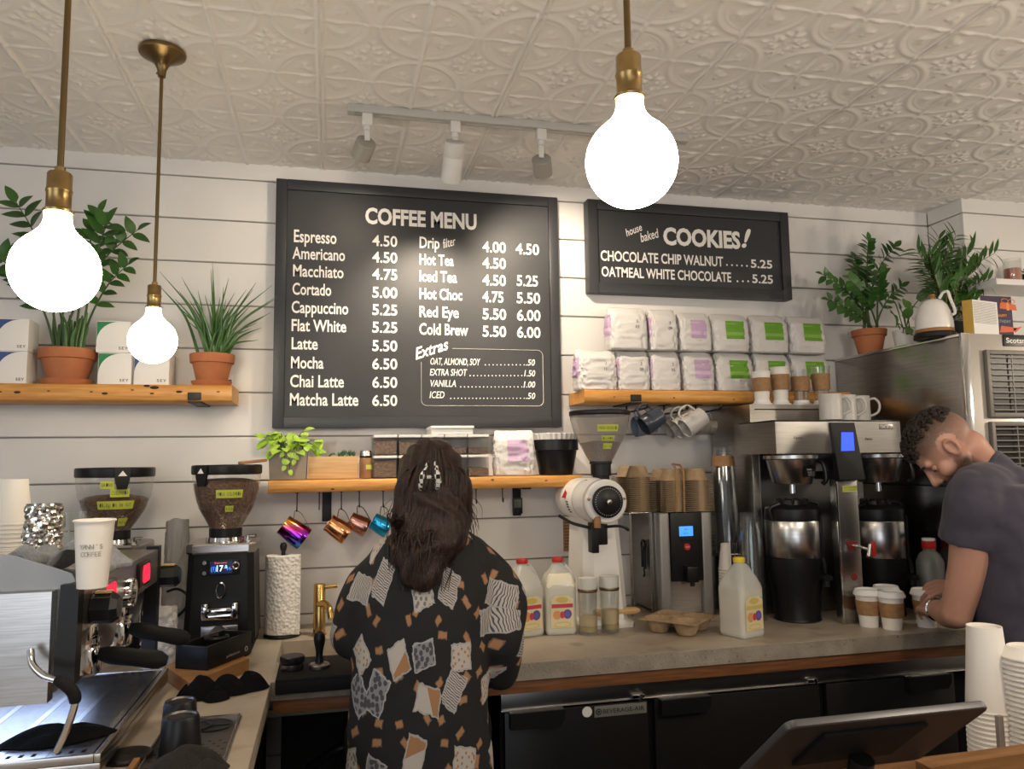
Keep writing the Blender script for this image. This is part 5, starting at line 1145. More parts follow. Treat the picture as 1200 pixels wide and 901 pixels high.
# white grinder
GX = aty(713, 588, 2.50); gx, gz = GX.x, GX.z-ZK
t = T('bulk_grinder', 'big white shop grinder with a conical hopper, black dial and black spout', 'coffee grinder', (gx, 2.70, ZK))
xa = aty(675, 735, 2.76).x-gx; xb = aty(727, 735, 2.76).x-gx
mb = MB(); R_ = []
for f, z in ((0, 0), (.05, .012), (.12, .05), (.5, .22), (1, gz-.02)):
    a = xa+(xa*.62-xa)*f*.55; b = xb-.035*f; d0 = -.06+.0*f; d1 = .16-.03*f
    R_.append([(a+.03, d0, z), (b-.03, d0, z), (b, d0+.04, z), (b, d1, z), (a, d1, z), (a, d0+.04, z)])
mb.loft(R_); mb.build('column', 'whitegloss', t, ang=30)
mb = MB(); a = aty(745, 738, 2.62).x-gx
mb.loft([[(xa-.02, -.095, z), (xa+.05, -.105, z), (a-.02, -.105, z), (a, -.07, z), (xb, .17, z), (xa, .17, z)] for z in (0, .012)]+[[(xa, -.07, .022), (xa+.05, -.085, .022), (a-.05, -.085, .022), (a-.04, -.06, .022), (xb-.01, .16, .022), (xa+.01, .16, .022)]]); mb.build('foot', 'whitegloss', t, ang=30)
MY = Matrix.Translation((0, 0, gz)) @ Matrix.Rotation(PI/2, 4, 'X')     # lathe axis towards the room
rd = .060
mb = MB(); mb.lathe([(.001, -.20), (.060, -.20), (.073, -.19), (.077, -.17), (.077, -.02), (.073, .0), (.068, .015), (.078, .03), (.080, .05), (.076, .085), (.072, .10), (.066, .14), (.073, .145), (.076, .15), (.076, .175), (.070, .182), (.001, .184)], seg=56, M=MY); mb.build('motor_housing', 'whitegloss', t)
mb = MB(); mb.lathe([(.054, .185), (.055, .195), (.050, .199), (.001, .200)], seg=40, M=MY); dl = mb.build('dial', 'black', t)
mb = MB()
for k in range(36):
    a_ = 2*PI*k/36; mb.box((.046*math.cos(a_), .046*math.sin(a_), .2005), (.002, .002, .001), 0, MY)
mb.build('dial_marks', 'track', dl)
mb = MB(); mb.lathe([(.001, .216), (.008, .214), (.011, .208), (.011, .199)], seg=24, M=MY); mb.build('dial_knob', 'steel', dl)
mb = MB()
for a_ in (.15, PI-.15): mb.lathe([(.001, .188), (.005, .187), (.005, .182)], (.066*math.cos(a_), .066*math.sin(a_), 0), 12, M=MY)
for a_ in (.9, 2.0, 4.2, 5.2): mb.lathe([(.001, .09), (.006, .089), (.006, .083)], (.074*math.cos(a_), .074*math.sin(a_), -.02), 12, M=MY)
mb.build('screw', 'brass', t)
mb = MB()
for k in range(5): mb.box((-.077*math.cos(.1+k*.13), -.077*math.sin(.1+k*.13), -.03), (.002, .005, .022), 0, MY)
mb.build('vent_slots', 'black', t)
mb = MB(); M2 = Matrix.Translation((-.072, .045, gz+.018)) @ Matrix.Rotation(-.9, 4, 'Z') @ Matrix.Rotation(PI/2, 4, 'X'); mb.add([M2 @ Vector(p) for p in ((-.017, -.013, .008), (.017, -.013, .008), (0, .019, .008))], [(0, 1, 2)]); mb.build('warning_triangle', 'red', t)
mb = MB(); mb.span((-.028, -.150, gz-.150), (.014, -.105, gz-.060), .006); mb.span((-.050, -.165, gz-.175), (-.024, -.120, gz-.072), .004); mb.build('spout', 'black', t)
mb = MB(); mb.tube(bez([(.005, -.15, gz-.088), (.05, -.16, gz-.086), (.075, -.165, gz-.094), (.085, -.165, gz-.102)], 5), [.005]*10+[.006]*5+[.004], 8); mb.tube(bez([(-.12, -.02, gz-.055), (-.10, -.10, gz-.075), (-.05, -.14, gz-.09)], 5), .006, 8); mb.build('lever', 'black', t)
mb = MB(); mb.lathe([(.001, 0), (.012, 0), (.013, .03), (.010, .038), (.001, .04)], (-.034, -.178, gz-.088), 16); mb.build('wooden_knob', 'wood', t)
hz0 = aty(705, 542, 2.66).z-ZK; hz1 = aty(700, 484, 2.66).z-ZK; hx = aty(705, 541, 2.66).x-gx; tx = aty(701, 482, 2.66).x-gx
zz_ = gz+.05
mb = MB(); mb.lathe([(.030, zz_), (.031, zz_+.035), (.037, zz_+.036), (.037, hz0-.006), (.041, hz0-.004), (.041, hz0+.006)], (hx, -.03, 0), 32); mb.build('hopper_collar', 'black', t)
rt = (aty(735, 484, 2.66).x-aty(668, 484, 2.66).x)/2
mb = MB(); mb.lathe([(.038, hz0), (.050, hz0+.02), (rt*.86, hz0+(hz1-hz0)*.58), (rt*.97, hz0+(hz1-hz0)*.85), (rt, hz1)], (hx, -.03, 0), 48); mb.build('hopper', 'haze', t)
mb = MB(); mb.lathe([(rt*1.0, hz1-.010), (rt*1.01, hz1-.008), (rt*1.02, hz1+.004), (rt*1.0, hz1+.008), (.001, hz1+.010)], (hx, -.03, 0), 48); mb.build('hopper_lid', 'black', t)
mb = MB(); mb.lathe([(.036, hz0+.002), (.047, hz0+.02), (.060, hz0+.05), (.072, hz0+.072), (.03, hz0+.080), (.001, hz0+.078)], (hx, -.03, 0), 32); mb.build('ground_coffee', 'beans', t)
fr = prof_r([(.038, hz0), (.050, hz0+.02), (rt*.86, hz0+(hz1-hz0)*.58), (rt*.97, hz0+(hz1-hz0)*.85), (rt, hz1)])
for z, h_, a0, a1, wd in ((hz1-.070, .024, -2.0, -1.22, 'FRESH GROUND 12'), (hz1-.103, .018, -1.85, -1.30, '12 GRIND'), (hz1-.132, .020, -1.78, -1.32, 'NOT OK')):
    tapestrip(t, fr, z, h_, a0, a1, wd)
    for o in [c for c in COL.objects if c.parent == t and c.name.startswith('tape_label')][-1:]: o.location = (hx, -.03, 0)
# two tall measuring glasses
def tall_glass(label, px, py, pw, ptop, lv):
    c = atz(px, py, ZC); Y_ = c.y+.012; r = (aty(px+pw/2, py, c.y).x-aty(px-pw/2, py, c.y).x)/2; h = aty(px, ptop, Y_).z-ZK
    t = T('tall_glass', label, 'glass', (c.x, Y_, ZK), 0, 'tall glasses in front of the white grinder')
    mb = MB(); mb.lathe([(.001, 0), (r*.92, 0), (r*.94, .004), (r, h*.9), (r*1.02, h), (r*.97, h), (r*.94, h*.9), (r*.88, .012), (.001, .011)], seg=36); mb.build('glass', 'glass', t)
    mb = MB(); mb.lathe([(.001, .0115), (r*.87, .012), (r*.88, .028), (.001, .028)], seg=28); mb.build('drink', mat('amber_liquid', (.38, .30, .12), .2), t)
    mb = MB(); mb.lathe([(.001, .029), (r*.88, .029), (r*.89, lv), (.001, lv)], seg=28); mb.build('filling', mat('cream_foam', (.55, .42, .24), .5), t)
    mb = MB(); mb.lathe([(r*.955, h*.80), (r*.97, h*.985), (.001, h*.985)], seg=28); mb.build('white_insert', 'white', t)
    mb = MB(); mb.lathe([(r*1.0, h*.745), (r*1.02, h*.75), (r*1.02, h*.785), (r*1.0, h*.79)], seg=28); mb.build('dark_band', 'brassd', t)
tall_glass('left one of two tall glasses in front of the white grinder', 691, 744, 22, 676, .060); tall_glass('right one of two tall glasses in front of the white grinder', 716.5, 741, 22, 674, .075)
a = aty(696, 718, 2.63); b = aty(749, 715, 2.66)
mb = MB(); n = 14; P = [a.lerp(b, i/n) for i in range(n+1)]; mb.tube(P, [.010, .013, .014, .013, .012, .011, .0105, .0105, .011, .012, .013, .0135, .0135, .012, .007], 14)
o = mb.build('wooden_muddler', 'oak'); tag(o, 'pale wooden muddler lying behind the two tall glasses', 'muddler')
# hot water tower
P_ = [atz(774, 716, ZC), atz(838, 724, ZC)]; hx0, hx1 = aty(776, 718, 2.70).x, aty(838, 722, 2.70).x; hw = (hx1-hx0)/2; hc = (hx0+hx1)/2
htz = aty(806, 600, 2.70).z-ZK
t = T('hot_water_tower', 'steel hot water dispenser with black front, blue screen and red button', 'water dispenser', (hc, 2.70, ZK))
mb = MB(); mb.span((-hw+.004, .02, .012), (hw-.004, .285, htz-.001), .006); mb.build('body', 'steelh', t)
for s in (-1, 1):
    mb = MB(); x0, x1 = (-hw, -hw+.042) if s < 0 else (hw-.042, hw); mb.span((x0, 0, 0), (x1, .04, htz), .010, seg=3); mb.build('side_pillar', mat('silver_grey_plastic', (.30, .29, .275), .4, metal=.4), t)
zb_ = htz*.34
mb = MB(); mb.span((-hw+.0425, -.006, zb_), (hw-.0425, .035, htz-.001), .004); fp = mb.build('front_panel', 'black', t)
mb = MB(); mb.span((-hw+.0425, .015, .0), (hw-.0425, .0195, zb_)); mb.span((-hw+.0425, .0, 0), (hw-.0425, .018, .008)); mb.build('splash_plate', 'steel', t)
mb = MB(); mb.span((-.030, -.0072, htz-.088), (.026, -.0055, htz-.052), .001); mb.build('display', 'bluescr', fp)
mb = MB(); mb.text('200', facing((-.010, -.0076, htz-.066)), .006); mb.text('READY', facing((-.014, -.0076, htz-.080)), .005); mb.build('display_text', 'ink', fp)
mb = MB(); mb.lathe([(.001, .004), (.011, .004), (.013, .002), (.013, 0)], seg=24, M=facing((.0, -.006, htz-.128))); mb.build('button', 'red', fp)
mb = MB(); mb.text('HOT', facing((-.0075, -.0103, htz-.130)), .005, .015, bold=.02); mb.tube([Vector((.012+.008*math.cos(a_), -.0065, zb_+.035+.008*math.sin(a_))) for a_ in np.linspace(0, 2*PI, 18, endpoint=False)], .0008, 4, closed=True); mb.build('button_text', 'track', fp)
for k in (-1, 0, 1): mb = MB(); mb.span((k*.018-.007, -.0075, htz-.108), (k*.018+.007, -.005, htz-.100), .001); mb.build('key', 'blackmat', fp)
mb = MB(); mb.span((-.018, -.040, zb_-.002), (.030, .0, zb_+.058), .008); mb.cyl((.008, -.022, zb_), (.008, -.022, zb_-.016), .009); mb.build('tap', 'black', t)
# black bottle opener hanging on the side of the tower
p = Vector((hx0+.002, 2.83, 0)); zz_ = aty(762, 640, 2.83).z
mb = MB(); x = hx0-.0075
mb.tube(bez([(x, 2.83, zz_+.0), (x, 2.83, zz_-.05), (x, 2.83, zz_-.085)], 4), .006, 10); mb.tube(bez([(x, 2.85, zz_+.0), (x, 2.85, zz_-.05), (x, 2.852, zz_-.080)], 4), .006, 10)
mb.tube([(x, 2.84+.017*math.cos(a_), zz_+.006+.017*math.sin(a_)) for a_ in np.linspace(0, 2*PI, 16, endpoint=False)], .005, 8, closed=True); mb.tube(bez([(x, 2.84, zz_-.085), (x, 2.836, zz_-.105), (x, 2.845, zz_-.115)], 4), .004, 8)
o = mb.build('bottle_opener', 'black'); tag(o, 'black bottle opener hanging on the left side of the hot water dispenser', 'opener')
# drink carriers
def carrier_mesh(w, d, cells, h=.030):
    n = int(w/.004); m_ = int(d/.004); vs = []; N1 = m_+1
    for i in range(n+1):
        for j in range(m_+1):
            x = -w/2+w*i/n; y = -d/2+d*j/m_; z = h
            for cx_, cy_ in cells:
                q = math.hypot(x-cx_, y-cy_); z = min(z, h-.044*max(0, min(1, (.046-q)/.016)))
            q = math.hypot(x, y) if len(cells) == 4 else abs(y)*2+abs(x)*.5
            z -= .012*max(0, min(1, (.020-q)/.010)) if len(cells) == 4 else 0
            e = min(w/2-abs(x), d/2-abs(y)); z -= .0015*max(0, (.010-e)/.010)
            vs.append((x, y, z))
    fs = [(i*N1+j, (i+1)*N1+j, (i+1)*N1+j+1, i*N1+j+1) for i in range(n) for j in range(m_)]
    o_ = len(vs); vs += [(x, y, z-.0018) for x, y, z in vs]; fs += [tuple(o_+k for k in reversed(f)) for f in fs]
    rim = [i*N1 for i in range(n+1)]+[n*N1+j for j in range(1, N1)]+[i*N1+m_ for i in range(n-1, -1, -1)]+[j for j in range(m_-1, 0, -1)]; L_ = len(rim)
    fs += [(rim[(k+1) % L_], rim[k], o_+rim[k], o_+rim[(k+1) % L_]) for k in range(L_)]
    mb = MB(); mb.add(vs, fs); return mb
c4 = [(x, y) for x in (-.050, .050) for y in (-.050, .050)]
c = atz(800, 741, ZC)
mb = carrier_mesh(.205, .205, c4, .0468); o = mb.build('drink_carrier', 'pulp', None, (c.x-.0, c.y+.03, ZK), ang=60); o.rotation_euler = (0, 0, .72); tag(o, 'moulded pulp drink carrier lying alone on the counter', 'drink carrier')
def invert(o): o.rotation_euler[0] = PI
ztw = ZK+htz+.0005
def carrier_stack(label, x, y, w, d, cells, n, pitch, grp, rz=0.):
    mb = carrier_mesh(w, d, cells, .0465); first = None
    for k in range(n):
        if first is None: o = first = mb.build('drink_carrier', 'pulp', None, ang=60)
        else: o = first.copy(); COL.objects.link(o)
        o.location = (x+random.uniform(-.0004, .0004), y, ztw+.047+k*pitch); o.rotation_euler = (PI, 0, rz+random.uniform(-.002, .002)); tag(o, label, 'drink carrier', grp)
    o['label'] = 'topmost '+label
cxs = aty(797, 570, 2.78).x
carrier_stack('upturned pulp carrier in the front stack on the hot water dispenser', cxs, 2.795, .198, .195, c4, 17, .0072, 'front stack of drink carriers')
carrier_stack('upturned pulp carrier in the narrow stack left behind the front one', cxs-.163, 2.86, .108, .2, [(0, -.05), (0, .05)], 19, .0072, 'rear stack of drink carriers')
# the rear stack overhangs; a shelf plate of the dispenser's back carries it
mb = MB(); mb.span((cxs-.22, 2.765, ztw-.006), (hx0-.001, 2.965, ztw-.0012), .001); mb.span((cxs-.22, 2.95, ZK), (cxs-.21, 2.965, ztw-.006)); mb.span((cxs-.22, 2.765, ZK), (cxs-.212, 2.773, ztw-.006)); mb.span((hx0-.010, 2.765, ZK), (hx0-.002, 2.773, ztw-.006)); o = mb.build('side_stand', 'steel'); tag(o, 'small steel stand left of the hot water dispenser under the rear carriers', 'stand')
mb = MB(); a = aty(792, 546, 2.69); b = aty(812, 598, 2.69)
for dx_ in (0, .055): mb.tube(bez([(a.x+dx_*.6-.004, 2.692, ztw+.001), (a.x+dx_*.55, 2.690, ztw+.08), (a.x+dx_*.5+.004, 2.694, ztw+.150), (a.x+dx_*.5+.006, 2.72, ztw+.176)], 10), [.004+.0009*math.sin(i*1.7) for i in range(31)], 8)
mb.tube(bez([(a.x+.006, 2.72, ztw+.176), (a.x+.02, 2.76, ztw+.180), (a.x+.0335, 2.72, ztw+.176)], 5), .004, 8)
o = mb.build('paper_twine', 'kraft'); tag(o, 'twisted brown paper twine draped over the front drink carrier stack', 'twine')
# clear lids and cups between the dispenser and the brewer
dl_ = aty(833, 600, 2.86)
mb = MB(); mb.lathe([(.046, .0), (.048, .001), (.048, .004), (.044, .005), (.040, .022), (.030, .036), (.012, .042), (.010, .043)], seg=32); first = mb.build('dome_lid', 'glass')
for k in range(16):
    o = first if k == 0 else first.copy()
    if k: COL.objects.link(o)
    o.location = (dl_.x, 2.87, ZK+.20+k*.0135); tag(o, 'clear plastic dome lid in the column between dispenser and brewer', 'lid', 'column of clear dome lids')
mb = MB(); mb.lathe([(.001, 0), (.052, 0), (.052, .199), (.001, .1995)], (0, 0, 0), 32); o = mb.build('lid_canister', 'steeld', None, (dl_.x, 2.87, ZK)); tag(o, 'dark canister under the column of clear dome lids', 'canister')
cc = aty(852, 600, 2.74)
def clear_cup_mesh(r, h):
    mb = MB(); mb.lathe([(r, 0), (r*1.05, .001), (r*1.05, .004), (r, .005), (r*.72, h), (r*.55, h+.001), (.001, h-.004)], seg=36); return mb
first = clear_cup_mesh(.046, .115).build('clear_cup', 'glass')
z0c = ZK; n = int((aty(850, 523, 2.74).z-ZK-.115)/.0135)+1
for k in range(n):
    o = first if k == 0 else first.copy()
    if k: COL.objects.link(o)
    o.location = (cc.x+.014-.0006*k, 2.74, z0c+k*.0135); tag(o, 'clear plastic cup nested in the tall upturned column beside the brewer' if k < n-1 else 'topmost clear plastic cup of the tall upturned column beside the brewer', 'cup', 'tall column of clear cups')
zt_ = z0c+(n-1)*.0135
mb = MB(); mb.lathe([(.0462, .0), (.0405, .040), (.0398, .040), (.0455, 0)], seg=36); o = mb.build('cup_sleeve', 'kraft', None, (cc.x+.014-.0006*(n-1), 2.74, zt_+.042)); tag(o, 'kraft sleeve around the top of the tall clear cup column', 'sleeve')
c2 = aty(868, 640, 2.66)
for k in range(int((aty(872, 598, 2.645).z-ZK-.115)/.0135)+1):
    o = first.copy(); COL.objects.link(o); o.location = (c2.x, 2.59, ZK+k*.0135); tag(o, 'clear plastic cup in the shorter column right behind the yellow-capped milk', 'cup', 'short column of clear cups')
# white cups on a kraft holder beside the dispenser
w_ = atz(838, 728, ZC); wx, wy = hx1+.052, 2.665
mb = MB(); mb.lathe([(.001, 0), (.035, 0), (.046, .085), (.044, .085), (.034, .003), (.001, .003)], seg=36); o = mb.build('kraft_tub', 'kraft', None, (wx, wy, ZK)); tag(o, 'brown kraft tub on the counter under the small white cup stack', 'tub')
cup_stack('small upturned white cup in the stack beside the hot water dispenser', wx, wy, ZK+.0865, .043, .095, 9, .0105, 'small white cups beside the dispenser', top='topmost small white cup of the stack beside the hot water dispenser')
for dx_, lb in ((-.020, 'left black marker standing against the small white cup stack'), (-.004, 'right black marker standing against the small white cup stack')):
    mb = MB(); mb.tube([(0, 0, 0), (0, 0, .06), (0, 0, .062), (0, 0, .105), (0, 0, .108)], [.006, .006, .0066, .0066, .005], 14); mb.cur = 1; mb.cyl((0, 0, .0625), (0, 0, .066), .0069)
    zz0 = ZK+.0865+8*.0105+.005; mb2 = mb.build('marker', ['black', 'white'], None, (wx+dx_, wy-.058, ZK+.15+.02)); tag(mb2, lb, 'marker')
mb = MB(); mb.span((-.030, -.006, 0), (.012, .006, .17)); o = mb.build('marker_rest', 'blackmat', None, (wx, wy-.058, ZK)); tag(o, 'narrow black rest holding two markers beside the dispenser', 'rest')
# brewer
YH = 2.42; YTW = 2.655
bx0 = aty(884, 600, YTW).x; bx1 = aty(1052, 494, YH).x+.02; zt_tw = aty(880, 473.5, YTW).z; zt_h = aty(960, 494, YH).z; zb_h = aty(960, 531, YH).z
t = T('coffee_brewer', 'twin stainless coffee brewer with blue screen between two black thermal servers', 'coffee brewer', (0, 0, ZK))
def bb(mb, name, m_, par=None, **k): o = mb.build(name, m_, par or t, **k); o.location = (0, 0, -ZK) if par is None else (0, 0, 0); return o
mb = MB(); mb.span((bx0, YTW, ZK), (bx1, 2.97, zt_tw), .004); bb(mb, 'rear_tower', 'steelh')
mb = MB(); mb.span((bx0+.03, YTW-.004, zb_h-.42), (bx1-.03, YTW-.0005, zb_h)); bb(mb, 'back_plate', 'steeld')
hx0_ = aty(912, 500, YH).x; hx1_ = aty(1054, 495, YH).x; hl = aty(876, 505, 2.56).x
mb = MB(); R_ = [[(hl, YTW-.001, z), (hl, 2.545, z), (hx0_-.012, YH, z), (hx0_, YH-.002, z), (hx1_, YH-.002, z), (hx1_+.006, YH+.006, z), (hx1_+.006, YTW-.001, z)] for z in (zb_h, zt_h)]
mb.loft(R_); bb(mb, 'brew_head', 'steelh', ang=20)
mb = MB(); mb.span((hl+.02, YH+.004, zt_h+.0002), (hx1_+.004, YTW-.001, zt_h+.006), .001); bb(mb, 'head_lid', 'black')
mb = MB(); mb.span((bx0+.02, YTW-.002, zt_tw-.022), (hx1_, YTW+.001, zt_tw-.018)); bb(mb, 'tower_seam', 'black')
# control column
q0 = aty(975, 497, YH-.02); q1 = aty(1003, 497, YH-.02); zb_ = aty(990, 562, YH-.02).z; q2 = aty(982, 562, YH-.02); q3 = aty(1012, 562, YH-.02)
mb = MB(); mb.loft([[(q2.x, YH-.03, zb_), (q3.x, YH-.03, zb_), (q3.x, YH-.001, zb_), (q2.x, YH-.001, zb_)], [(q0.x, YH-.012, zt_h-.004), (q1.x, YH-.012, zt_h-.004), (q1.x, YH-.001, zt_h-.004), (q0.x, YH-.001, zt_h-.004)]]); mb.box(((q2.x+q3.x)/2+.0, YH+.06, zb_+.015), (q3.x-q2.x, .12, .03), .003); cp = bb(mb, 'control_panel', 'black', ang=20)
s0 = aty(985, 529, YH-.034); s1 = aty(1001, 507, YH-.034)
def onp(px, py):   # on the tilted face of the control panel
    for k in range(8):
        Yk = YH-.03+.018*((aty(px, py, YH-.02).z-zb_)/(zt_h-.004-zb_)) if True else 0
    return aty(px, py, Yk-.0015)
mb = MB(); mb.add([onp(985.5, 528.5), onp(1001.5, 528), onp(1000, 506.5), onp(986, 506.5)], [(0, 1, 2, 3)]); o = bb(mb, 'touch_screen', 'bluescr2', cp)
mb = MB(); mb.span((q2.x+.004, YH+.0, ZK+.0), (q3.x-.012, YH+.036, zb_-.001), .003); bb(mb, 'centre_column', 'steel')
mb = MB(); mb.span((q2.x+.002, YH-.003, ZK+.002), (q2.x+.010, YH+.003, zb_-.001), .002); bb(mb, 'column_edge', 'chrome')
mb = MB(); p = aty(996, 573, YH); mb.span((p.x-.030, YH-.0015, p.z-.010), (p.x+.028, YH-.0003, p.z+.012)); bb(mb, 'tape_label', 'tape')
mb = MB(); mb.text('HOLD FOR 3 SEC', facing((p.x-.027, YH-.0018, p.z+.003)), .005, .05); mb.text('TO START', facing((p.x-.027, YH-.0018, p.z-.006)), .005, .05); bb(mb, 'tape_writing', 'ink')
# red faucet
p = aty(998, 640, YH)
mb = MB(); mb.loft([[(p.x-.024, YH-.003, p.z+.018), (p.x+.024, YH-.003, p.z+.018), (p.x+.024, YH-.0003, p.z+.018), (p.x-.024, YH-.0003, p.z+.018)], [(p.x-.008, YH-.003, p.z-.014), (p.x+.010, YH-.003, p.z-.014), (p.x+.010, YH-.0003, p.z-.014), (p.x-.008, YH-.0003, p.z-.014)]]); bb(mb, 'warning_plate', mat('dark_red_plate', (.16, .012, .012), .4))
mb = MB(); mb.tube(bez([(p.x, YH, p.z+.004), (p.x+.01, YH-.04, p.z+.0), (p.x+.022, YH-.065, p.z-.006)], 5), .006, 12); mb.tube([(p.x+.026, YH-.066, p.z+.012), (p.x+.014, YH-.07, p.z-.028)], .007, 12); fa = bb(mb, 'faucet', 'chrome')
mb = MB(); mb.box((p.x+.034, YH-.068, p.z-.004), (.012, .02, .05), .004); bb(mb, 'faucet_handle', 'red', fa)
p = aty(1001, 676, YH); mb = MB(); mb.lathe([(.001, .0012), (.012, .0012), (.013, 0)], seg=24, M=facing((p.x, YH, p.z))); bb(mb, 'round_badge', mat('dark_red_badge', (.18, .02, .02), .4))
# head lettering and badge plate
mb = MB(); p = aty(930, 514.5, YH-.003); mb.text('Fetco', facing((p.x, YH-.0026, p.z)), .009, .036, shear=.2, bold=.01); p = aty(1014, 515.5, YH-.003); mb.text('Fetco', facing((p.x, YH-.0026, p.z)), .009, .030, shear=.2, bold=.01)
bb(mb, 'brand_lettering', 'ink')
p = aty(1031, 503, YH-.003); e = aty(1046, 497, YH-.003)
mb = MB(); mb.span((p.x, YH-.004, p.z), (e.x, YH-.0021, e.z), .001); pl_ = bb(mb, 'model_plate', 'steeld'); mb = MB(); mb.text('XTS', facing((p.x+.005, YH-.0044, p.z+.004)), .010, e.x-p.x-.010, bold=.02); bb(mb, 'model_lettering', 'track', pl_)
# brew baskets and servers
for k, (cx_, cyb) in enumerate((((aty(928, 560, 2.53).x), 2.53), ((aty(1029, 560, 2.53).x), 2.53))):
    zt0 = zb_h-.006; zb0 = aty(928, 567, 2.53).z
    mb = MB(); mb.lathe([(.001, zb0), (.066, zb0), (.070, zb0+.004), (.088, zt0-.016), (.098, zt0-.012), (.098, zt0), (.05, zt0), (.001, zt0)], (cx_, cyb, 0), 44); bk = bb(mb, 'brew_basket', 'steel')
    mb = MB(); mb.tube(bez([(cx_+.075, cyb-.03, zt0-.015), (cx_+.095, cyb-.055, zt0-.03), (cx_+.100, cyb-.062, zt0-.085), (cx_+.090, cyb-.052, zt0-.105)], 5), .012, 10, flat=.7); bb(mb, 'basket_handle', 'black', bk)
    mb = MB(); mb.cyl((cx_, cyb, zb0), (cx_, cyb, zb0-.034), .010); bb(mb, 'drip_tube', 'chrome', bk)
    if k == 0:
        p0 = -PI/2-.05; r_ = .0835
        mb = MB(); n = 10; vs = []
        for i in range(n+1):
            a_ = p0+.0+.85*i/n
            for zz, rr in ((zb0+.026, .0765), (zb0+.062, .0865)): vs.append((cx_+(rr+.001)*math.cos(a_), cyb+(rr+.001)*math.sin(a_), zz))
        mb.add(vs, [(2*i, 2*i+2, 2*i+3, 2*i+1) for i in range(n)]); cl = bb(mb, 'caution_label', 'black', bk)
        mb = MB(); M_ = Matrix.Translation((cx_+.0836*math.cos(p0+.35), cyb+.0836*math.sin(p0+.35)-.003, zb0+.05)) @ Matrix.Rotation(.38, 4, 'Z') @ Matrix.Rotation(PI/2-.27, 4, 'X'); mb.text('CAUTION', M_ @ Matrix.Translation((-.026, 0, .001)), .005, .030)
        for q in range(3): mb.text('hot liquid inside', M_ @ Matrix.Translation((-.026, -.008-q*.006, .001)), .003, .040)
        bb(mb, 'caution_text', 'track', bk)
for k, (px, lb) in enumerate(((934, 'left black and steel thermal coffee server under the brewer'), (1033, 'right black and steel thermal coffee server, beside the red faucet'))):
    cx_ = aty(px, 640, 2.53).x; s = T('thermal_server', lb, 'coffee server', (cx_, 2.548, ZK), 0, 'thermal servers')
    zA = aty(px, 652, 2.53).z-ZK; zB = aty(px, 609, 2.53).z-ZK; zC_ = aty(px, 592, 2.53).z-ZK; r = .100
    mb = MB(); mb.lathe([(.001, 0), (r*.80, 0), (r*.83, .004), (r*.80, .012), (r*.86, .10), (r*1.0, zA-.05), (r*1.01, zA-.001), (.001, zA)], seg=48); mb.build('base', 'black', s)
    mb = MB(); mb.lathe([(r*.985, zA), (r, zA+.003), (r, zB-.003), (r*.985, zB)], seg=56); mb.build('steel_band', 'steel', s)
    mb = MB(); mb.lathe([(r*1.0, zB), (r*1.01, zB+.004), (r*.98, zC_-.012), (r*.86, zC_), (r*.55, zC_+.004), (r*.52, zC_+.020), (r*.30, zC_+.022), (.001, zC_+.018)], seg=48); mb.build('lid', 'black', s)
    mb = MB()
    for i in range(9): a_ = PI*2*i/9; mb.box((r*.5*math.cos(a_), r*.5*math.sin(a_), zC_+.014), (.012, .012, .022), .003)
    mb.build('lid_knob', 'black', s)
    mb = MB(); mb.span((r*.52, -r*.90, zA-.03), (r*.62, -r*.76, zB+.02), .003); mb.build('sight_gauge', 'black', s)
    mb = MB(); mb.span((r*.40-.012, -r*1.10-.02, zA-.075), (r*.40+.022, -r*.80, zA-.055), .006); mb.cyl((r*.44, -r*1.18, zA-.06), (r*.44, -r*1.18, zA-.095), .011); mb.tube(bez([(r*.44, -r*1.15, zA-.05), (r*.42, -r*1.15, zA-.02), (r*.38, -r*1.12, zA+.0)], 4), .006, 8); mb.build('tap', 'black', s)
    mb = MB(); mb.tube(bez([(-r*.95, -.02, zB+.0), (-r*1.05, -.02, zC_-.01), (-r*.7, -.03, zC_+.008)], 5), .007, 8); mb.tube(bez([(r*.95, .0, zB), (r*1.06, .0, zC_-.0), (r*.6, .0, zC_+.012)], 5), .007, 8); mb.build('carry_handle', 'black', s)
# hot cups with sleeves and lids
def hot_cup(label, x, y, r=.041, h=.112, lid=True, group='lidded paper cups on the counter', body='cup', base=False, z=ZK):
    t = T('lidded_cup' if lid else 'display_cup', label, 'coffee cup', (x, y, z+(.0085 if base else 0)), 0, group); r0 = r*.72; f = lambda zz: r0+(r-r0)*zz/h
    mb = MB(); mb.lathe([(.001, .004), (r0-.002, .003), (r0, 0), (r-.0006, h-.003), (r+.002, h-.002), (r+.002, h+.001), (r-.001, h+.001), (r0-.001, .006), (.001, .006)], seg=44); mb.build('cup', body, t)
    z0, z1 = h*.36, h*.80
    mb = MB(); mb.lathe([(f(z0)+.0006, z0), (f(z0)+.0018, z0), (f(z1)+.0022, z1), (f(z1)+.0008, z1)], seg=44); mb.box((0, -f((z0+z1)/2)-.0024, (z0+z1)/2), (.010, .0008, (z1-z0)*.98), 0, Matrix.Rotation(.7, 4, 'Z') @ Matrix.Rotation(.0, 4, 'X')); mb.build('sleeve', 'kraft', t)
    if lid:
        mb = MB(); mb.lathe([(r+.0022, h-.006), (r+.0052, h-.005), (r+.0055, h+.0), (r+.003, h+.004), (r+.001, h+.010), (r-.001, h+.0145), (r-.004, h+.0145), (r-.006, h+.008), (.001, h+.009)], seg=44); mb.box((0, -r*.55, h+.0095), (.010, .004, .001)); mb.build('lid', 'lid', t)
    if base:
        mb = MB(); mb.lathe([(.001, -.008), (r+.004, -.008), (r+.004, -.004), (r0+.006, .0), (r0+.003, .010), (r0+.0008, .010)], seg=44); mb.build('base_lid', 'lid', t)
    return t
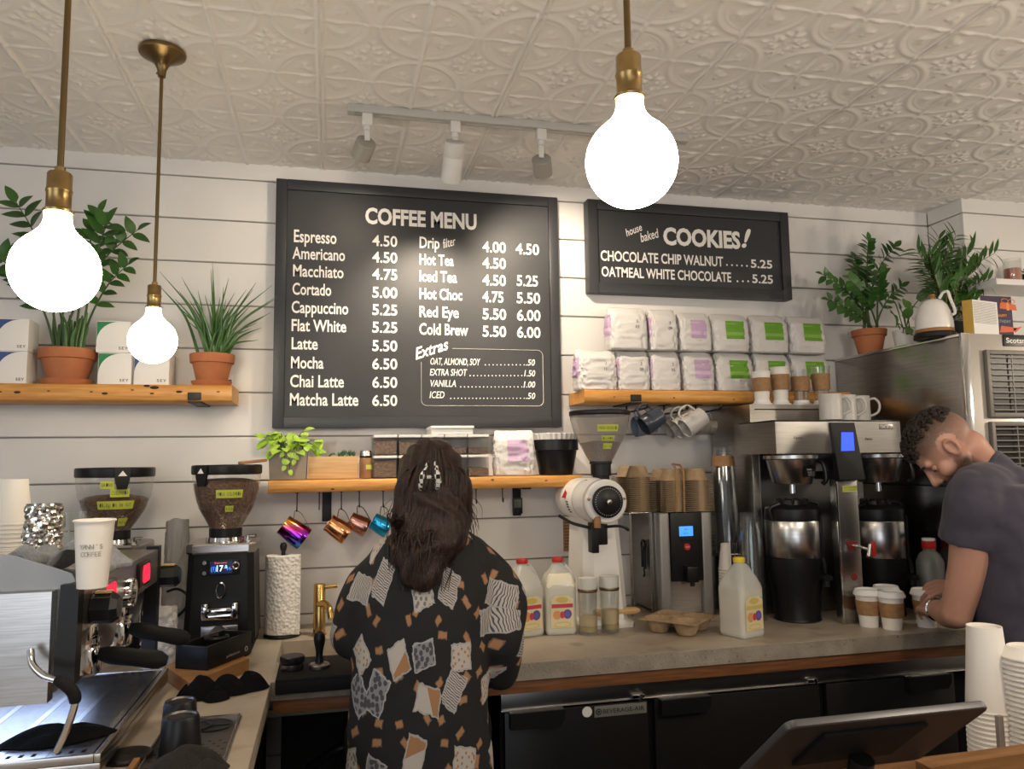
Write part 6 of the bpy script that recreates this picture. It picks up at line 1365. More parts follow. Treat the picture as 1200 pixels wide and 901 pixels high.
for px, py, lb in ((1015.5, 732, 'lidded paper cup with kraft sleeve, leftmost of the cups by the brewer'), (1037, 729, 'lidded paper cup mostly hidden behind the two front cups'), (1046, 737, 'lidded paper cup with kraft sleeve, front one beside the brewer'), (1086, 734, 'lidded paper cup with kraft sleeve, rightmost, under the man\'s hand')):
    c = atz(px, py, ZC); hot_cup(lb, c.x+(.012 if px == 1037 else -.008 if px < 1030 else 0), c.y-(.024 if px < 1030 else .0))
zT = zt_tw+.0005
for px, tp, bd, lb in ((893, 436, 'cup', 'shorter white paper cup with sleeve on top of the brewer tower'), (915, 431, 'cup', 'taller white paper cup with sleeve on top of the brewer tower'), (939, 434, 'glass', 'clear plastic cup with sleeve, left one on top of the brewer tower'), (963, 430, 'glass', 'clear plastic cup with sleeve, right one on top of the brewer tower')):
    yy = 2.705; c = aty(px, 468, yy); h = aty(px, tp, yy).z-zT-.0085; r = .0365
    hot_cup(lb, c.x, yy, r, h, False, 'display cups on the brewer tower', bd, True, zT)
m1 = None
for k, (px, lb) in enumerate(((966, 'pale stoneware mug on the brewer head, left one'), (990, 'pale stoneware mug on the brewer head, middle one'), (1014, 'pale stoneware mug on the brewer head, right one'))):
    c = aty(px, 480, 2.52); loc = (c.x-.006, 2.475+.036*k*1.0, zt_h+.0065)
    if m1 is None: m1 = make_mug('mug', lb, 'mug', .040, aty(px, 462, 2.48).z-zt_h-.0065, 'mugs on the brewer head', 1.0); m1.location = loc; m1.rotation_euler = (0, 0, -.5)
    else: dup(m1, loc, -.5, lb)
# red capped jug behind the man's arm
c = aty(1096, 690, 2.50)
t = T('syrup_jug', 'grey plastic jug with red collar and white cap behind the man\'s forearm', 'jug', (aty(1098, 690, 2.45).x-.022, 2.45, ZK)); zz_ = aty(1098, 630, 2.45).z-ZK
mb = MB(); mb.lathe([(.001, 0), (.045, 0), (.048, .006), (.048, zz_-.085), (.036, zz_-.058), (.022, zz_-.045), (.022, zz_-.038)], seg=36); mb.build('bottle', mat('grey_translucent_plastic', (.20, .21, .20), .35), t)
mb = MB(); mb.lathe([(.024, zz_-.038), (.025, zz_-.036), (.025, zz_-.012), (.022, zz_-.010)], seg=30); mb.build('collar', 'red', t)
mb = MB(); mb.lathe([(.022, zz_-.010), (.024, zz_-.008), (.023, zz_), (.001, zz_)], seg=30); mb.build('cap', 'white', t)
# ================================================================== FRIDGE
FX, FY, FZ = 2.205, 2.285, 1.951
t = T('upright_fridge', 'tall stainless reach-in fridge with louvred grilles at the right end of the counter', 'fridge', (FX, FY, 0))
mb = MB(); mb.span((.0, .0, .0), (.545, .70, FZ), .003); mb.span((.545, .0, .0), (.85, .50, FZ), .003); mb.build('cabinet', mat('stainless_side', (.42, .40, .385), .24, metal=1, col2=(.35, .335, .32), scale=6, stretch=(1, 1, 26)), t)
mb = MB(); mb.span((-.006, -.012, 0), (.030, .0, FZ-.0005), .003); mb.span((-.006, -.0, FZ-.012), (-.0005, .70, FZ-.001), .002); mb.build('edge_trim', 'chrome', t)
mb = MB(); mb.span((.032, -.006, .1), (.85, -.0005, FZ-.001), .002); fp = mb.build('front_panel', mat('stainless_front', (.40, .375, .345), .38, metal=.85), t)
def grille(x0, z0, x1, z1, nm):
    mb = MB(); b = .016; y0, y1 = -.022, -.0065
    mb.span((x0, y0, z0), (x0+b, y1, z1), .003); mb.span((x1-b, y0, z0), (x1, y1, z1), .003); mb.span((x0+b, y0, z0), (x1-b, y1, z0+b), .003); mb.span((x0+b, y0, z1-b), (x1-b, y1, z1), .003)
    g = mb.build('grille', 'grille', t); mb = MB(); mb.span((x0+b, y1-.003, z0+b), (x1-b, y1, z1-b)); mb.build('backing', 'black', g)
    mb = MB(); n = max(3, int((z1-z0-2*b)/.0205))
    for i in range(n):
        z = z0+b+(z1-z0-2*b)*(i+.5)/n; mb.box(((x0+x1)/2, y0+.005, z), (x1-x0-2*b, .011, .0045), 0, Matrix.Translation((0, 0, 0)))
    for xx in np.arange(x0+.11, x1-.05, .12): mb.span((xx-.002, y0+.001, z0+b), (xx+.002, y0+.004, z1-b))
    mb.build('slats', 'grille', g)
gl = lambda px, py: aty(px, py, FY-.015)-Vector((FX, FY, 0))
a = gl(1160, 489); b = gl(1160, 410); grille(a.x, a.z, .82, b.z, 'u'); a2 = gl(1166, 580); b2 = gl(1166, 494); grille(a.x, a2.z, .82, b2.z, 'l')
mb = MB(); mb.span((-.0075, .02, 1.40), (-.0055, .68, 1.406)); mb.span((-.0020, .02, 1.20), (-.0008, .68, 1.235)); mb.build('side_seam', 'black', t)
a = gl(1178, 405); b = gl(1178, 391)
mb = MB(); mb.span((a.x, -.010, a.z), (a.x+.17, -.0065, FZ-.002), .001); mb.cur = 1; mb.text('Scotsman', facing((a.x+.010, -.0103, a.z+.012)), .018, .125, bold=.02); mb.build('maker_plate', ['black', 'letter'], t)
# on the fridge
ZF = FZ+.0004
t = T('zz_plant', 'zz plant in a terracotta pot at the back left corner of the fridge', 'potted plant', (2.262, 2.83, ZF))
zt = pot(t, .070, .105, False, .26); st = []
for (px, py, L, nl, yy) in ((964, 322, .050, 7, 2.72), (968, 352, .052, 7, 2.70), (1016, 282, .052, 10, 2.82), (1047, 290, .060, 8, 2.80), (1057, 336, .050, 6, 2.76), (990, 330, .056, 7, 2.74), (1003, 318, .060, 8, 2.86), (1030, 318, .056, 8, 2.72), (1020, 340, .056, 7, 2.74), (1005, 300, .056, 8, 2.9)):
    o = aty(px, py, yy)-Vector(t.location); r_ = random.Random(px); a = r_.uniform(-.04, .04); st.append((a, r_.uniform(-.035, .03), o.x-a, o.y, o.z-zt, L, nl))
zz_plant(t, zt, st, 9, 'leaf', .55)
t = T('pothos_plant', 'small leafy plant in a white pot between the zz plant and the kettle', 'potted plant', (2.30, 2.66, ZF))
mb = MB(); mb.lathe([(.001, 0), (.040, 0), (.050, .075), (.047, .075), (.038, .004), (.001, .004)], seg=32); mb.build('pot', 'whitegloss', t)
mb = MB(); mb.lathe([(.001, .066), (.046, .066)], seg=20); mb.build('soil', 'soil', t)
sm = MB(); lm = MB(); rnd = random.Random(31)
for (px, py, yy) in ((1046, 350, 2.62), (1044, 366, 2.60), (1050, 382, 2.60), (1062, 352, 2.66), (1070, 360, 2.68), (1060, 372, 2.60), (1054, 360, 2.64), (1066, 384, 2.60), (1076, 352, 2.72), (1058, 390, 2.60)):
    o = aty(px, py, yy)-Vector(t.location); s = Vector((rnd.uniform(-.02, .02), rnd.uniform(-.02, .02), .066)); sm.tube(bez([s, s.lerp(o, .6)+Vector((0, 0, .02)), o], 5), .002, 5); leaf(lm, o, (rnd.uniform(-.6, .3), -.5, rnd.uniform(-.9, .6)), (0, -.8, .5), rnd.uniform(.05, .07), rnd.uniform(.032, .042), .2, .2, 6, .6)
sm.build('stems', 'stem', t); lm.build('leaves', 'leaf2', t, ang=80)
t = T('parlour_palm', 'bushy dark green palm with narrow leaves behind the white kettle', 'potted plant', (2.46, 2.62, ZF))
mb = MB(); mb.lathe([(.001, 0), (.060, 0), (.075, .10), (.071, .10), (.06, .004), (.001, .004)], seg=32); mb.build('pot', 'blackmat', t)
mb = MB(); mb.lathe([(.001, .09), (.070, .09)], seg=20); mb.build('soil', 'soil', t)
sm = MB(); lm = MB(); rnd = random.Random(17); tl = Vector(t.location)
fr_ = [(1075, 293), (1084, 312), (1100, 280), (1120, 277), (1140, 292), (1165, 297), (1158, 328), (1150, 345), (1110, 300), (1130, 310), (1095, 322), (1120, 335), (1140, 355), (1105, 345), (1128, 325), (1112, 362), (1135, 372), (1090, 300), (1145, 315), (1118, 292), (1125, 350)]
for px, py in fr_:
    o = aty(px, py, rnd.uniform(2.54, 2.74))-tl; s = Vector((rnd.uniform(-.02, .02), rnd.uniform(-.02, .02), .09)); P = bez([s, Vector((s.x+o.x*.25, s.y+o.y*.25, .09+(o.z-.09)*.6)), o], 8); sm.tube(P, [.003*(1-.6*i/(len(P)-1)) for i in range(len(P))], 5)
    for k in range(11):
        f = .38+.62*k/10; q = f*(len(P)-1); i = min(int(q), len(P)-2); p = P[i].lerp(P[i+1], q-i); tg = (P[i+1]-P[i]).normalized(); sd = tg.cross(Vector((0, 1, .2))).normalized()
        for s_ in (-1, 1): leaf(lm, p, sd*s_*.8+tg*.9+Vector((0, rnd.uniform(-.4, .2), rnd.uniform(-.25, .1))), (0, -.6, .8), rnd.uniform(.065, .10), .0145, rnd.uniform(.1, .4), .25, 4)
sm.build('stems', 'stemb', t); lm.build('leaves', 'leaf', t, ang=80)
c = Vector((2.268, 2.42, ZF)); kx0 = aty(1069, 388, 2.42).x; kx1 = aty(1118, 388, 2.42).x; c.x = (kx0+kx1)/2+.006; r = .066
t = T('kettle', 'white egg-shaped kettle with a brown knob on a black base on the fridge', 'kettle', c, 0)
kh = aty(1093, 350, 2.42).z-ZF
mb = MB(); mb.lathe([(.001, 0), (r*1.08, 0), (r*1.12, .004), (r*1.10, .018), (r*.95, .022), (.001, .022)], seg=40); mb.build('power_base', 'black', t)
mb = MB(); mb.lathe([(r*.96, .0225), (r*1.0, .024), (r*1.0, .034), (r*.985, .036)], seg=40); mb.build('wood_band', 'wood', t)
mb = MB(); mb.lathe([(r*.98, .036), (r*1.0, .045), (r*.985, .065), (r*.90, .095), (r*.74, kh-.030), (r*.52, kh-.012), (r*.28, kh-.004), (.001, kh-.002)], seg=44); mb.build('body', 'whitegloss', t)
mb = MB(); mb.lathe([(.008, kh-.003), (.007, kh+.004), (.011, kh+.010), (.010, kh+.016), (.001, kh+.018)], seg=20); mb.build('knob', 'wood', t)
mb = MB(); mb.tube(bez([(.030, -.045, kh+.020), (.034, -.050, kh-.01), (.038, -.060, kh-.045), (.033, -.068, kh-.066), (.022, -.066, kh-.074)], 10), [.0055]*40+[.004], 12); mb.tube(bez([(.030, -.045, kh+.020), (.022, -.03, kh+.018), (.012, -.02, kh-.004)], 4), .0055, 10); mb.build('handle', 'whitegloss', t)
mb = MB(); mb.tube(bez([(.01, .055, .05), (.012, .09, .06), (.012, .10, .09), (.012, .115, .105)], 6), .007, 10); mb.build('spout', 'whitegloss', t)
# cards
p0, p1, p2 = aty(1130, 390, FY+.05), aty(1142, 390, FY+.02), aty(1171, 391, FY+.05); z1 = aty(1150, 352, FY+.03).z
mb = MB(); th = .0012
for a, b, mi in ((p0, p1, 0), (p1, p2, 1)):
    mb.cur = mi; q = [(a.x, a.y), (b.x, b.y)]
    mb.add([(a.x, a.y, ZF), (b.x, b.y, ZF), (b.x, b.y, z1), (a.x, a.y, z1), (a.x, a.y+th, ZF), (b.x, b.y+th, ZF), (b.x, b.y+th, z1), (a.x, a.y+th, z1)], [(0, 1, 2, 3), (7, 6, 5, 4), (0, 4, 5, 1), (2, 6, 7, 3), (0, 3, 7, 4), (1, 5, 6, 2)])
mb.cur = 2; d = (p2-p1).normalized(); rnd = random.Random(3); ang_ = math.atan2(d.y, d.x)
for k in range(17):
    x = .004; L = (p2-p1).length-.008
    while x < L:
        w = rnd.uniform(.003, .008); a = p1+d*x; b = p1+d*min(L, x+w); z = z1-.008-k*.0048
        if z < ZF+.006: break
        n_ = Vector((d.y, -d.x, 0))*.0004; mb.add([(a.x+n_.x, a.y+n_.y, z), (b.x+n_.x, b.y+n_.y, z), (b.x+n_.x, b.y+n_.y, z+.0014), (a.x+n_.x, a.y+n_.y, z+.0014)], [(0, 1, 2, 3)]); x += w+.002
o = mb.build('greeting_card', [mat('mustard_card', (.52, .33, .06), .6), 'white', 'ink']); tag(o, 'open mustard card with handwriting standing on the fridge edge', 'card')
x0, x1 = aty(1152, 390, FY+.10).x, aty(1152, 390, FY+.10).x+.142; zc = aty(1170, 347, FY+.10).z; Yc = FY+.10
mb = MB(); mb.span((x0, Yc, ZF), (x1, Yc+.0015, zc)); mb.cur = 1
cxm = aty(1186, 370, Yc).x; cz = lambda py: aty(1186, py, Yc).z; cX = lambda px: aty(px, 370, Yc).x
def cpoly(pts, mi): mb.cur = mi; mb.add([(cX(px), Yc-.0006-.0002*mi, cz(py)) for px, py in pts], [tuple(range(len(pts)))])
cpoly([(1172, 362), (1192, 364), (1191, 357), (1173, 355)][::-1], 1); cpoly([(1170, 390), (1186, 389), (1191, 384), (1172, 382)], 1); cpoly([(1188, 390), (1197, 382), (1186, 385)], 1)
cpoly([(1180, 364), (1183, 364), (1183, 355), (1180, 355)], 2)
mb.cur = 2; mb.tube([(cX(1178+4*math.cos(a)), Yc-.002, cz(353-2.4*math.sin(a))) for a in np.linspace(0, 2*PI, 12, endpoint=False)], .0011, 5, closed=True); mb.tube([(cX(1186+4*math.cos(a)), Yc-.002, cz(353.5-2.4*math.sin(a))) for a in np.linspace(0, 2*PI, 12, endpoint=False)], .0011, 5, closed=True)
mb.text('HAPPY', facing((cX(1168.5), Yc-.0012, cz(372))), .011, .044, bold=.02); mb.cur = 3; mb.text('BIRTHDAY', facing((cX(1165), Yc-.0012, cz(378.5))), .011, .074, bold=.02)
o = mb.build('birthday_card', [mat('plum_card', (.045, .022, .055), .6), mat('coral_print', (.62, .12, .05), .6), mat('orange_print', (.70, .28, .05), .6), mat('teal_print', (.20, .33, .38), .6)]); tag(o, 'dark plum birthday card with a gift box behind the mustard card', 'card')
# little wall shelf on the right
a = aty(1168, 333, 2.60); zt_ = aty(1180, 326.5, 2.60).z; zb_ = aty(1180, 333.5, 2.60).z
mb = MB(); mb.span((a.x, 2.60, zb_), (3.6, 2.791, zt_), .003); o = mb.build('wall_shelf', 'wall'); tag(o, 'small white floating shelf on the wall column at the right edge', 'shelf')
c = aty(1187, 325, 2.68)
t = T('candle_jar', 'glass candle jar with orange-red label on the white floating shelf', 'candle', (c.x, 2.68, zt_+.0003)); h = aty(1187, 304, 2.68).z-zt_
mb = MB(); mb.lathe([(.001, 0), (.034, 0), (.036, .004), (.036, h), (.033, h), (.033, .006), (.001, .006)], seg=32); mb.build('jar', 'glass', t)
mb = MB(); mb.lathe([(.001, .0065), (.0325, .0065), (.0325, h*.6), (.001, h*.6)], seg=28); mb.build('wax', mat('coral_wax', (.42, .14, .07), .5), t)
t = T('small_plant', 'small succulent in a dark pot at the right end of the white floating shelf', 'potted plant', (c.x+.085, 2.68, zt_+.0003))
mb = MB(); mb.lathe([(.001, 0), (.03, 0), (.036, .045), (.033, .045), (.001, .042)], seg=28); mb.build('pot', 'blackmat', t)
mb = MB(); 
for k in range(14): a_ = k*2.4; leaf(mb, (0, 0, .042), (math.cos(a_), math.sin(a_), .9), (-math.cos(a_), -math.sin(a_), .6), .045, .012, .1, .3, 4)
mb.build('leaves', 'blade', t, ang=80)
# ================================================================== FOREGROUND
ZS = .86
t = T('service_counter', 'front service counter with a raised wooden ledge at the lower right', 'counter', (0, 0, 0))
mb = MB(); mb.span((.45, .25, ZS-.04), (3.2, 1.50, ZS), .004); mb.build('top', 'ledgewood', t)
mb = MB(); mb.span((.50, .30, 0), (3.15, 1.44, ZS-.041)); mb.build('base', 'blackmat', t)
a = aty(1075, 890, 1.13); b = aty(1200, 880, 1.13); zl = aty(1078, 892, 1.13).z
zr = aty(1200, 882, 1.13).z
mb = MB(); mb.loft([[(a.x, y, ZS), (a.x, y, zl), (a.x+.02, y, zl+.003), (b.x+.5, y, zl+.012), (b.x+.5, y, ZS)] for y in (1.10, 1.135)]); fixn(mb.build('ledge', 'ledgewood', t, ang=30))
# upturned white cup stacks
def big_stack(px, ptop, prim, Y_, n1, label, grp, r):
    zt_ = aty(px, ptop, Y_).z; zr_ = aty(px, prim, Y_).z; h = zt_-zr_; x = aty(px, ptop, Y_).x; pitch = .0105
    n = int((zr_-ZS)/pitch); z0 = zr_-pitch*n
    mb = MB(); mb.span((x-r*.9, Y_-r*.9, ZS+.0004), (x+r*.9, Y_+r*.9, z0-.001), .002) if z0-ZS > .004 else None
    cup_stack(label, x, Y_, z0, r, h, n+1, pitch, grp, top='topmost '+label)
    if mb and mb.v: o = mb.build('stack_base', 'wood'); tag(o, 'thin wooden block under the %s' % grp, 'block')
big_stack(1153, 733, 832, 1.46, 0, 'upturned large white cup in the left front stack beside the tablet', 'left front stack of large cups', .0475)
big_stack(1204, 757, 771, 1.40, 0, 'upturned large white cup in the right front stack at the picture edge', 'right front stack of large cups', .052)
a = aty(1171, 885, 1.34); zt_ = aty(1174, 838, 1.34).z
mb = MB()
for k in range(3): mb.span((a.x+k*.0046, 1.335, ZS), (a.x+.0036+k*.0046, 1.345, zt_), .0008)
o = mb.build('metal_strips', 'strip'); tag(o, 'upright grey metal strips standing between the two big cup stacks', 'metal strips')
# tablet on a tilted stand, seen from behind
t = T('tablet_stand', 'graphite tablet on a tilted black stand seen from behind at the bottom edge', 'tablet', (0, 0, 0))
YTB = .97
A = aty(926, 853.5, YTB); B = aty(1162, 834, YTB); B = Vector((B.x, YTB, A.z)); ux = B-A; W_ = ux.length; ux.normalize()
dn = Vector((0, .77, -.64)).normalized(); nn = Vector((0, dn.z, -dn.y)); Hh = .20; TH = .011
M_ = Matrix(((ux.x, dn.x, nn.x, A.x), (ux.y, dn.y, nn.y, A.y), (ux.z, dn.z, nn.z, A.z), (0, 0, 0, 1)))
def rr2(w, h, z, r=.014, n=6, i=0.):
    out = []
    for cx_, cy_, a0 in ((w-r, r, -PI/2), (w-r, h-r, 0), (r, h-r, PI/2), (r, r, PI)):
        for k in range(n): a = a0+PI/2*k/(n-1); out.append((cx_+(r-i)*math.cos(a), cy_+(r-i)*math.sin(a), z))
    return out
mb = MB(); mb.loft([[M_ @ Vector(p) for p in rr2(W_, Hh, z, .014, 6, i)] for z, i in ((-TH, .002), (-TH+.002, 0), (-.002, 0), (0, .002))]); fixn(mb.build('shell', 'tabletm', t, ang=40))
mb = MB(); mb.loft([[M_ @ Vector(p) for p in rr2(W_, Hh, z, .014, 6, i)] for z, i in ((-TH-.0003, .0005), (-TH+.0015, -.0006), (-.0015, -.0006), (.0002, .0012), (-.0015, -.0002), (-TH+.0015, -.0002))], cap=False); fixn(mb.build('edge_band', 'tabletedge', t, ang=40))
mb = MB(); mb.box((W_*.46, Hh*.42, .003), (W_*.52, .11, .006), .002, M_); mb.build('mount', 'blackmat', t)
mb = MB(); p = M_ @ Vector((W_*.5, Hh*.55, .015)); mb.tube([p, p+Vector((0, .02, -.06)), Vector((p.x, p.y+.03, ZS+.03)), Vector((p.x, p.y+.03, ZS+.005))], .018, 16); mb.lathe([(.001, .0), (.08, 0), (.08, .006), (.001, .010)], (p.x, p.y+.03, ZS+.0004), 36); mb.build('stand', 'black', t)
mb = MB(); mb.lathe([(.001, .0003), (.006, .0003)], seg=16, M=M_ @ Matrix.Translation((W_*.5, Hh*.16, .0))); mb.build('logo_dot', 'black', t)
# ================================================================== PEOPLE
def capsule(mb, a, b, ra, rb, seg=20, k=5, flat=1.):
    a = Vector(a); b = Vector(b); d = (b-a); L = d.length; d.normalize(); P = []; R_ = []
    for i in range(k): t = PI/2*(1-i/k); P.append(a-d*(ra*math.sin(t))); R_.append(max(.0008, ra*math.cos(t)))
    n = 5
    for i in range(n+1): P.append(a+(b-a)*(i/n)); R_.append(ra+(rb-ra)*i/n)
    for i in range(1, k+1): t = PI/2*i/k; P.append(b+d*(rb*math.sin(t))); R_.append(max(.0008, rb*math.cos(t)))
    mb.tube(P, R_, seg, True, flat=flat)
def limb(mb, pts, rs, seg=22, k=8):
    # smooth tapered limb through several joints
    P = bez(pts, k); n = len(P); m_ = len(rs)-1; R_ = [float(np.interp(i/(n-1)*m_, range(m_+1), rs)) for i in range(n)]
    mb.tube(P, R_, seg); mb.ell(tuple(P[0]), (R_[0],)*3, seg, 12); mb.ell(tuple(P[-1]), (R_[-1],)*3, seg, 12)
def sleeve(mb, pts, rs, seg=26, k=8):
    P = bez(pts, k); n = len(P); m_ = len(rs)-1; mb.tube(P, [float(np.interp(i/(n-1)*m_, range(m_+1), rs)) for i in range(n)], seg)
def blob(name, mb, m_, parent, voxel, smooth=6, wrinkle=None, colour=None, uvf=None):
    me = bpy.data.meshes.new(name); me.from_pydata(mb.v, [], mb.f); o = bpy.data.objects.new(name, me); COL.objects.link(o)
    md = o.modifiers.new('r', 'REMESH'); md.mode = 'VOXEL'; md.voxel_size = voxel
    sm = o.modifiers.new('s', 'SMOOTH'); sm.factor = .5; sm.iterations = smooth
    n = bpy.data.meshes.new_from_object(o.evaluated_get(bpy.context.evaluated_depsgraph_get())); o.modifiers.clear(); o.data = n; n.name = name
    n.materials.clear(); n.materials.append(MT[m_] if isinstance(m_, str) else m_); n.polygons.foreach_set('use_smooth', [True]*len(n.polygons))
    if wrinkle:
        nr = [v.normal.copy() for v in n.vertices]
        for v, q in zip(n.vertices, nr): v.co += q*wrinkle(v.co)
    if colour:
        at = n.color_attributes.new('tint', 'FLOAT_COLOR', 'POINT')
        at.data.foreach_set('color', np.array([c for v in n.vertices for c in colour(v.co)], dtype=np.float32))
    if uvf:
        ul = n.uv_layers.new(name='UVMap'); vu = [uvf(v.co) for v in n.vertices]
        ul.data.foreach_set('uv', np.array([c for l in n.loops for c in vu[l.vertex_index]], dtype=np.float32))
    n.update(); o.parent = parent; return o
def hand(mb, W_, d, n, side, spread=.0, curl=(.45, .55, .4), s=1.):
    # wrist, pointing direction, palm-facing normal ; side=+1 puts the thumb on d x n
    d = Vector(d).normalized(); n = Vector(n); n = (n-d*n.dot(d)).normalized(); t = d.cross(n)*side; W_ = Vector(W_)
    for k in range(4):
        u = (k-1.5)*.019*s; capsule(mb, W_-t*u*.5+d*.012, W_-t*u+d*.085*s, .014*s, .0105*s, 14, 4)
    capsule(mb, W_+t*.012+d*.02, W_+t*.026*s+d*.055*s+n*.010, .016*s, .012*s, 14, 4)
    for k, L in enumerate((.070, .078, .073, .058)):
        base = W_+t*((1.5-k)*.0195*s)+d*.086*s; dd = (d+t*(1.5-k)*(.06+spread)).normalized(); ang = 0; p = base; r = (.0092, .0093, .0090, .0080)[k]*s
        ax = dd.cross(n).normalized()
        for f, c in zip((.45, .32, .23), curl):
            ang += c; q = p+(dd*math.cos(ang)+n*math.sin(ang))*L*f*s; capsule(mb, p, q, r, r*.92, 12, 4); p = q; r *= .92
    p = W_+t*.030*s+d*.030*s+n*.008; dd = (d*.75+t*.75+n*.25).normalized()
    for L, r in ((.036, .0115), (.030, .0100), (.024, .0090)):
        q = p+dd*L*s; capsule(mb, p, q, r*s, r*.92*s, 12, 4); p = q; dd = (dd+n*.28-t*.22).normalized()
def skin_tint(name, base, dark):
    M = mat(name, base, .48, sss=.08, bump=.05, bscale=170); N = M.node_tree.nodes; L = M.node_tree.links; b = N['Principled BSDF']
    a = N.new('ShaderNodeAttribute'); a.attribute_name = 'tint'; mx = N.new('ShaderNodeMix'); mx.data_type = 'RGBA'
    mx.inputs[6].default_value = (*base, 1); mx.inputs[7].default_value = (*dark, 1); sp = N.new('ShaderNodeSeparateColor'); L.new(a.outputs['Color'], sp.inputs[0])
    ns = N.new('ShaderNodeTexNoise'); ns.inputs['Scale'].default_value = 420; ns.inputs['Detail'].default_value = 2
    ad = N.new('ShaderNodeMath'); ad.operation = 'MULTIPLY_ADD'; L.new(ns.outputs['Fac'], ad.inputs[0]); ad.inputs[1].default_value = 1.1; ad.inputs[2].default_value = .45
    mu = N.new('ShaderNodeMath'); mu.operation = 'MULTIPLY'; mu.use_clamp = True; L.new(sp.outputs[0], mu.inputs[0]); L.new(ad.outputs[0], mu.inputs[1])
    L.new(mu.outputs[0], mx.inputs[0]); L.new(mx.outputs[2], b.inputs['Base Color'])
    ti = N.new('ShaderNodeTexCoord'); L.new(ti.outputs['Object'], ns.inputs[0]); return M
MT['skinm'] = skin_tint('skin_with_stubble', (.50, .265, .19), (.045, .028, .020))
# ------------------------------------------------------------------ the man
HC = aty(1108, 524, 2.02)                     # skull centre
fdir = Vector((-.76, .65, 0)).normalized(); ldir = Vector((0, 0, 1)).cross(fdir)          # facing, his left
tilt = math.radians(57); fw = (fdir*math.cos(tilt)+Vector((0, 0, -math.sin(tilt)))).normalized(); upv = ldir.cross(fw)*-1
upv = fw.cross(ldir); 
if upv.z < 0: upv = -upv
HM = Matrix(((fw.x, ldir.x, upv.x, HC.x), (fw.y, ldir.y, upv.y, HC.y), (fw.z, ldir.z, upv.z, HC.z), (0, 0, 0, 1)))
hp = lambda f, l, u: HM @ Vector((f, l, u))
C7 = aty(1160, 551, 1.99); PEL = Vector((2.045, 1.93, .93))
SHL = aty(1141, 590, 1.90); ELL = aty(1121, 718, 1.985); WRL = aty(1097, 714, 2.15)
SHR = C7+Vector((.12, .12, -.08)); ELR = Vector((2.16, 2.14, 1.07)); WRR = Vector((2.075, 2.20, 1.075))
man = T('person', 'man in a purple-grey T-shirt bending his head over the lidded cups', 'person', (0, 0, 0))
S_ = MB()
S_.ell((0, 0, 0), (1, 1, 1), 32, 20, HM @ Matrix.Translation((-.008, 0, .026)) @ Matrix.Diagonal((.098, .076, .088, 1)))
S_.ell((0, 0, 0), (1, 1, 1), 28, 18, HM @ Matrix.Translation((.030, 0, -.040)) @ Matrix.Diagonal((.060, .056, .074, 1)))
S_.ell(tuple(hp(.066, 0, -.098)), (.025,)*3, 20, 12)
for s in (-1, 1):
    capsule(S_, hp(.002, s*.054, -.050), hp(.058, s*.016, -.098), .023, .022)
    capsule(S_, hp(.084, s*.006, .018), hp(.072, s*.045, .016), .013, .012); S_.ell(tuple(hp(.052, s*.038, -.030)), (.026, .022, .030), 18, 12)
    # ear: rim, lobe and bowl
    E_ = HM @ Matrix.Translation((-.010, s*.079, -.012)) @ Matrix.Rotation(s*-.35, 4, 'Z') @ Matrix.Rotation(-.25, 4, 'Y') @ Matrix.Scale(.82, 4)
    S_.tube([E_ @ Vector((.019*math.cos(a)*(1+.12*math.sin(a)), s*.006, .031*math.sin(a))) for a in np.linspace(0, 2*PI, 22, endpoint=False)], .0055, 10, closed=True)
    S_.ell((0, 0, 0), (1, 1, 1), 16, 10, E_ @ Matrix.Diagonal((.018, .0045, .028, 1))); S_.ell(tuple(E_ @ Vector((.004, s*.003, -.030))), (.009, .007, .009), 12, 8)
    S_.ell(tuple(E_ @ Vector((.014, s*.001, -.002))), (.008,)*3, 12, 8)
capsule(S_, hp(.088, 0, .008), hp(.112, 0, -.034), .0095, .0125); 
for s in (-1, 1): S_.ell(tuple(hp(.100, s*.012, -.040)), (.0095,)*3, 14, 8)
capsule(S_, hp(.089, -.016, -.064), hp(.089, .016, -.064), .0085, .0085); capsule(S_, hp(.087, -.013, -.076), hp(.087, .013, -.076), .009, .009)
limb(S_, [hp(-.030, 0, -.050), C7+Vector((-.012, .012, .0)), C7+Vector((.03, -.02, -.06))], [.056, .062, .085])
# torso under the shirt, arms, legs
TC = (C7+PEL)/2
limb(S_, [C7+Vector((.02, -.01, -.07)), TC+Vector((.02, -.02, 0)), PEL], [.10, .13, .13], 26)
limb(S_, [C7+Vector((0, 0, -.03)), SHL, SHL.lerp(ELL, .5)+Vector((.004, -.012, 0)), ELL], [.06, .062, .055, .044])
limb(S_, [ELL, ELL.lerp(WRL, .35)+Vector((0, 0, -.004)), WRL], [.045, .046, .029])
limb(S_, [C7+Vector((0, 0, -.03)), SHR, SHR.lerp(ELR, .5), ELR], [.06, .060, .052, .042]); limb(S_, [ELR, ELR.lerp(WRR, .4), WRR], [.042, .042, .028])
hdL = Vector((.60, .72, .02)).normalized()
hand(S_, WRL, (.35, .9, .02), (.55, -.05, -.8), -1, .02, (.5, .6, .45)); hand(S_, WRR, (-.75, .55, -.05), (.1, .5, -.85), 1, .02, (.4, .5, .4))
for s, off in ((1, ldir*.095), (-1, ldir*-.095)):
    limb(S_, [PEL+off*.9+Vector((0, 0, -.04)), PEL+off+Vector((-.01, .01, -.42)), Vector((PEL.x, PEL.y, 0))+off*1.1+Vector((.0, .0, .10))], [.10, .062, .045]); capsule(S_, Vector((PEL.x, PEL.y, .045))+off*1.1-fdir*.05, Vector((PEL.x, PEL.y, .038))+off*1.1+fdir*.15, .04, .034)
HI = HM.inverted()
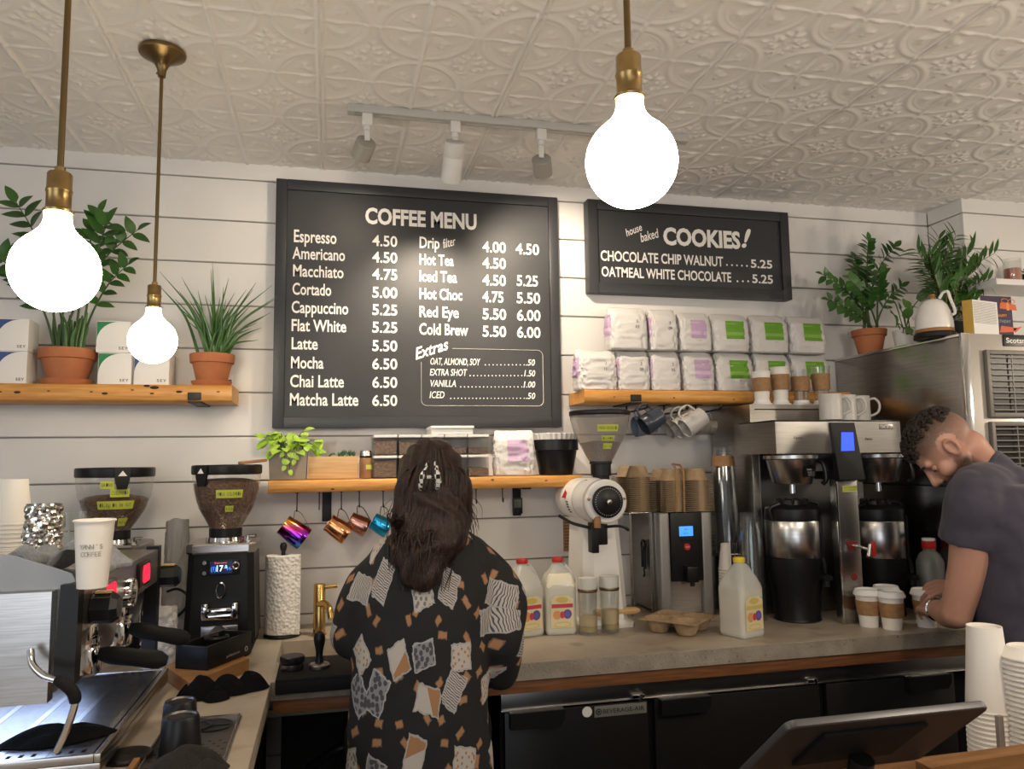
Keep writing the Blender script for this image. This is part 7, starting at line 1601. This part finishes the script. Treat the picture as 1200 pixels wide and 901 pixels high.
def man_col(co):
    q = HI @ co; v = 0.
    if q.length < .22:
        f, l, u = q
        # short clipped sides and back
        hl = .030+(-.012 if f < -.02 else 0)+max(0, f-.02)*.5; lowb = -.058 if f < -.035 else -.012
        if f < .072: v = max(v, min(1, max(0, (u-lowb)/.05))*(.55+.40*min(1, max(0, (u-.0)/.06))))
        if f > .055 and u < .052: v *= max(0, 1-(f-.055)/.02)
        v *= .9
        ear = math.hypot((f+.010)/.030, (u+.012)/.040)
        if ear < 1.15 and abs(l) > .066: v = 0
        # stubble along jaw, chin and lip
        if u < -.03 and f > -.018:
            b = min(1, (-.03-u)/.03)*min(1, (f+.018)/.02); 
            if f > .03 and u > -.052 and f < .085: b *= max(0, (-.035-u)/.02)
            if math.hypot((u+.070)/.011, l/.024) < 1 and f > .08: b *= .2
            v = max(v, .95*b if u > -.13 else 0)
    return (v, v, v, 1)
body = blob('body', S_, 'skinm', man, .0042, 4, None, man_col)
# eyes, brows
for s in (-1, 1):
    mb = MB(); mb.ell(tuple(hp(.0675, s*.031, -.006)), (.0135,)*3, 18, 12); mb.build('eyelid', 'skinm', man)
    mb = MB(); mb.tube([hp(.0815-.0035*abs(a), s*(.031+.012*a), -.0105-.001*abs(a)) for a in np.linspace(-1, 1, 9)], .0024, 8); mb.build('eyelashes', 'hairm', man)
    mb = MB(); P = [hp(.0985-.0002*i-.012*(i/10)**2, s*(.010+.0042*i), .018+.004*math.sin(PI*i/10)) for i in range(11)]; mb.tube(P, [.003]+[.0048]*8+[.004, .002], 8, flat=.6); mb.build('eyebrow', 'hairm', man)
# curly top hair
mb = MB(); rnd = random.Random(12)
for k in range(900):
    a = rnd.uniform(0, 2*PI); e = math.asin(rnd.uniform(-.1, 1)); f = math.cos(e)*math.cos(a); l = math.cos(e)*math.sin(a); u = math.sin(e)
    F, L_2, U = -.008+.101*f, .079*l, .026+.093*u
    lim = .072-.26*max(0, F-.02)-.02*(F < -.06)
    if U < lim-.0 and not (F > .055 and U > .052): continue
    th = .012*min(1, (U-.05)/.03+.4)*(1.4 if F > .05 else 1.)
    p = hp(F, L_2, U); nrm = (p-HC).normalized(); r = rnd.uniform(.005, .0085)
    t1 = nrm.orthogonal().normalized(); t2 = nrm.cross(t1); ph = rnd.uniform(0, 6)
    mb.tube([p+nrm*(th*j/6*1.0-.003)+(t1*math.cos(ph+j*.9)+t2*math.sin(ph+j*.9))*.005 for j in range(7)], [r*.6]*5+[r*.5, r*.25], 6)
mb.build('hair', 'hairm', man)
# T-shirt
S_ = MB()
def ring_(c, fx, ax, rw, rd, n=28): return [c+ax*(rw*math.cos(2*PI*k/n))+fx*(rd*math.sin(2*PI*k/n)) for k in range(n)]
ax0 = ldir
def tors(z, c, rw, rd): S_r.append(ring_(Vector((c.x, c.y, z)), fdir, ldir, rw, rd))
S_r = []
cz_ = lambda z: PEL.lerp(C7, max(0, min(1, (z-PEL.z)/(C7.z-PEL.z))))
for z, rw, rd, off in ((.83, .195, .135, .0), (.93, .20, .14, .0), (1.05, .195, .145, .005), (1.17, .20, .145, .005), (1.28, .215, .145, -.005), (1.36, .215, .135, -.01), (1.42, .19, .115, -.01)):
    tors(z, cz_(z)+fdir*off, rw, rd)
S_.loft(S_r)
sleeve(S_, [C7+Vector((.01, -.01, -.055)), C7.lerp(SHL, .6)+Vector((0, 0, -.01)), SHL, SHL.lerp(ELL, .18), SHL.lerp(ELL, .36)], [.085, .085, .083, .078, .078], 26)
limb(S_, [C7+Vector((.01, -.01, -.055)), C7.lerp(SHR, .6), SHR, SHR.lerp(ELR, .5)], [.085, .085, .08, .072], 26)
limb(S_, [C7+Vector((-.004, .0, -.012)), C7+Vector((.03, -.02, -.10))], [.075, .12], 24)
SD = (ELL-SHL).normalized()
def shirt_wr(co):
    q = Vector((co.x*5+co.z*2.5, co.y*5, co.z*4)); return .013*NZ.noise(q)+.009*(abs(NZ.noise(q*2.0+Vector((3, 1, 7))))-.2)+.0035*NZ.noise(q*5)
tee = blob('t_shirt', S_, 'shirtm', man, .008, 5, shirt_wr)
mb = MB(); e = SHL.lerp(ELL, .56); q = SD.orthogonal().normalized(); q2 = SD.cross(q)
mb = MB(); mb.tube([C7+Vector((-.006, .002, .012))+ldir*(.072*math.cos(a))+fw*(.070*math.sin(a))*.9+Vector((0, 0, .010*math.cos(2*a))) for a in np.linspace(0, 2*PI, 36, endpoint=False)], .006, 8, closed=True); mb.build('collar', 'shirtm', man)
mb = MB()
for s, off in ((1, ldir*.095), (-1, ldir*-.095)):
    limb(mb, [PEL+off*.75+Vector((0, 0, .02)), PEL+off+Vector((-.01, .01, -.42)), Vector((PEL.x, PEL.y, 0))+off*1.1+Vector((0, 0, .09))], [.128, .085, .066])
capsule(mb, PEL+ldir*.07+Vector((0, 0, .03)), PEL-ldir*.07+Vector((0, 0, .03)), .135, .135)
blob('jeans', mb, 'jeans', man, .011, 5)
mb = MB()
for off in (ldir*.095, ldir*-.095): capsule(mb, Vector((PEL.x, PEL.y, .050))+off*1.1-fdir*.055, Vector((PEL.x, PEL.y, .046))+off*1.1+fdir*.16, .050, .044)
blob('shoes', mb, 'black', man, .009, 3)
mb = MB(); d = (WRL-ELL).normalized(); q = d.orthogonal().normalized(); q2 = d.cross(q); c = WRL-d*.012
mb.tube([c+(q*math.cos(a)+q2*math.sin(a))*.0335 for a in np.linspace(0, 2*PI, 28, endpoint=False)], .0045, 8, closed=True); mb.build('bracelet', 'chrome', man)
# ------------------------------------------------------------------ the woman
YWm = 2.00
wm = T('person', 'woman with long dark hair and black patchwork-print shirt seen from behind at the sink', 'person', (0, 0, 0))
wp = lambda px, py, Y=YWm: aty(px, py, Y)
HW = wp(505, 566, 2.02); NK = wp(506, 625, 2.0)
SL = wp(450, 655); SR = wp(564, 654); EL = wp(414, 742, 2.04); ER = wp(586, 738, 1.99)
WL = wp(420, 733, 2.24); WR = wp(572, 736, 2.24)
pelv = Vector(((wp(405, 890).x+wp(574, 890).x)/2, 2.0, .84))
S_ = MB(); S_.ell(tuple(HW), (.074, .092, .105), 28, 18); S_.ell(tuple(HW+Vector((0, .03, -.05))), (.056, .062, .075), 24, 16); S_.ell(tuple(HW+Vector((0, .10, -.02))), (.013, .02, .02), 14, 8)
S_.ell(tuple(HW+Vector((0, .085, -.105))), (.022, .022, .02), 14, 8)
for s in (-1, 1): S_.ell(tuple(HW+Vector((s*.074, .01, -.015))), (.009, .018, .03), 14, 8); capsule(S_, HW+Vector((s*.012, .082, .012)), HW+Vector((s*.045, .07, .012)), .010, .010)
capsule(S_, HW+Vector((-.014, .088, -.060)), HW+Vector((.014, .088, -.060)), .008, .008)
limb(S_, [HW+Vector((0, .0, -.07)), NK, NK+Vector((0, .0, -.09))], [.050, .052, .075]); limb(S_, [NK+Vector((0, 0, -.09)), pelv+Vector((0, 0, .25)), pelv], [.09, .11, .13])
for s, (a, b, c) in ((-1, (SL, EL, WL)), (1, (SR, ER, WR))):
    limb(S_, [NK+Vector((0, 0, -.09)), a+Vector((-s*.012, 0, -.035)), a.lerp(b, .5), b], [.045, .042, .040, .034]); limb(S_, [b, b.lerp(c, .4), c], [.036, .035, .024])
    hand(S_, c, (-s*.3, .9, -.02), (-s*.6, -.1, -.75), s*-1, .02, (.35, .4, .3), .93)
    limb(S_, [pelv+Vector((s*.075, 0, -.03)), pelv+Vector((s*.085, .01, -.40)), Vector((pelv.x+s*.09, 2.0, .09))], [.095, .058, .040]); capsule(S_, Vector((pelv.x+s*.09, 1.96, .042)), Vector((pelv.x+s*.10, 2.13, .036)), .038, .030)
blob('body', S_, mat('skin_light', (.50, .27, .18), .5, sss=.08), wm, .0050, 4)
# printed shirt
S_ = MB(); Rg = []
def prow(py, p0, p1, rd, Y=YWm):
    a = wp(p0, py, Y); b = wp(p1, py, Y); c = (a+b)/2; rw = (b.x-a.x)/2; n = 36
    Rg.append([Vector((c.x+rw*math.copysign(abs(math.cos(2*PI*k/n))**.85, math.cos(2*PI*k/n)), Y+rd*math.copysign(abs(math.sin(2*PI*k/n))**.85, math.sin(2*PI*k/n)), c.z)) for k in range(n)])
for py, p0, p1, rd in ((1010, 396, 582, .155), (901, 403, 576, .145), (820, 410, 570, .135), (740, 414, 572, .125), (690, 416, 578, .115), (655, 424, 584, .100), (632, 440, 566, .082), (618, 466, 546, .062)): prow(py, p0, p1, rd)
S_.loft(Rg)
limb(S_, [NK+Vector((0, 0, -.075)), NK.lerp(SL, .55)+Vector((0, 0, -.026)), SL+Vector((.010, 0, -.022)), SL.lerp(EL, .5)+Vector((-.012, 0, 0)), EL+Vector((.004, -.012, .0))], [.07, .064, .062, .062, .060], 26)
limb(S_, [EL+Vector((.004, -.012, 0)), EL.lerp(WL, .45)+Vector((.0, 0, -.012)), EL.lerp(WL, .72)], [.062, .056, .044], 24)
limb(S_, [NK+Vector((0, 0, -.075)), NK.lerp(SR, .55)+Vector((0, 0, -.026)), SR+Vector((-.010, 0, -.022)), SR.lerp(ER, .55)+Vector((.022, 0, 0)), ER+Vector((-.006, -.01, -.01)), wp(587, 786, 2.02)], [.07, .064, .063, .064, .060, .048], 26)
limb(S_, [ER+Vector((-.006, -.01, -.02)), ER.lerp(WR, .45)+Vector((.0, 0, -.03)), ER.lerp(WR, .75)], [.060, .060, .050], 24)
def wr2(co):
    q = Vector((co.x*4.5, co.y*4.5, co.z*3.2)); return .010*NZ.noise(q+Vector((9, 2, 4)))+.005*NZ.noise(q*2.6)+.002*NZ.noise(q*6)
def uvs(co):
    th = math.atan2(co.x-pelv.x, -(co.y-2.03)); return (th*.19+.35*(co.x-pelv.x), co.z)
PM = bpy.data.materials.new('patchwork_print'); PM.use_nodes = True; nt = PM.node_tree; N = nt.nodes; L = nt.links; bs = N['Principled BSDF']; bs.inputs['Roughness'].default_value = .85
uvn = N.new('ShaderNodeUVMap'); uvn.uv_map = 'UVMap'
def mth(op, a, b=None, c=None, clamp=False):
    n = N.new('ShaderNodeMath'); n.operation = op; n.use_clamp = clamp
    for i, v in enumerate((a, b, c)):
        if v is None: continue
        if isinstance(v, (int, float)): n.inputs[i].default_value = v
        else: L.new(v, n.inputs[i])
    return n.outputs[0]
def patches(scale, off, hx, hy, rnd_):
    mp = N.new('ShaderNodeMapping'); mp.inputs['Scale'].default_value = (scale, scale*1.0, 1); mp.inputs['Location'].default_value = off; L.new(uvn.outputs[0], mp.inputs[0])
    v = N.new('ShaderNodeTexVoronoi'); v.voronoi_dimensions = '2D'; v.inputs['Scale'].default_value = 1; v.inputs['Randomness'].default_value = rnd_; L.new(mp.outputs[0], v.inputs['Vector'])
    sb = N.new('ShaderNodeVectorMath'); sb.operation = 'SUBTRACT'; L.new(mp.outputs[0], sb.inputs[0]); L.new(v.outputs['Position'], sb.inputs[1])
    sc = N.new('ShaderNodeSeparateColor'); L.new(v.outputs['Color'], sc.inputs[0])
    ro = N.new('ShaderNodeVectorRotate'); ro.rotation_type = 'Z_AXIS'; L.new(sb.outputs[0], ro.inputs['Vector']); L.new(mth('MULTIPLY_ADD', sc.outputs[0], 2.6, -1.3), ro.inputs['Angle'])
    xy = N.new('ShaderNodeSeparateXYZ'); L.new(ro.outputs[0], xy.inputs[0])
    jit = N.new('ShaderNodeTexNoise'); jit.inputs['Scale'].default_value = 6; L.new(mp.outputs[0], jit.inputs[0]); jt = mth('MULTIPLY_ADD', jit.outputs['Fac'], .12, -.06)
    ax_ = mth('ADD', mth('ABSOLUTE', xy.outputs[0]), jt); ay_ = mth('ADD', mth('ABSOLUTE', xy.outputs[1]), jt)
    hxv = mth('MULTIPLY', hx, mth('MULTIPLY_ADD', sc.outputs[1], .35, .82))
    return mth('MULTIPLY', mth('LESS_THAN', ax_, hxv), mth('LESS_THAN', ay_, hy)), sc, xy, mth('MULTIPLY', mth('LESS_THAN', ax_, mth('SUBTRACT', hxv, .035)), mth('LESS_THAN', ay_, hy-.035))
def mixc(f, a, b):
    n = N.new('ShaderNodeMix'); n.data_type = 'RGBA'
    if isinstance(f, (int, float)): n.inputs[0].default_value = f
    else: L.new(f, n.inputs[0])
    for i, v in ((6, a), (7, b)):
        if isinstance(v, tuple): n.inputs[i].default_value = (*v, 1)
        else: L.new(v, n.inputs[i])
    return n.outputs[2]
m1, s1, x1, in1 = patches(7.6, (.3, .1, 0), .33, .25, .62)
m2, s2, x2, in2 = patches(13.5, (.5, .77, 0), .20, .13, .7)
cream, grey, tan = (.44, .40, .36), (.16, .16, .17), (.33, .165, .075)
wv = N.new('ShaderNodeTexWave'); wv.inputs['Scale'].default_value = 7.; wv.inputs['Distortion'].default_value = 4.5; wv.inputs['Detail'].default_value = 1; cb = N.new('ShaderNodeCombineXYZ'); L.new(x1.outputs[0], cb.inputs[0]); L.new(x1.outputs[1], cb.inputs[1]); L.new(cb.outputs[0], wv.inputs[0])
ck = N.new('ShaderNodeTexVoronoi'); ck.voronoi_dimensions = '2D'; ck.inputs['Scale'].default_value = 8; L.new(cb.outputs[0], ck.inputs['Vector'])
half = mth('GREATER_THAN', mth('ADD', x1.outputs[0], mth('MULTIPLY', x1.outputs[1], .6)), mth('MULTIPLY_ADD', s1.outputs[2], .3, -.1))
pA = mixc(mth('GREATER_THAN', wv.outputs['Fac'], .68), cream, (.07, .07, .075)); pB = mixc(mth('LESS_THAN', ck.outputs['Distance'], .32), cream, grey); pC = mixc(half, cream, tan); pD = mixc(mth('LESS_THAN', ck.outputs['Distance'], .22), cream, tan); pE = mixc(mth('GREATER_THAN', ck.outputs['Distance'], .40), (.06, .06, .07), (.22, .22, .23))
r_ = s1.outputs[2]
c_ = mixc(mth('GREATER_THAN', r_, .30), pA, pB); c_ = mixc(mth('GREATER_THAN', r_, .46), c_, pC); c_ = mixc(mth('GREATER_THAN', r_, .64), c_, pD); c_ = mixc(mth('GREATER_THAN', r_, .86), c_, pE)
c_ = mixc(in1, (.34, .33, .32), c_)
col = mixc(m2, (.0075, .0075, .008), mixc(in2, (.16, .085, .045), tan)); col = mixc(m1, col, c_)
L.new(col, bs.inputs['Base Color'])
blob('shirt', S_, PM, wm, .0075, 4, wr2, None, uvs)
mb = MB()
for s in (-1, 1): limb(mb, [pelv+Vector((s*.07, 0, .0)), pelv+Vector((s*.085, .01, -.40)), Vector((pelv.x+s*.09, 2.0, .10))], [.115, .080, .065])
blob('trousers', mb, 'blackmat', wm, .011, 4)
mb = MB()
for s in (-1, 1): capsule(mb, Vector((pelv.x+s*.09, 1.95, .047)), Vector((pelv.x+s*.10, 2.14, .043)), .047, .040)
blob('shoes', mb, 'black', wm, .009, 3)
# long wavy hair gathered half up
hm_ = mat('long_dark_hair', (.010, .006, .005), .36, col2=(.040, .017, .010), scale=14, stretch=(9, 9, 1.2), bump=.5, bscale=60, spec=.35)
mb = MB(); rnd = random.Random(44)
base = MB(); base.ell(tuple(HW+Vector((0, -.012, .012))), (.088, .098, .106), 32, 20)
Rg = []
for py, p0, p1, yb_, rd in ((548, 467, 545, 2.0, .085), (575, 463, 547, 1.975, .085), (600, 464, 548, 1.955, .075), (625, 466, 549, 1.925, .06), (645, 463, 546, 1.905, .045), (662, 464, 528, 1.893, .034), (680, 470, 514, 1.882, .024), (694, 480, 504, 1.876, .010)):
    a = wp(p0, py, yb_); b = wp(p1, py, yb_); c = (a+b)/2; rw = (b.x-a.x)/2; Rg.append([Vector((c.x+rw*math.cos(2*PI*k/28), yb_+rd*math.sin(2*PI*k/28), c.z)) for k in range(28)])
base.loft(Rg)
hb = blob('hair', base, hm_, wm, .007, 12, lambda co: .004*math.sin(co.x*140+6*NZ.noise(Vector((co.x*8, co.y*8, co.z*7)))*2)+.002*NZ.noise(Vector((co.x*14, co.y*10, co.z*5))))
def lock(P, r, n=7): mb.tube(bez(P, n), [r*min(1, .35+i*.12)*(1-.85*(i/((len(P)-1)*n))**3) for i in range((len(P)-1)*n+1)], 6, flat=.55)
for k in range(260):
    u = rnd.uniform(-1, 1); x_ = .086*u; top = HW+Vector((x_*.55, -.055-.045*math.sqrt(max(0, 1-u*u)), .085*math.sqrt(max(0, 1-u*u*.8))+rnd.uniform(-.03, .005)))
    pxe = 495+u*36+rnd.uniform(-8, 8); pe = rnd.uniform(630, 694) if abs(u) < .7 else rnd.uniform(600, 672)
    m1_ = HW+Vector((x_*1.02, -.085-.03*math.sqrt(max(0, 1-u*u)), rnd.uniform(-.02, .02))); m2_ = wp(505+u*42+rnd.uniform(-5, 5), 612, 1.888+.06*u*u+rnd.uniform(-.01, .01)); e_ = wp(pxe, pe, 1.862+.045*u*u+rnd.uniform(-.012, .01)); mid = m2_.lerp(e_, .5)+Vector((rnd.uniform(-.014, .014), rnd.uniform(-.008, .006), 0))
    lock([top, m1_, m2_, mid, e_], rnd.uniform(.003, .0068))
for k in range(26):    # flyaway wisps at the right and left
    s = 1 if rnd.random() < .65 else -1; a = HW+Vector((s*.082, -.03, rnd.uniform(-.07, .0))); e_ = wp(505+s*rnd.uniform(44, 62), rnd.uniform(600, 650), 1.93); lock([a, a.lerp(e_, .5)+Vector((s*rnd.uniform(0, .02), -.01, 0)), e_], .0011, 8)
lk = mb.build('hair_locks', hm_, hb, ang=80); lk['kind'] = 'stuff'
# checked claw clip
ckm = bpy.data.materials.new('checked_acetate'); ckm.use_nodes = True; N = ckm.node_tree.nodes; cx = N.new('ShaderNodeTexChecker'); cx.inputs['Scale'].default_value = 95; cx.inputs[1].default_value = (.62, .60, .54, 1); cx.inputs[2].default_value = (.012, .012, .012, 1); tc = N.new('ShaderNodeTexCoord'); ckm.node_tree.links.new(tc.outputs['Object'], cx.inputs[0]); ckm.node_tree.links.new(cx.outputs[0], N['Principled BSDF'].inputs['Base Color']); N['Principled BSDF'].inputs['Roughness'].default_value = .2
cc = wp(502, 560, 1.885); mb = MB()
for s, dx, lean in ((-1, -.010, .018), (1, .012, .010)):
    P = bez([(cc.x+dx+s*-.000+lean*(.5 if s < 0 else .4), 1.872, cc.z+.040), (cc.x+dx+s*.006, 1.862, cc.z+.012), (cc.x+dx+s*.011, 1.868, cc.z-.014), (cc.x+dx+s*.010, 1.884, cc.z-.028)], 6); mb.tube(P, [.0028]+[.0048]*5+[.0075]*11+[.006, .0045], 10, flat=.55)
    for j in range(3): mb.tube(bez([P[8+j*4], P[8+j*4]+Vector((-s*.004, .008, -.002)), P[8+j*4]+Vector((-s*.006, .024, -.003))], 4), .0028, 6)
mb.cyl((cc.x-.008, 1.874, cc.z+.002), (cc.x+.012, 1.874, cc.z+.002), .005); mb.build('claw_clip', ckm, wm)
